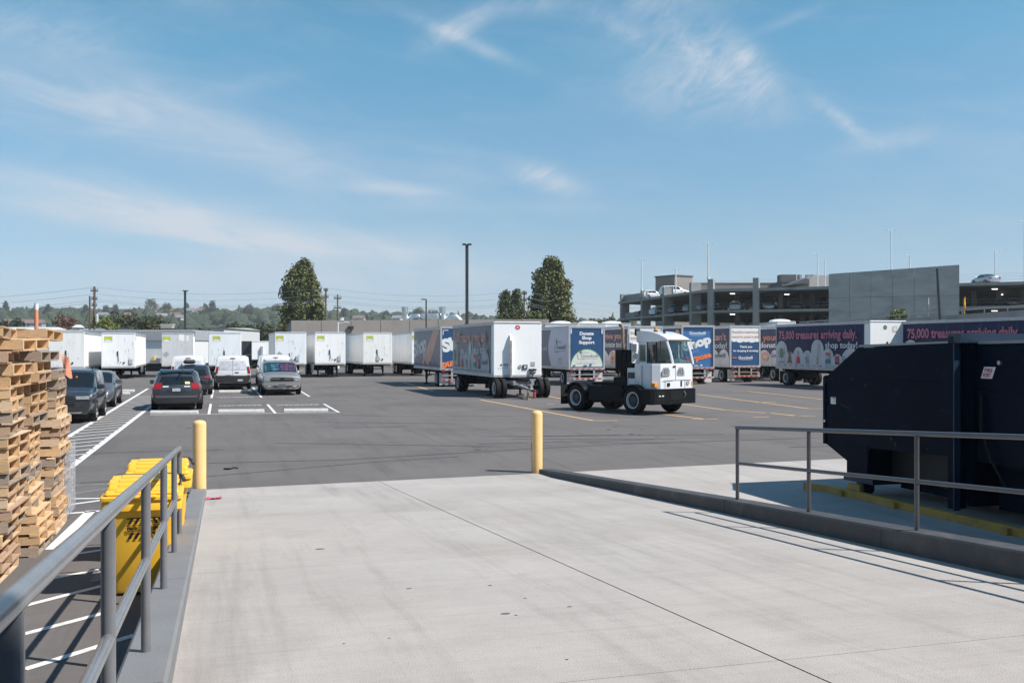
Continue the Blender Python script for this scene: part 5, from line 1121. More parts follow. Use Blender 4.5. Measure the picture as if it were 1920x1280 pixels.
SEDAN = dict(scale=(1, 1, 1), L=4.75, W=1.83, H=1.45, sill=.24, axles=(.95, 3.75), wr=.33, tumble=.2,
    secs=[(0, .92, .03, .98, 0, .90), (.25, .98, .25, 1.05, 0, .97), (.75, .97, .85, 1.08, 0, 1), (1.1, .95, 1.55, 1.40, 1, 1), (1.9, .93, 1.9, 1.455, 1, 1), (2.6, .92, 2.45, 1.44, 1, 1), (3.1, .91, 2.7, 1.41, 1, 1), (3.6, .90, 3.55, .97, 0, .99), (4.3, .80, 4.3, .88, 0, .97), (4.65, .66, 4.65, .72, 0, .88), (4.75, .55, 4.74, .6, 0, .8)],
    glass=[(2.7, 3.4, 4.15, 4.9, 'quarter_window'), (3.45, 4.6, 4.1, 4.9, 'side_window'), (4.7, 5.8, 4.1, 4.9, 'side_window')], seams=[(3.42, 3.44, .9, 4.1), (4.62, 4.64, .9, 4.1)], handles=(3.7, 4.9), mirror=6.05, windshield=((6, 5.1, 7), (2, 5.1, 7)))
HATCH = dict(scale=(1, 1, 1), L=4.3, W=1.8, H=1.55, sill=.26, axles=(.8, 3.4), wr=.33, tumble=.19,
    secs=[(0, .98, .5, 1.42, 1, .92), (.35, 1.0, .75, 1.52, 1, .98), (1.3, .98, 1.3, 1.55, 1, 1), (2.1, .96, 2.0, 1.545, 1, 1), (2.8, .94, 2.3, 1.49, 1, 1), (3.2, .93, 3.15, 1.0, 0, .99), (3.9, .84, 3.9, .92, 0, .96), (4.2, .70, 4.2, .78, 0, .88), (4.3, .58, 4.29, .64, 0, .8)],
    glass=[(.55, 1.3, 4.2, 4.9, 'quarter_window'), (1.38, 2.3, 4.1, 4.9, 'side_window'), (2.38, 3.7, 4.1, 4.9, 'side_window')], seams=[], mirror=4.1, windshield=((4, 5.1, 7),))
MINIVAN = dict(HATCH, L=5.1, W=1.98, H=1.76, axles=(1.0, 4.0), wr=.34,
    secs=[(0, 1.08, .3, 1.66, 1, .94), (.4, 1.1, .5, 1.74, 1, .99), (1.7, 1.08, 1.7, 1.77, 1, 1), (2.7, 1.05, 2.4, 1.76, 1, 1), (3.7, 1.0, 2.9, 1.68, 1, 1), (4.05, .99, 4.0, 1.1, 0, .99), (4.7, .86, 4.7, .95, 0, .95), (5.0, .72, 5.0, .8, 0, .88), (5.1, .6, 5.09, .66, 0, .8)])
VAN = dict(L=5.5, W=2.06, H=2.12, sill=.42, axles=(1.05, 4.55), wr=.36, tumble=.15,
    secs=[(0, 1.18, .13, 1.98, 1, .96), (.3, 1.2, .3, 2.09, 1, .995), (1.6, 1.2, 1.6, 2.12, 1, 1), (3.3, 1.18, 3.1, 2.12, 1, 1), (4.4, 1.16, 3.6, 2.03, 1, 1), (4.75, 1.15, 4.7, 1.27, 0, .99), (5.2, 1.05, 5.2, 1.12, 0, .96), (5.5, .85, 5.48, .92, 0, .9)],
    glass=[(3.05, 3.8, 4.15, 4.9, 'side_window')], seams=[(2.95, 2.97, .9, 5.0)], mirror=4.05, mirror_mat=m_trim, windshield=((4, 5.1, 7),))
def rear_kit(t, sh, pm, low=True, plate_b=(2.05, 2.75), lamp=(3.0, 4.0), win=(4.1, 4.88), glass=m_glass, bumper=(0.05, 1.5)):
    sh.cap(0, -.84, .84, win[0], win[1], taper=.06).obj('rear_window', glass, t, smooth=60)
    if bumper: sh.cap(0, -1.0, 1.0, bumper[0], bumper[1], off=.05, m=3).obj('rear_bumper', m_trim, t, smooth=50)
    for sg in (-1, 1):
        o = sh.cap(0, sg*.66, sg*1.0, lamp[0], lamp[1], off=.018, n=3).obj('tail_lamp', m_tail, t, smooth=50)
        o2 = sh.side(0.0, .32, lamp[0]+.1, lamp[1]-.05, sg, off=.012, n=2); o2.obj('tail_lamp', m_tail, t, smooth=50)
    sh.cap(0, -.17, .17, plate_b[0], plate_b[1], off=.02, n=1, m=1).obj('licence_plate', m_plate, t)
# grey SUV seen from behind
pg = paint('graphite', (.060, .066, .076), .5, .32)
r_l, r_r = gp(289, 770.5), gp(372, 769)
t, sh = car('parked_suv', 'dark grey SUV parked tail on beside the hatched walkway, yellow sticker in its rear window', 'SUV', ((r_l + r_r)/2).xy, U, SUV, pg)
rear_kit(t, sh, pg, lamp=(2.75, 4.25), plate_b=(2.35, 2.95))
for c0, c1 in ((-.60, -.34), (.34, .60)): sh.cap(0, c0, c1, 3.35, 3.85, off=.02, n=2).obj('reversing_lamp', m_lampw, t)
sh.cap(0, -.42, .42, 2.1, 3.3, off=.006, n=4).obj('tailgate_recess', paint('graphite_shade', (.05, .055, .064), .5, .3), t)
sh.cap(0, .40, .62, 4.15, 4.36, off=.02, n=1, m=1).obj('window_sticker', mat('yellow_note', (.75, .70, .22), .6), t)
sh.cap(0, -.9, .9, 1.3, 1.62, off=.06, n=6, m=1).obj('bumper_step', paint('graphite_l', (.11, .115, .125), .3, .4), t, smooth=50)
sh.cap(0, -.25, .0, 4.1, 4.13, off=.03, n=2, m=1).obj('rear_wiper', m_trim, t)
b = MB(); b.prism([(.30, 1.64), (.62, 1.695), (.62, 1.67), (.30, 1.61)], lambda a_, c_, d_: (d_, a_, c_), -.62, .62); b.obj('roof_spoiler', pg, t)
for sg in (-1, 1): sh.cap(0, sg*.80, sg*.93, 1.66, 1.78, off=.05, n=1, m=1).obj('fog_lamp', m_tail, t)
b = MB(); b.tube([(.2, .0, 1.58), (.2, .9, 1.72)], .03, 6); b.obj('antenna_fin', m_trim, t)
# darker car beyond it
q = gp(362, 741); t, sh = car('parked_suv', 'nearly hidden dark car with a red tail lamp just beyond the grey SUV', 'SUV', (q.x, q.y), U, SUV, paint('black_blue', (.02, .025, .035), .3)); rear_kit(t, sh, None)
b = MB(); b.rbox((-.5, .7, 1.7), (.1, 1.9, 1.92), .1); b.obj('roof_box', m_trim, t)
# cargo vans with patterned rear glass
pw = paint('van_white', (.70, .70, .71), 0, .35)
m_film = mat('patterned_film', (.56, .57, .60), .4, var=.15, scale=9, c2=(.20, .23, .28), c2amt=.9, c2scale=8)
def van(px, py, label, film=True):
    q = gp(px, py); t, sh = car('cargo_van', label, 'van', (q.x, q.y), U, VAN, pw, 'white cargo vans parked in the yard')
    sh.cap(0, -1.0, 1.0, .05, 2.0, off=.05, m=3).obj('rear_bumper', m_trim, t, smooth=50)
    for c0, c1 in ((-.82, -.01), (.01, .82)): sh.cap(0, c0, c1, 4.05, 4.85, off=.012, n=4).obj('rear_window', m_film, t, smooth=60)
    sh.cap(0, -.008, .008, 2.0, 6.5, off=.008, n=1, m=6).obj('door_seam', m_trim, t)
    for sg in (-1, 1):
        sh.cap(0, sg*.85, sg*1.0, 2.6, 4.35, off=.02, n=2).obj('tail_lamp', m_tail, t); sh.cap(0, sg*.85, sg*1.0, 2.2, 2.55, off=.02, n=2).obj('reversing_lamp', m_lampw, t)
    sh.cap(0, .28, .58, .75, 1.25, off=.06, n=1, m=1).obj('licence_plate', m_plate, t)
    sh.cap(0, -.42, -.08, 2.15, 2.3, off=.012, n=1, m=1).obj('door_print', m_pgrey, t); sh.cap(0, -.05, -.3, 3.2, 3.24, off=.012, n=1, m=1).obj('door_handle', m_pgrey, t)
    sh.cap(0, .12, .34, 2.75, 3.1, off=.012, n=3, m=1).obj('bird_print', m_pdk, t)
    p = sh.capp(0, 0, 6.2); b = MB(); b.rbox((-.14, p.y-.04, p.z-.03), (.14, p.y, p.z+.01), .01); b.obj('brake_lamp', m_tail, t)
    for sg in (1, -1):
        o = sh.side(.6, 2.8, 2.2, 2.28, sg, off=.008, n=4, m=1); o.obj('side_moulding', m_trim, t)
    return t
van(436.5, 730.5, 'white cargo van in the middle with a black bumper, facing away')
van(353, 729.5, 'white cargo van half hidden behind the dark grey SUV')
van(517, 724, 'white cargo van almost hidden behind the silver SUV')
# silver SUV facing us
ps = paint('silver_gold', (.42, .40, .365), .55, .30)
q = (gp(494, 741.5) + gp(562, 740))/2
t, sh = car('parked_suv', 'silver SUV facing us with a colourful sunshade in its windshield', 'SUV', (q + U*4.9).xy, -U, BIGSUV, ps)
m = MB()
cols = [mat('shade_teal', (.008, .045, .06), .35, c2=(.02, .05, .08), c2amt=.9, c2scale=5), mat('shade_blue', (.012, .04, .09), .35, c2=(.2, .3, .4), c2amt=.9, c2scale=6), mat('shade_pink', (.09, .035, .07), .35, c2=(.05, .05, .12), c2amt=.9, c2scale=6), mat('shade_cyan', (.015, .08, .11), .35, c2=(.25, .35, .4), c2amt=.9, c2scale=6), mat('shade_violet', (.04, .03, .07), .35, c2=(.3, .12, .2), c2amt=.9, c2scale=6)]
for k in range(10):
    sg = 1 if k < 5 else -1; kk = k % 5
    q_ = sh.side(4.14, 4.86, 5.3 + kk*.34, 5.3 + (kk+.92)*.34, sg, off=.013, n=2, m=1); m.cur = (3, 1, 0, 3, 1, 2, 0, 4, 2, 4)[k]; m.add(q_.v, q_.f)
m.obj('sunshade', cols, t, fix=False)
e = 1
sh.cap(e, -.62, .62, 3.3, 3.9, off=.03, n=6).obj('grille', m_trim, t); sh.cap(e, -.62, .62, 2.15, 2.9, off=.035, n=6).obj('grille', m_trim, t)
sh.cap(e, -.66, .66, 2.9, 3.3, off=.05, n=6, m=1).obj('grille_bar', m_chrome, t); sh.cap(e, -.12, .12, 2.8, 3.42, off=.06, n=2, m=1).obj('badge', m_dark, t)
for sg in (-1, 1):
    sh.cap(e, sg*.68, sg*1.0, 2.3, 3.95, off=.03, n=3).obj('headlamp', m_head, t); sh.side(7.1, 7.95, 3.0, 4.0, sg, off=.012, n=2).obj('headlamp', m_head, t)
    sh.cap(e, sg*.62, sg*.82, .9, 1.5, off=.05, n=2, m=2).obj('fog_lamp', m_lampw, t); sh.cap(e, sg*.28, sg*.5, .7, 1.15, off=.05, n=1, m=1).obj('tow_hook_slot', m_dark, t)
sh.cap(e, -1, 1, 1.2, 2.05, off=.06, n=8, m=3).obj('front_bumper', ps, t, smooth=50)
sh.cap(e, -.19, .19, .75, 1.5, off=.09, n=1, m=1).obj('licence_plate', mat('dark_plate', (.10, .12, .16), .5, var=.3, scale=20), t)
for sg in (1, -1): sh.side(.6, 6.6, 1.6, 1.85, sg, off=.02, n=8, m=1).obj('side_moulding', m_chrome, t)
# dark grey SUV facing us beside the pallets
pd = paint('dark_steel_blue', (.050, .057, .070), .5, .28)
BX = dict(BIGSUV, scale=(.93, .93, .90), rails=(.6, 3.5), chrome_handle=0, H=1.85)
fr, rr = gp(178.5, 791), gp(196, 773.5)
ax = Vector((0.2873, -.9578, 0)); lft = Vector((-.9578, -.2873, 0))
frw = gp(177, 789.5); cx = frw + (-V)*.86
t, sh = car('parked_suv', 'dark blue grey SUV facing us right beside the pallet stacks', 'SUV', (cx + U*3.72).xy, -U, BX, pd)
sh.cap(e, -.5, .5, 1.75, 3.75, off=.04, n=6, m=3).obj('grille', m_trim, t)
for k in range(4): sh.cap(e, -.47, .47, 1.95+.45*k, 2.08+.45*k, off=.06, n=4, m=1).obj('grille_bar', mat('dark_chrome', (.12, .12, .13), .25, .8), t)
for sg in (-1, 1):
    sh.cap(e, sg*.52, sg*.99, 2.75, 3.7, off=.035, n=4).obj('headlamp', m_head, t); sh.side(7.0, 7.95, 3.25, 3.85, sg, off=.014, n=2).obj('headlamp', m_head, t); sh.side(6.85, 7.0, 3.3, 3.8, sg, off=.016, n=1).obj('marker_lamp', m_amber, t)
    sh.cap(e, sg*.74, sg*.97, .95, 2.0, off=.05, n=2).obj('fog_lamp_recess', m_trim, t)
sh.cap(e, -.72, .72, .55, 1.5, off=.05, n=6, m=2).obj('air_intake', m_trim, t)
sh.cap(e, -.8, .8, .02, .45, off=.075, n=6, m=1).obj('skid_plate', m_chrome, t)
p = sh.point(4.55, 6.2, -1); b = MB(); b.cyl((-.25, 3.18, 1.36), (-.25, 3.22, 1.62), .11, 8, .03); b.obj('orange_vest', mat('vest_orange', (.75, .16, .03), .7), t)
sh.side(4.12, 4.3, 5.9, 6.45, 1, off=.02, n=1, m=1).obj('windshield_card', mat('orange_card', (.60, .2, .08), .6), t)
for sg in (1, -1): sh.side(.3, 7.4, .06, 1.0, sg, off=.012, n=10, m=1).obj('sill_trim', m_trim, t)
# grey sedan behind it
q = gp(213, 762); t, sh = car('parked_sedan', 'grey sedan parked just beyond the dark SUV by the walkway', 'car', (q + U*3.75 - V*.84).xy, -U, SEDAN, paint('grey', (.15, .16, .175), .5, .3))
sh.cap(e, -.5, .5, 2.2, 3.6, off=.03).obj('grille', m_trim, t)
for sg in (-1, 1): sh.cap(e, sg*.55, sg*.99, 3.0, 3.8, off=.03).obj('headlamp', m_head, t)

# ---- cars on the garage decks
def gcar(label, px, d_, z, fwd, sp, pm, cat='car', nm='garage_car'):
    p = fac(px) + (inward if px > 1328 else Vector((.97, .2, 0)))*d_; k = p.y; x = (px-960)/FOC*k
    return car(nm, label, cat, (x, k), fwd, sp, pm, 'cars parked in the garage', z+.005, detail=True)
pwh = paint('white', (.72, .72, .73), 0, .3); pbk = paint('black', (.015, .016, .018), .2, .3); psl = paint('silver', (.42, .44, .47), .5, .3); pgy = paint('mid_grey', (.12, .125, .135), .4, .3); pbl = paint('navy', (.03, .05, .10), .3, .3)
fx = Vector((1, .25, 0)).normalized()
gcar('white hatchback at the far corner of the garage roof', 1204, 2.2, Z3, Vector((.95, .3, 0)).normalized(), HATCH, pwh)
gcar('white minivan on the garage roof below the dark rooftop block', 1239, 2.2, Z3, Vector((.97, .22, 0)).normalized(), MINIVAN, pwh, 'minivan', 'garage_minivan')
t, sh = gcar('silver sedan on the garage roof right of the blank concrete wall', 1866, 3.2, Z3+.0, Vector((-.10, .995, 0)), SEDAN, psl); rear_kit(t, sh, psl, lamp=(2.2, 3.6), plate_b=(2.0, 2.8), win=(5.1, 5.2), bumper=None)
gcar('white car roof showing over the garage roof edge', 1440, 14, Z3-.7, fx, SEDAN, pwh)
gcar('pale car second from the edge on the roof, mostly hidden by the silver sedan', 1852, 9, Z3, Vector((.2, .98, 0)), HATCH, psl)
gcar('white compact car on the upper garage deck between the second and third columns', 1222, 3.5, Z2, Vector((.85, .5, 0)), HATCH, pwh)
t, sh = gcar('white hatchback showing its tail on the garage deck between the corner columns', 1378, 4, Z2, Vector((.35, .94, 0)).normalized(), HATCH, pwh); rear_kit(t, sh, pwh, bumper=None)
gcar('silver car with headlamps towards us on the garage deck', 1447, 8, Z2, Vector((-.35, -.94, 0)).normalized(), SUV, psl, 'SUV')
gcar('black car beside the silver car on the garage deck', 1489, 9, Z2, Vector((-.2, -.98, 0)).normalized(), SUV, pbk, 'SUV')
gcar('black car at the garage deck edge next to the blank wall', 1536, 9, Z2, Vector((-.1, -1, 0)).normalized(), SEDAN, pbk)
gcar('dark car in the garage shade right of the third column', 1258, 5, Z2, Vector((.85, .5, 0)).normalized(), HATCH, pbl)
gcar('dark grey car in the garage shade left of the corner column', 1285, 6, Z2, Vector((.9, .4, 0)).normalized(), SUV, pgy, 'SUV')
gcar('dim blue car near the ceiling lamps beside the corner column', 1312, 7, Z2, Vector((.9, .4, 0)).normalized(), SEDAN, pbl)
t, sh = gcar('grey SUV tail on in the right hand garage opening under the lamps', 1902, 8, Z2, Vector((0, 1, 0)), SUV, pgy, 'SUV'); rear_kit(t, sh, pgy)
gcar('dark car deep in the garage opening right of the blank wall', 1845, 15, Z2, Vector((0, 1, 0)), SUV, pbk, 'SUV')
gcar('black car near the far corner column of the garage', 1193, 4, Z2, Vector((.85, .5, 0)), SEDAN, pbk)
gcar('grey van roof on the lowest visible garage deck', 1478, 8, Z1, Vector((.9, -.4, 0)), MINIVAN, pgy, 'minivan', 'garage_minivan')

# ------------------------------------------------------------------ yard truck
f = Vector((.637, -.771, 0)).normalized(); l = Vector((-f.y, f.x, 0))
yt = thing('yard_truck', 'white yard tractor with a narrow glazed cab and low black chassis', 'truck', (5.21, 36.74, 0), math.atan2(f.y, f.x))
pyt = paint('truck_white', (.74, .75, .77), 0, .3); m_tb = mat('truck_black', (.007, .0075, .009), .5, spec=.15, var=.15, scale=5)
def pr(poly, y0, y1, name, m, mb=None, **k):
    b = MB(); b.prism(poly, lambda a_, c_, d_: (a_, d_, c_), y0, y1); return b.obj(name, m, yt, **k)
# chassis and wheels
b = MB(); b.box((-3.75, -.52, .55), (.6, -.38, .92)); b.box((-3.75, .38, .55), (.6, .52, .92)); b.box((-3.7, -.4, .6), (-3.5, .4, .85)); b.box((-1.6, -.4, .6), (-1.4, .4, .85)); b.obj('chassis_rail', m_tb, yt)
pr([(-2.3, .42), (-.55, .42), (-.55, .98), (-2.3, .98)], -1.08, -.55, 'fuel_tank', m_tb); pr([(-2.3, .5), (-.55, .5), (-.55, .98), (-2.3, .98)], .55, 1.08, 'battery_box', m_tb)
pr([(-3.85, .90), (-1.2, .90), (-1.2, .97), (-3.85, .97)], -.55, .55, 'deck_plate', m_tb)
b = MB(); b.cyl((-2.75, 0, .98), (-2.75, 0, 1.08), .48, 16); b.box((-3.4, -.42, .99), (-2.75, -.12, 1.06)); b.box((-3.4, .12, .99), (-2.75, .42, 1.06)); b.box((-2.9, -.55, .97), (-1.3, .55, 1.02)); b.obj('fifth_wheel', m_tb, yt)
pr([(-1.9, .98), (-1.25, .98), (-1.25, 1.12), (-1.9, 1.12)], -.8, .8, 'catwalk', m_under)
def ywheel(x, y, out, r=.50):
    o = link('wheel', TYRE, yt, T(x, y, r) @ Matrix.Rotation(R(90), 4, 'Z') @ Matrix.Diagonal((out*1.15, r/.5, r/.5, 1))); link('rim', RIM, o)
for sg in (1, -1):
    ywheel(0, sg*.98, sg); ywheel(-2.95, sg*1.03, sg); ywheel(-2.95, sg*.70, sg)
    b = MB(); pts = [(R(a)) for a in range(15, 166, 15)]
    pl = [(-2.95 + .62*math.cos(a), .5 + .60*math.sin(a)) for a in pts] + [(-2.95 + .56*math.cos(a), .5 + .54*math.sin(a)) for a in reversed(pts)]
    b.prism(pl, lambda a_, c_, d_: (a_, d_, c_), sg*.55, sg*1.2); b.obj('rear_fender', m_tb, yt)
    pl = [(.60*math.cos(a), .5 + .58*math.sin(a)) for a in pts] + [(.54*math.cos(a), .5 + .52*math.sin(a)) for a in reversed(pts)]
    b = MB(); b.prism(pl, lambda a_, c_, d_: (a_, d_, c_), sg*.55, sg*1.16); b.obj('front_fender', m_tb, yt)
    b = MB(); b.box((-3.72, min(sg*.6, sg*1.22), .22), (-3.69, max(sg*.6, sg*1.22), .98)); b.obj('mudflap', m_black, yt)
b = MB(); b.cyl((0, -1, .5), (0, 1, .5), .09, 8); b.cyl((-2.95, -1, .5), (-2.95, 1, .5), .11, 8); b.cyl((-2.95, -.15, .5), (-2.95, .15, .5), .24, 10); b.obj('axle', m_under, yt)
# bumper
b = MB(); b.prism([(.48, -1.22), (.98, -1.22), (1.05, -1.1), (1.05, 1.1), (.98, 1.22), (.48, 1.22), (.48, .6), (.48, -.6)], lambda a_, c_, d_: (a_, c_, d_), .38, .92); b.obj('front_bumper', m_tb, yt)
b = MB(); b.box((1.051, -.25, .52), (1.06, .45, .84)); b.obj('bumper_grille', m_under, yt); b = MB(); b.box((1.052, -.98, .50), (1.058, -.55, .86)); b.obj('lamp_panel', m_under, yt)
for y in (-.86, -.70): b = MB(); b.box((1.059, y, .66), (1.064, y+.1, .70)); b.obj('bumper_lamp', m_pw, yt)
b = MB(); b.tube([(1.05, .5, .6), (1.12, .52, .7), (1.05, .5, .84)], .02, 6); b.obj('tow_hook', m_steel, yt)
# lower body with chamfered front corner
plan = [(-.25, -.72), (.12, -.86), (.74, -.88), (.95, -.66), (.99, .1), (.97, 1.02), (.90, 1.15), (-.74, 1.15), (-.74, -.0), (-.25, -.02)]
b = MB(); b.prism(plan, lambda a_, c_, d_: (a_, c_, d_), .93, 1.79); b.prism([(x*.985, y*.97) for x, y in plan], lambda a_, c_, d_: (a_, c_, d_), 1.79, 1.835); b.obj('cab_lower_body', pyt, yt)
for (y, w) in ((-.885, 0),): 
    for x in (.25, .70):
        b = MB(); b.box((x, y, .98), (x+.012, y+.01, 1.76)); b.obj('panel_seam', m_trim, yt)
pr([(-.62, .95), (-.25, .95), (-.25, 1.66), (-.62, 1.66)], -.72, -.02, 'engine_cover', pyt)
for i in range(7): b = MB(); b.box((-.58+.05*i*1.0, -.735, 1.28), (-.555+.05*i, -.72, 1.5)); b.obj('louver', m_under, yt)
pr([(-1.25, .93), (-.63, .93), (-.63, 1.32), (-1.25, 1.32)], -.8, .0, 'step_box', m_tb)
# cab upper: rear wall, roof, pillars, glass
def cabpt(x, z): return (x, z)
roof = [(-.80, 2.62), (-.80, 3.02), (-.55, 3.04), (-.1, 3.0), (.30, 2.90), (.66, 2.76), (.72, 2.70), (.66, 2.63)]
pr(roof, -.04, 1.19, 'cab_roof', pyt, smooth=30)
pr([(-.80, 1.80), (-.70, 1.80), (-.70, 2.62), (-.80, 2.62)], .0, .03, 'side_panel', pyt); pr([(-.38, 1.80), (-.28, 1.80), (-.28, 2.62), (-.38, 2.62)], .0, .03, 'side_panel', pyt); pr([(-.70, 1.80), (-.38, 1.80), (-.38, 1.90), (-.70, 1.90)], .0, .03, 'side_panel', pyt); pr([(-.70, 2.52), (-.38, 2.52), (-.38, 2.62), (-.70, 2.62)], .0, .03, 'side_panel', pyt); pr([(-.80, 1.80), (-.74, 1.80), (-.74, 2.62), (-.80, 2.62)], .0, 1.15, 'rear_panel', pyt)
pr([(-.80, 1.80), (.25, 1.80), (.25, 2.62), (-.80, 2.62)], 1.12, 1.15, 'side_panel', pyt)
def pillar(p, q, r=.045):
    b = MB(); b.tube([p, ((p[0]+q[0])/2+.03, (p[1]+q[1])/2, (p[2]+q[2])/2+.0), q], r, 6); b.obj('windshield_pillar', pyt, yt, smooth=50)
pillar((.94, .02, 1.80), (.64, .02, 2.66)); pillar((.94, 1.12, 1.80), (.64, 1.12, 2.66))
gl = glass_mat('cab_glass', (.55, .66, .64), .06)
b = MB(); b.poly([(.955, .05, 1.83), (.97, .58, 1.83), (.70, .58, 2.63), (.655, .05, 2.63)]); b.poly([(.97, .58, 1.83), (.955, 1.09, 1.83), (.655, 1.09, 2.63), (.70, .58, 2.63)]); b.obj('windshield', gl, yt, fix=False)
b = MB(); b.poly([(-.26, -.006, 1.84), (.90, -.006, 1.84), (.84, -.006, 2.08), (.62, -.006, 2.60), (-.26, -.006, 2.62)]); b.obj('side_window', gl, yt, fix=False)
b = MB(); b.poly([(-.70, .012, 1.90), (-.38, .012, 1.90), (-.38, .012, 2.52), (-.70, .012, 2.52)]); b.obj('side_window', gl, yt, fix=False)
b = MB(); b.poly([(.28, 1.145, 1.84), (.90, 1.145, 1.84), (.62, 1.145, 2.60), (.28, 1.145, 2.62)]); b.obj('side_window', gl, yt, fix=False)
b = MB()
for p, q in (((-.28, -.012, 1.82), (-.28, -.012, 2.63)), ((-.28, -.012, 1.82), (.9, -.012, 1.82)), ((.17, -.012, 1.83), (.17, -.012, 2.62))): b.cyl(p, q, .022, 6)
b.obj('window_frame', m_trim, yt)
b = MB(); b.rbox((-.55, .35, 1.75), (-.05, .85, 1.92), .06); b.rbox((-.62, .37, 1.9), (-.48, .83, 2.5), .05); b.obj('seat', m_under, yt)
b = MB(); b.rbox((.45, .15, 1.7), (.85, 1.05, 1.98), .06); b.obj('dashboard', mat('dash_grey', (.25, .28, .28), .6), yt)
b = MB(); pts = [(.38 + .06*math.sin(R(a)), .6 + .2*math.cos(R(a)), 2.04 + .16*math.sin(R(a))) for a in range(0, 361, 30)]; b.tube(pts, .018, 6); b.obj('steering_wheel', m_under, yt)
b = MB(); b.rbox((.72, .72, 1.98), (.86, 1.0, 2.06), .03); b.obj('pink_cloth', mat('pink_cloth', (.6, .08, .16), .8), yt)
b = MB(); b.box((.66, .1, 2.655), (.78, 1.12, 2.70)); b.obj('sun_visor', m_trim, yt)
b = MB(); b.cyl((.935, .35, 1.88), (.77, .42, 2.42), .012, 5); b.cyl((.945, .8, 1.88), (.80, .72, 2.3), .012, 5); b.obj('wiper', m_trim, yt)
b = MB(); b.tube([(.70, -.03, 2.66), (.72, -.40, 2.66), (.72, -.40, 2.05)], .018, 6); b.tube([(.70, 1.16, 2.66), (.72, 1.5, 2.66), (.72, 1.5, 2.4)], .018, 6); b.obj('mirror_arm', m_trim, yt)
b = MB(); b.rbox((-.52, -.62, 1.83), (-.44, -.30, 2.60), .02); b.obj('door_frame', pyt, yt); b = MB(); b.box((-.53, -.58, 1.98), (-.521, -.34, 2.55)); b.obj('door_window', m_glass, yt)
b = MB(); b.cyl((-.40, -.55, 2.1), (-.37, -.55, 2.1), .12, 12); b.rbox((-.44, -.70, 2.25), (-.40, -.45, 2.55), .01); b.obj('side_mirror', m_chrome, yt)
# front details
for y0, y1 in ((-.62, -.22), (.18, .58)):
    b = MB(); s_ = 1 if y0 < 0 else -1; ym = (y0+y1)/2
    pl = [(y0, 1.40), (y1, 1.40), (y1, 1.60 if s_ > 0 else 1.52), (y1 - .08, 1.70), (y0 + .12, 1.70), (y0, 1.55)]
    b.prism(pl, lambda a_, c_, d_: (d_, a_, c_), .94 if y0 > 0 else .90, 1.005); o = b.obj('headlamp', m_head, yt)
    b = MB()
    for k in range(3): yy = y0 + .08 + k*.1; b.box((1.006, yy, 1.44), (1.012, yy+.03, 1.64))
    b.obj('headlamp_bar', m_trim, yt)
b = MB(); b.prism(ell(.03, 1.72, .075, .035, 14), lambda a_, c_, d_: (d_, a_, c_), .98, 1.003); b.obj('badge', m_trim, yt)
b = MB(); b.box((.70, -.90, 1.0), (.90, -.74, 1.14)); o = b.obj('turn_signal', m_amber, yt); b = MB(); b.box((.95, 1.0, 1.02), (.985, 1.06, 1.17)); b.obj('turn_signal', m_amber, yt)
b = MB(); b.box((.955, -.32, 1.02), (1.0, -.20, 1.14)); b.box((.985, .38, 1.0), (1.0, .45, 1.2)); b.obj('socket_panel', m_under, yt, kind='stuff'); b = MB(); b.cyl((.96, .78, 1.12), (1.0, .78, 1.12), .085, 12); b.obj('fog_lamp', m_head, yt)
b = MB()
for y in (-.45, .1, .62): b.box((.985, y, 1.24), (1.0, y+.008, 1.80)) if y == .1 else b.box((.985, y, .96), (.998, y+.006, 1.22))
b.box((.985, -.55, 1.225), (.999, .95, 1.235)); b.obj('panel_seam', m_trim, yt)
# stack, tower, beacon
b = MB(); b.box((-1.62, -.34, 1.58), (-1.30, .32, 2.33)); b.box((-1.52, -.16, .98), (-1.32, .2, 1.58)); b.box((-1.3, -.30, 1.62), (-1.12, .28, 2.26)); b.obj('exhaust_housing', m_tb, yt)
b = MB(); b.tube([(-1.45, -.1, 2.3), (-1.45, -.1, 3.12), (-1.52, -.1, 3.25), (-1.62, -.1, 3.28)], .06, 10); b.obj('exhaust_stack', mat('rusty_pipe', (.25, .17, .12), .6, .3, var=.3, scale=5), yt, smooth=50)
b = MB(); b.cyl((-.2, .35, 3.0), (-.2, .35, 3.05), .08, 10); b.obj('beacon_base', m_trim, yt); b = MB(); b.cyl((-.2, .35, 3.05), (-.2, .35, 3.17), .065, 10, .05); b.obj('beacon', m_amber, yt); b = MB(); b.cyl((.1, .5, 2.95), (.1, .5, 3.06), .05, 8); b.obj('antenna', m_trim, yt)
b = MB(); b.rbox((-.92, -.05, 2.85), (-.8, .2, 3.12), .03); b.obj('work_lamp', m_trim, yt)
b = MB(); b.tube([(-.95, -.3, 2.9), (-.9, -.35, 2.2), (-.85, -.3, 1.5)], .015, 5); b.tube([(-1.0, -.1, 2.1), (-.85, -.15, 1.95), (-.8, 0, 2.05)], .03, 5); b.tube([(-1.05, -.2, 1.9), (-.95, -.25, 1.3)], .025, 5); b.obj('air_hose', m_trim, yt, kind='stuff')
b = MB(); b.cyl((-.98, -.6, 1.15), (-.98, -.6, 2.1), .02, 6); b.cyl((-.72, -.6, 1.66), (-.72, -.6, 2.2), .02, 6); b.obj('grab_handle', m_tb, yt)
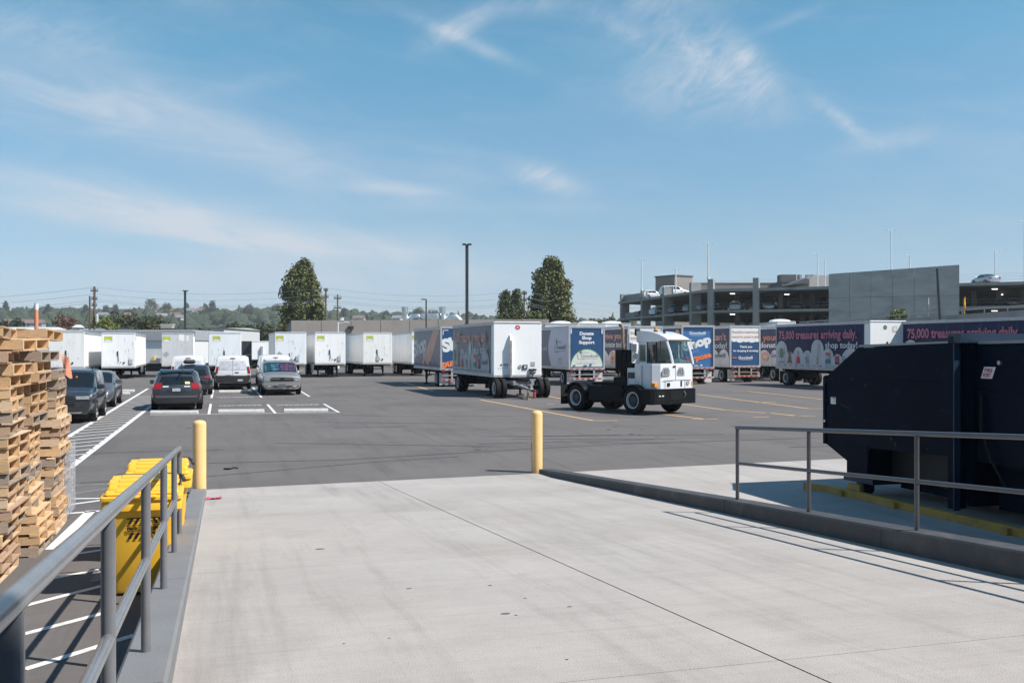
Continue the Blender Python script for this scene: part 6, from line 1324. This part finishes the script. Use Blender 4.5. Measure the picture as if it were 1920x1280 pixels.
# ------------------------------------------------------------------ pallets
def wood(n, c, c2): return mat('pallet_wood_' + n, c, .8, var=.16, scale=9, bump=.3, bscale=30, c2=c2, c2amt=.6, c2scale=5, stretch=(1.5, 1.5, 6))
WOODS = [wood('fresh', (.66, .445, .255), (.53, .33, .17)), wood('honey', (.56, .37, .21), (.45, .275, .14)), wood('pale', (.66, .49, .33), (.52, .37, .23)), wood('weathered', (.36, .285, .225), (.24, .185, .15)), wood('old', (.46, .31, .21), (.30, .20, .14))]
m_pink = mat('pink_stain', (.50, .15, .15), .8)
PW, PD, PH = 1.02, 1.20, .122
PM = {}
def pal_mesh(kind, k, w):
    key = (kind, k, w)
    if key not in PM:
        r = random.Random(hash((kind, k)) % 9999 + k*7); b = MB()
        if kind == 'stringer':      # runs along x (away from the ramp), ends show on the near face; notched underside
            e = r.uniform(-.012, .012); b.box((-PD, -.02, .016), (e, .02, .106))
        elif kind == 'deck':
            e0, e1 = r.uniform(-.012, .012), r.uniform(-.012, .012); w_ = r.uniform(.085, .1); th = r.uniform(.013, .018)
            c = r.uniform(-.006, .006)
            b.add([(-w_/2, e0, 0), (w_/2, e0+c, 0), (w_/2, PW+e1, 0), (-w_/2, PW+e1+c, 0), (-w_/2, e0, th), (w_/2, e0+c, th), (w_/2, PW+e1, th), (-w_/2, PW+e1+c, th)], [(0,3,2,1),(4,5,6,7),(0,1,5,4),(1,2,6,5),(2,3,7,6),(3,0,4,7)])
        PM[key] = b.mesh('pallet_' + kind, WOODS[w])
    return PM[key]
rp = random.Random(31)
LAB = {}
def pallet(label, s, t, z, wood_i, yaw=0.0, group='wooden pallets in the stacks', tilt=(0, 0), slim=False):
    e = thing('pallet', label, 'pallet', st(s, t, z), YAW + yaw, group)
    if tilt != (0, 0): e.rotation_euler = (tilt[0], tilt[1], YAW + yaw)
    def w(): return wood_i if rp.random() < .8 else rp.choice((0, 1, 2, 3, 4))
    for i, y in enumerate((.022, PW/2 + rp.uniform(-.03, .03), PW-.022)): link('stringer', pal_mesh('stringer', rp.randrange(4), w()), e, T(0, y, 0))
    n = 6
    for i in range(n):
        x = -.048 - (PD-.096)*i/(n-1)
        if i and rp.random() < .1: continue
        link('deck_board', pal_mesh('deck', rp.randrange(6), w()), e, T(x, 0, .1065) @ Matrix.Rotation(rp.uniform(-.012, .012), 4, 'Z'))
    for x in (-.048, -.36, -.6, -.84, -PD+.048): link('bottom_board', pal_mesh('deck', rp.randrange(6), w()), e, T(x, 0, -.001) @ Matrix.Rotation(rp.uniform(-.012, .012), 4, 'Z'))
    return e
ORD = ['first', 'second', 'third', 'fourth', 'fifth', 'sixth', 'seventh', 'eighth', 'ninth', 'tenth', 'eleventh', 'twelfth', 'thirteenth', 'fourteenth', 'fifteenth', 'sixteenth', 'seventeenth', 'eighteenth', 'nineteenth', 'twentieth', 'twenty-first', 'twenty-second', 'twenty-third']
WN = ['fresh yellow', 'honey coloured', 'pale', 'weathered grey', 'old brown']
def stack(nm, s0, t0, n, weights, odd=()):
    z = 0.0; ds = dt = yw = 0.0
    for k in range(n):
        top = n - k
        if k % 4 == 0: ds, dt, yw = rp.uniform(-.06, .06), rp.uniform(-.06, .06), rp.uniform(-.045, .045)
        wi = rp.choices(range(5), weights)[0] if k not in odd else 3
        pos = 'topmost' if top == 1 else (ORD[top-1] + ' from the top')
        pallet(f'{WN[wi]} pallet, {pos} in the {nm}', s0 + ds + rp.uniform(-.018, .018), t0 + dt + rp.uniform(-.022, .022), z, wi, yw + rp.uniform(-.012, .012)); z += PH + .0025
    return z
h1 = stack('stack at the picture edge', 11.15, -2.02, 18, (5, 4, 4, 1.2, 1.2), (8,))
h2 = stack('middle tall stack', 12.48, -1.97, 18, (4, 4, 3, 1.6, 1.5), (12,))
h3 = stack('tall stack next to the wrapped one', 13.86, -1.94, 16, (3, 3, 4, 1.5, 1), (14, 15))
h4 = stack('short film wrapped stack', 15.0, -2.0, 8, (0, 0, 1, 3, 2))
# loose weathered pallets lying across the tops
for i, (s, t, z, wi, yw, ti, lab) in enumerate(((11.0, -1.98, h1+.0, 4, .06, (0, 0), 'old brown pallet lying crooked on the edge stack, under two loose ones'), (11.35, -1.90, h1+.125, 0, -.10, (.02, .01), 'yellow pallet set crosswise on the loose pallets of the edge stack'), (11.2, -2.05, h1+.262, 1, .05, (-.02, .0), 'honey coloured pallet crowning the whole pallet pile at its edge'),
        (12.5, -1.9, h2+.0, 3, -.05, (0, 0), 'weathered grey pallet loosely laid over the middle stack'), (12.4, -2.0, h2+.125, 4, .08, (-.03, 0), 'old brown pallet on top of the middle stack, split at the end'), (12.6, -1.86, h2+.262, 1, -.04, (-.02, 0), 'topmost pallet over the middle stack with a thick front board'), (13.85, -1.90, h3, 3, .05, (0, 0), 'weathered grey pallet topping the third stack below the orange banner'))):
    pallet(lab, s, t, z, wi, yw, tilt=ti)
# film around the short stack
fm = bpy.data.materials.new('stretch_film'); fm.use_nodes = True; nt = fm.node_tree; N = nt.nodes; L = nt.links; pb = N['Principled BSDF']
pb.inputs['Base Color'].default_value = (.62, .63, .67, 1); pb.inputs['Roughness'].default_value = .25; pb.inputs['Alpha'].default_value = .62
tc = N.new('ShaderNodeTexCoord'); nz = N.new('ShaderNodeTexNoise'); nz.inputs['Scale'].default_value = 9; nz.inputs['Detail'].default_value = 5; nz.inputs['Distortion'].default_value = 1.5; L.new(tc.outputs['Object'], nz.inputs['Vector'])
bp = N.new('ShaderNodeBump'); bp.inputs['Strength'].default_value = .9; bp.inputs['Distance'].default_value = .05; L.new(nz.outputs[0], bp.inputs['Height']); L.new(bp.outputs[0], pb.inputs['Normal'])
mr = N.new('ShaderNodeMapRange'); mr.inputs[1].default_value = .3; mr.inputs[2].default_value = .7; mr.inputs[3].default_value = .2; mr.inputs[4].default_value = .75; L.new(nz.outputs[0], mr.inputs[0]); L.new(mr.outputs[0], pb.inputs['Alpha'])
fo = st(15.0, -2.0, 0); b = MB(); n = 40; vs = []; rows_ = 14
for j in range(rows_+1):
    for i in range(n):
        f = i/n*4; sd = int(f); g = f - sd; x0, x1, y0, y1 = -PD-.03, .035, -.035, PW+.035
        p = [(x0+(x1-x0)*g, y0), (x1, y0+(y1-y0)*g), (x1-(x1-x0)*g, y1), (x0, y1-(y1-y0)*g)][sd]; k = noise.noise(Vector((p[0]*6, p[1]*6, j*1.1)))*.03
        vs.append((p[0]*(1+k), p[1] + k, .03 + j*(h4+.02-.03)/rows_))
b.add(vs, [(j*n+i, j*n+(i+1) % n, j*n+n+(i+1) % n, j*n+n+i) for j in range(rows_) for i in range(n)])
o = b.obj('plastic_film', fm, smooth=60); o.location = fo; o.rotation_euler = (0, 0, YAW); tag(o, 'cloudy plastic film wrapped round the short pallet stack', 'plastic film')
# orange and white marker post and banner behind the stacks
p = at(68, 640, 17.5); t = thing('marker_post', 'orange and white marker post standing up behind the pallet stacks', 'marker post', (p.x, p.y, 0))
m_org = mat('faded_orange', (.72, .27, .14), .6); zt_ = at(68, 569, 17.5).z
b = MB(); b.cyl((0, 0, 0), (0, 0, zt_*.965), .034, 10); b.obj('post', m_org, t, smooth=50); b = MB(); b.cyl((0, 0, zt_*.965), (0, 0, zt_), .036, 10); b.obj('white_tip', m_pw, t, smooth=50)
for z in (.7*zt_, .8*zt_): b = MB(); b.cyl((0, 0, z), (0, 0, z+.09), .0365, 10); b.obj('band', mat('pale_band', (.75, .55, .45), .6), t, smooth=50)
a = at(119, 664, 13.9); t = thing('orange_banner', 'limp orange and white banner hanging at the corner of the third pallet stack', 'banner', (a.x, a.y, 0))
b = MB(); vs = []
for j in range(9):
    for i in range(5):
        f = j/8; g = i/4; vs.append((-.05 + .06*f + g*(.11-.03*f), .025*math.sin(5*g+3*f) + .05*g, a.z - .30*f - .03*g + .02*math.sin(g*6)))
b.add(vs, [(j*5+i, j*5+i+1, j*5+i+6, j*5+i+5) for j in range(8) for i in range(4)]); b.obj('cloth', mat('banner_cloth', (.72, .27, .17), .7, var=.1, c2=(.75, .7, .66), c2amt=1, c2scale=3), t, smooth=60, fix=False)

# ------------------------------------------------------------------ yellow wheeled bins
m_bin = mat('bin_yellow_plastic', (.90, .505, .04), .40, var=.03, scale=2)
m_bgrey = mat('bin_grey_plastic', (.055, .065, .07), .5)
def bin_(label, s, t_, yaw=0.0, sticker=True):
    e = thing('wheeled_bin', label, 'wheeled bin', st(s, t_, 0), YAW + yaw, 'yellow wheeled bins beside the curb')
    # local: x right (0..W), y away from the front
    W, D, Hb = .71, .72, .93; b = MB()
    def ring(z, ix, iy0, iy1, r=.05):
        x0, x1, y0, y1 = ix, W-ix, iy0, D-iy1; return [(x0+r, y0, z), (x1-r, y0, z), (x1-.3*r, y0+.3*r, z), (x1, y0+r, z), (x1, y1-r, z), (x1-r, y1, z), (x0+r, y1, z), (x0, y1-r, z), (x0, y0+r, z), (x0+.3*r, y0+.3*r, z)]
    prof = [(.03, .105, .09, .14), (.06, .10, .08, .12), (.50, .065, .045, .06), (.70, .05, .028, .03), (.72, .045, .026, .03), (.80, .035, .02, .02), (.83, .018, .018, .02), (.835, -.012, -.015, -.0), (.90, -.012, -.015, .0), (.93, -.004, -.006, .0)]
    vs = []
    for z, ix, a, c in prof: vs += ring(z, ix, a, c)
    n = 10; b.add(vs, [(j*n+i, j*n+(i+1) % n, j*n+n+(i+1) % n, j*n+n+i) for j in range(len(prof)-1) for i in range(n)] + [tuple(reversed(range(n))), tuple(range((len(prof)-1)*n, len(prof)*n))]); b.obj('bin_body', m_bin, e, smooth=40)
    # stepped lid: a rim, then terraces rising to the hinge, each with a lip and notched ends
    b = MB(); lp = [(.935, -.02, -.03, .02), (.965, -.02, -.03, .02), (.975, .0, .0, .02)]; vs = []
    for z, ix, a, c in lp: vs += ring(z, ix, a, c)
    b.add(vs, [(j*n+i, j*n+(i+1) % n, j*n+n+(i+1) % n, j*n+n+i) for j in range(len(lp)-1) for i in range(n)] + [tuple(reversed(range(n))), tuple(range((len(lp)-1)*n, len(lp)*n))]); lid = b.obj('lid', m_bin, e, smooth=35)
    for k, (y0, y1, z0, z1, ins) in enumerate(((.02, .20, .97, 1.012, .015), (.16, .36, 1.0, 1.045, .03), (.32, .54, 1.025, 1.072, .02), (.50, .69, 1.04, 1.088, .03))):
        b = MB(); M = Matrix.Translation((0, y0, z0)) @ Matrix.Rotation(R(3), 4, 'X'); b.rbox((ins, 0, 0), (W-ins, y1-y0, z1-z0), .022, M); b.rbox((ins+.10, .02, z1-z0-.005), (W-ins-.10, y1-y0-.06, z1-z0+.014), .01, M); b.obj('lid_step', m_bin, lid, smooth=35)
    b = MB(); b.rbox((W*.3, -.045, .95), (W*.7, .0, .985), .012); b.obj('lid_grip', m_bin, lid)
    b = MB(); b.tube([(.02, D-.0, 1.02), (.04, D+.07, 1.06), (.07, D+.10, 1.075), (W-.03, D+.10, 1.075), (W+.0, D+.07, 1.06), (W+.02, D-.0, 1.02)], .019, 8); b.obj('handle', m_bgrey, e, smooth=50)
    for x in (.05, W-.05):
        b = MB(); b.lathe([(.06, -.03), (.1, -.032), (.105, 0), (.1, .032), (.06, .03)], 18, (x, D-.06, .105), 'x'); w_ = b.obj('wheel', m_black, e, smooth=40)
    b = MB(); b.cyl((.05, D-.06, .105), (W-.05, D-.06, .105), .014, 8); b.obj('axle', m_steel, e)
    b = MB(); b.rbox((.07, D-.005, .3), (W-.07, D+.04, .86), .02); b.obj('back_frame', m_bgrey, e)
    if sticker:
        sl = (.026 - .045)/(.70 - .5)
        s_ = Sheet(e, (W/2 + .03, .030, .665), (1, 0, 0), Vector((0, -.07, 1)).normalized(), .010)
        def hz(y0, y1, up):
            out = []
            for k in range(6):
                x = -.155 + k*.055
                if k < 3: out.append([(x, y0), (x+.028, y0), (x+.058, y1), (x+.03, y1)])
                elif k == 3: out.append([(x-.012, y0), (x+.036, y0), (x+.012, y1)])
                else: out.append([(x+.03, y0), (x+.058, y0), (x+.028, y1), (x, y1)])
            return out
        s_.shapes('hazard_print', [(m_black, hz(.04, .095, 1) + hz(-.105, -.045, 1) + [rect(-.165, .088, .165, .098), rect(-.165, .022, .165, .027)])])
        s_.text('EMERGENCY SPILL', 0, -.026, .036, m_black, w=.32, bold=.05, align='c')
        s_.text('SPILL KIT', -.16, .004, .012, m_black, w=.09, bold=.03)
    return e
bin_('yellow wheeled bin with black hazard sticker on its front, nearest the pallets', 10.22, -1.02, .0)
bin_('yellow wheeled bin standing behind the one with the hazard sticker', 11.75, -.96, .0, False)
t = thing('pink_rag', 'crumpled pink scrap lying at the foot of the curb by the bollard', 'litter', st(15.85, -.02, zf(15.85)), .3)
b = MB(); rr = random.Random(4); vs = [(x*.045 + rr.uniform(-.012, .012), y*.03, abs(rr.gauss(.016, .012)) + .004) for y in range(-2, 3) for x in range(-3, 4)]
b.add(vs, [(j*7+i, j*7+i+1, j*7+i+8, j*7+i+7) for j in range(4) for i in range(6)]); b.obj('cloth', mat('pink_scrap', (.55, .08, .17), .8, var=.3, scale=20), t, fix=False)
t = thing('rubber_strip', 'curled black rubber strip lying on the asphalt beyond the ramp', 'litter', gp(431, 879.5)); b = MB()
b.tube([(-.12, 0, .012), (-.05, -.03, .02), (.02, .01, .014), (.06, .06, .03), (.13, .1, .014)], .014, 6); b.tube([(-.1, -.05, .01), (.0, -.09, .012), (.03, -.02, .012)], .011, 6); b.obj('strip', m_black, t)
m_spot = mat('oil_spot', (.13, .125, .12), .7)
for i, (px, py, r_) in enumerate(((948, 1150, .022), (1068, 1137, .012), (919, 1097, .011), (985, 1121, .008), (767, 1103, .014), (968, 1153, .008), (645, 1206, .006), (1063, 1236, .007), (600, 1029, .03), (730, 1196, .006))):
    z = .3
    for _ in range(6): q = gp(px, py, z); z = zf(q.dot(U))
    b = MB(); b.poly([q + U*(c*r_*1.0) + V*(a*r_*1.6) + Vector((0, 0, .003 - .05*c*r_)) for a, c in ell(0, 0, 1, 1, 9)]); b.obj('stain', m_spot, ramp_o, fix=False)

# ------------------------------------------------------------------ blue compactor on its guide rails
m_comp = mat('compactor_blue', (.0029, .0082, .0205), .45, var=.3, scale=1.2, spec=.05, c2=(.0045, .005, .007), c2amt=.6, c2scale=1.3)
m_comp2 = mat('compactor_blue_edge', (.010, .030, .062), .4, var=.1, scale=2)
m_ctop = mat('compactor_roof_grey', (.26, .27, .29), .5, var=.12, scale=2)
cp = thing('compactor', 'huge dark navy trash compactor container with tapered end on the pad', 'compactor', st(12, 10.06, 0), YAW)   # local x across, y along (s-12)
def side_prism(poly, x0, x1, name, m, **k):
    b = MB(); b.prism([(s-12, z) for s, z in poly], lambda a_, c_, d_: (d_, a_, c_), x0, x1); return b.obj(name, m, cp, **k)
body = [(14.84, 1.88), (13.92, 2.40), (11.62, 2.46), (11.62, .86), (13.62, .80), (13.66, .52), (14.18, .52), (14.84, .78)]
side_prism(body, 0, 2.3, 'container', m_comp)
side_prism([(13.9, 2.412), (11.62, 2.472), (11.62, 2.50), (13.86, 2.45)], -.012, 2.31, 'roof_plate', m_ctop)
side_prism([(14.852, 1.86), (14.852, 1.80), (11.62, 1.86), (11.62, 1.915)], -.018, 0.0, 'side_crease', m_comp)
side_prism([(14.86, 1.9), (14.86, .76), (14.80, .76), (14.80, 1.93)], -.02, 2.32, 'end_frame', m_comp)
for s0 in (12.6, 13.4):
    pass
side_prism([(14.2, .85), (13.66, .82), (13.66, .30), (14.2, .30)], -.012, 2.31, 'leg', m_comp)
side_prism([(14.26, .30), (13.5, .30), (13.5, .22), (14.26, .22)], -.03, 2.33, 'foot_plate', m_comp2); b = MB()
for x in (.06, 2.06): b.cyl((x, 1.95, .12), (x+.2, 1.95, .12), .11, 14)
o = b.obj('ground_roller', m_dark, cp, smooth=40); o['kind'] = 'stuff'
side_prism([(13.5, .30), (11.6, .32), (11.6, .16), (13.5, .16)], .5, .7, 'skid_beam', m_comp); side_prism([(13.5, .30), (11.6, .32), (11.6, .16), (13.5, .16)], 1.6, 1.8, 'skid_beam', m_comp); side_prism([(13.65, .80), (11.6, .86), (11.6, .30), (13.65, .30)], .45, 1.9, 'underbody', m_dark)
b = MB(); b.box((-.20, -.50, .16), (.02, -.39, 2.56)); b.obj('clamp_post', m_comp, cp); b = MB(); b.box((-.205, -.52, .14), (-.10, -.502, 2.50)); b.obj('post_plate', m_comp2, cp)
b = MB(); b.box((-.2, -.64, 2.47), (2.4, -.39, 2.60)); b.obj('clamp_header', m_comp2, cp); b = MB(); b.box((.02, -.62, .2), (2.3, -.5, 2.46)); b.obj('breech_frame', m_comp, cp)
side_prism([(11.4, 2.44), (4.0, 2.55), (4.0, .80), (11.4, .82)], .10, 2.3, 'charge_box', m_comp); side_prism([(11.36, 2.452), (4.0, 2.562), (4.0, 2.60), (11.36, 2.49)], .09, 2.31, 'charge_box_roof', m_ctop)
side_prism([(11.4, 1.80), (4.0, 1.80), (4.0, 1.74), (11.4, 1.74)], .085, .10, 'side_crease', m_comp)
side_prism([(11.2, .82), (4.0, .82), (4.0, .18), (11.2, .18)], .3, 2.1, 'power_base', m_comp)
for s in (10.4, 8.6, 6.8): side_prism([(s, 2.43), (s-.1, 2.43), (s-.1, .2), (s, .2)], .06, .1, 'stiffener', m_comp)
sg = Sheet(cp, (.095, -.86 + .17, 1.98), (0, -1, .0), (0, .0, 1), .006)
sh_ = lambda x, y: (x + y*.42, y)
sg.shapes('sign_plate', [(m_pw, [[sh_(0, 0), sh_(.21, 0), sh_(.21, .16), sh_(0, .16)]])])
for tx, yy in (('FIRE', .088), ('PORT', .022)):
    q = sg.text(tx, .105 + .42*yy + .012, yy, .052, mat('sign_red', (.42, .03, .06), .5), w=.15, bold=.02, align='c')
s2 = Sheet(cp, (-.001, 2.66, 1.45), (0, -1, 0), (0, 0, 1), .004)
s2.shapes('label_sticker', [(m_pw, [rect(0, 0, .145, .115)])]); s2.shapes('label_print', [(m_dark, [rect(.07, .09, .135, .105), rect(.075, .045, .14, .052), rect(.02, .085, .05, .09)])])
s3 = Sheet(cp, (.085, -1.5, .99), (0, -1, 0), (0, 0, 1), .02); s3.shapes('label_sticker', [(m_pw, [rect(0, 0, .12, .06)])])
s4 = Sheet(cp, (-.022, 2.84, 1.13), (0, -1, 0), (0, 0, 1), .004); s4.shapes('reflector', [(m_pw, [rect(0, 0, .05, .04)])])
rc = random.Random(9)
m_scr = mat('scraped_paint', (.030, .030, .034), .6, var=.4, scale=8); m_rst = mat('rust_bloom', (.022, .012, .008), .85, var=.4, scale=9)
s5 = Sheet(cp, (-.0005, 2.0, .9), (0, -1, 0), (0, 0, 1), .003)
scr = []; rst = []
for k in range(14):
    x, z, l_, a_ = rc.uniform(-.5, 2.2), rc.uniform(.05, 1.35), rc.uniform(.05, .4), rc.uniform(-.5, .3); w_ = rc.uniform(.002, .006)
    scr.append([(x, z), (x + l_*math.cos(a_), z + l_*math.sin(a_)), (x + l_*math.cos(a_), z + l_*math.sin(a_) + w_), (x, z + w_)])
for k in range(7):
    x, z, r_ = rc.uniform(-.7, 2.2), rc.choice((rc.uniform(-.02, .12), rc.uniform(.9, 1.0))), rc.uniform(.015, .05); rst.append([(x + r_*rc.uniform(.6, 1.2)*math.cos(q), z + r_*rc.uniform(.6, 1.6)*math.sin(q)) for q in [2*math.pi*i/9 for i in range(9)]])
s5.shapes('paint_scrape', [(m_scr, scr)], kind='stuff'); s5.shapes('rust_spot', [(m_rst, rst)], kind='stuff')
b = MB(); b.tube([(.05, -.75, 1.75), (.0, -.8, 1.3), (.02, -.95, .9), (.06, -1.2, .5)], .022, 6); b.obj('hydraulic_hose', m_black, cp, smooth=50)
b = MB(); b.cyl((.06, -1.05, 2.2), (.1, -1.05, 2.2), .03, 10); b.obj('lock_bolt', m_steel, cp)
# guide rail
m_gy = mat('guide_rail_yellow', (.46, .27, .055), .6, var=.15, scale=4, c2=(.22, .14, .05), c2amt=.6, c2scale=5)
gr = thing('guide_rail', 'low yellow steel guide rail along the foot of the compactor', 'guide rail', st(9, 9.80, 0), YAW); b = MB()
b.box((-.05, -6, .008), (.05, 5.25, .12)); b.add([(-.05, 5.252, .01), (.05, 5.252, .01), (.05, 5.252, .118), (-.05, 5.252, .118), (-.22, 5.75, .01), (-.13, 5.75, .01), (-.13, 5.75, .118), (-.22, 5.75, .118)], [(0,1,2,3), (7,6,5,4), (0,4,5,1), (1,5,6,2), (2,6,7,3), (3,7,4,0)]); b.obj('rail', m_gy, gr)
for y in (-3.2, -1.0, 1.4, 3.6, 4.9):
    b = MB(); b.box((-.11, y-.06, .008), (-.052, y+.06, .10)); b.box((-.052, y-.05, .02), (-.051, y+.05, .11)); b.obj('anchor_bracket', m_gy, gr)
b = MB(); b.box((.05, 4.6, .1), (.09, 4.9, .22)); b.obj('stop_plate', m_gy, gr)
g2 = thing('guide_rail', 'far yellow guide rail in the shade under the compactor', 'guide rail', st(9, 12.5, 0), YAW); b = MB(); b.box((-.05, -6, .008), (.05, 5.5, .12)); b.obj('rail', m_gy, g2)
for y in (-3.2, -1.0, 1.4, 3.6): b = MB(); b.box((.052, y-.06, .008), (.11, y+.06, .10)); b.obj('anchor_bracket', m_gy, g2)

# ------------------------------------------------------------------ signs and pole by the elevated road
p = at(1808, 590, 106); t = thing('road_sign', 'yellow diamond road sign seen edge on by the elevated road', 'road sign', (p.x, p.y, 0), R(62)); z0, z1 = at(0, 582, 106).z, at(0, 556, 106).z
b = MB(); b.cyl((0, 0, 3), (0, 0, z1-.2), .07, 6); b.obj('sign_post', mat('yellow_post', (.6, .36, .04), .6), t)
b = MB(); zc = (z0+z1)/2; h = (z1-z0)/2; b.prism([(0, zc-h), (h, zc), (0, zc+h), (-h, zc)], lambda a_, c_, d_: (a_, d_, c_), -.1, -.06); b.obj('sign_plate', mat('sign_yellow', (.80, .42, .02), .5), t)
p = at(1740, 595, 106); t = thing('road_sign', 'grey back of a road sign turned edge on by the blank garage wall', 'road sign', (p.x, p.y, 0), R(66)); z0, z1 = at(0, 583, 106).z, at(0, 558, 106).z; zc = (z0+z1)/2; h = (z1-z0)/2
b = MB(); b.cyl((.1, 0, 3), (0, 0, z1-.1), .07, 6); b.obj('sign_post', m_steel, t); b = MB(); b.prism([(0, zc-h), (h, zc), (0, zc+h), (-h, zc)], lambda a_, c_, d_: (a_, d_, c_), -.1, -.06); b.obj('sign_plate', mat('sign_back', (.45, .46, .48), .5), t)
a, c = at(1764, 600, 98), at(1757.5, 503, 98); t = thing('yard_light_pole', 'leaning dark pole in front of the blank concrete garage wall', 'light pole', (a.x+.25, 98, 0)); b = MB(); b.cyl((0, 0, 0), (c.x-a.x-.25, 0, c.z), .17, 8, .14); b.obj('pole', m_bronze, t); b = MB(); b.cyl((0, 0, 0), (0, 0, .5), .35, 10); b.obj('pole_base', m_conc2, t)
# ------------------------------------------------------------------ summer haze over the far hills
hz = MB(); hz.box((-1500, -60, -1.2), (1300, 2400, 75))
hm = bpy.data.materials.new('haze_air'); hm.use_nodes = True; nt = hm.node_tree; nt.nodes.remove(nt.nodes['Principled BSDF'])
pv = nt.nodes.new('ShaderNodeVolumePrincipled'); pv.inputs['Color'].default_value = (.97, .985, 1.0, 1); pv.inputs['Density'].default_value = .00022; pv.inputs['Anisotropy'].default_value = .2
nt.links.new(pv.outputs[0], nt.nodes['Material Output'].inputs['Volume'])
ho = hz.obj('haze', hm); ho['kind'] = 'stuff'
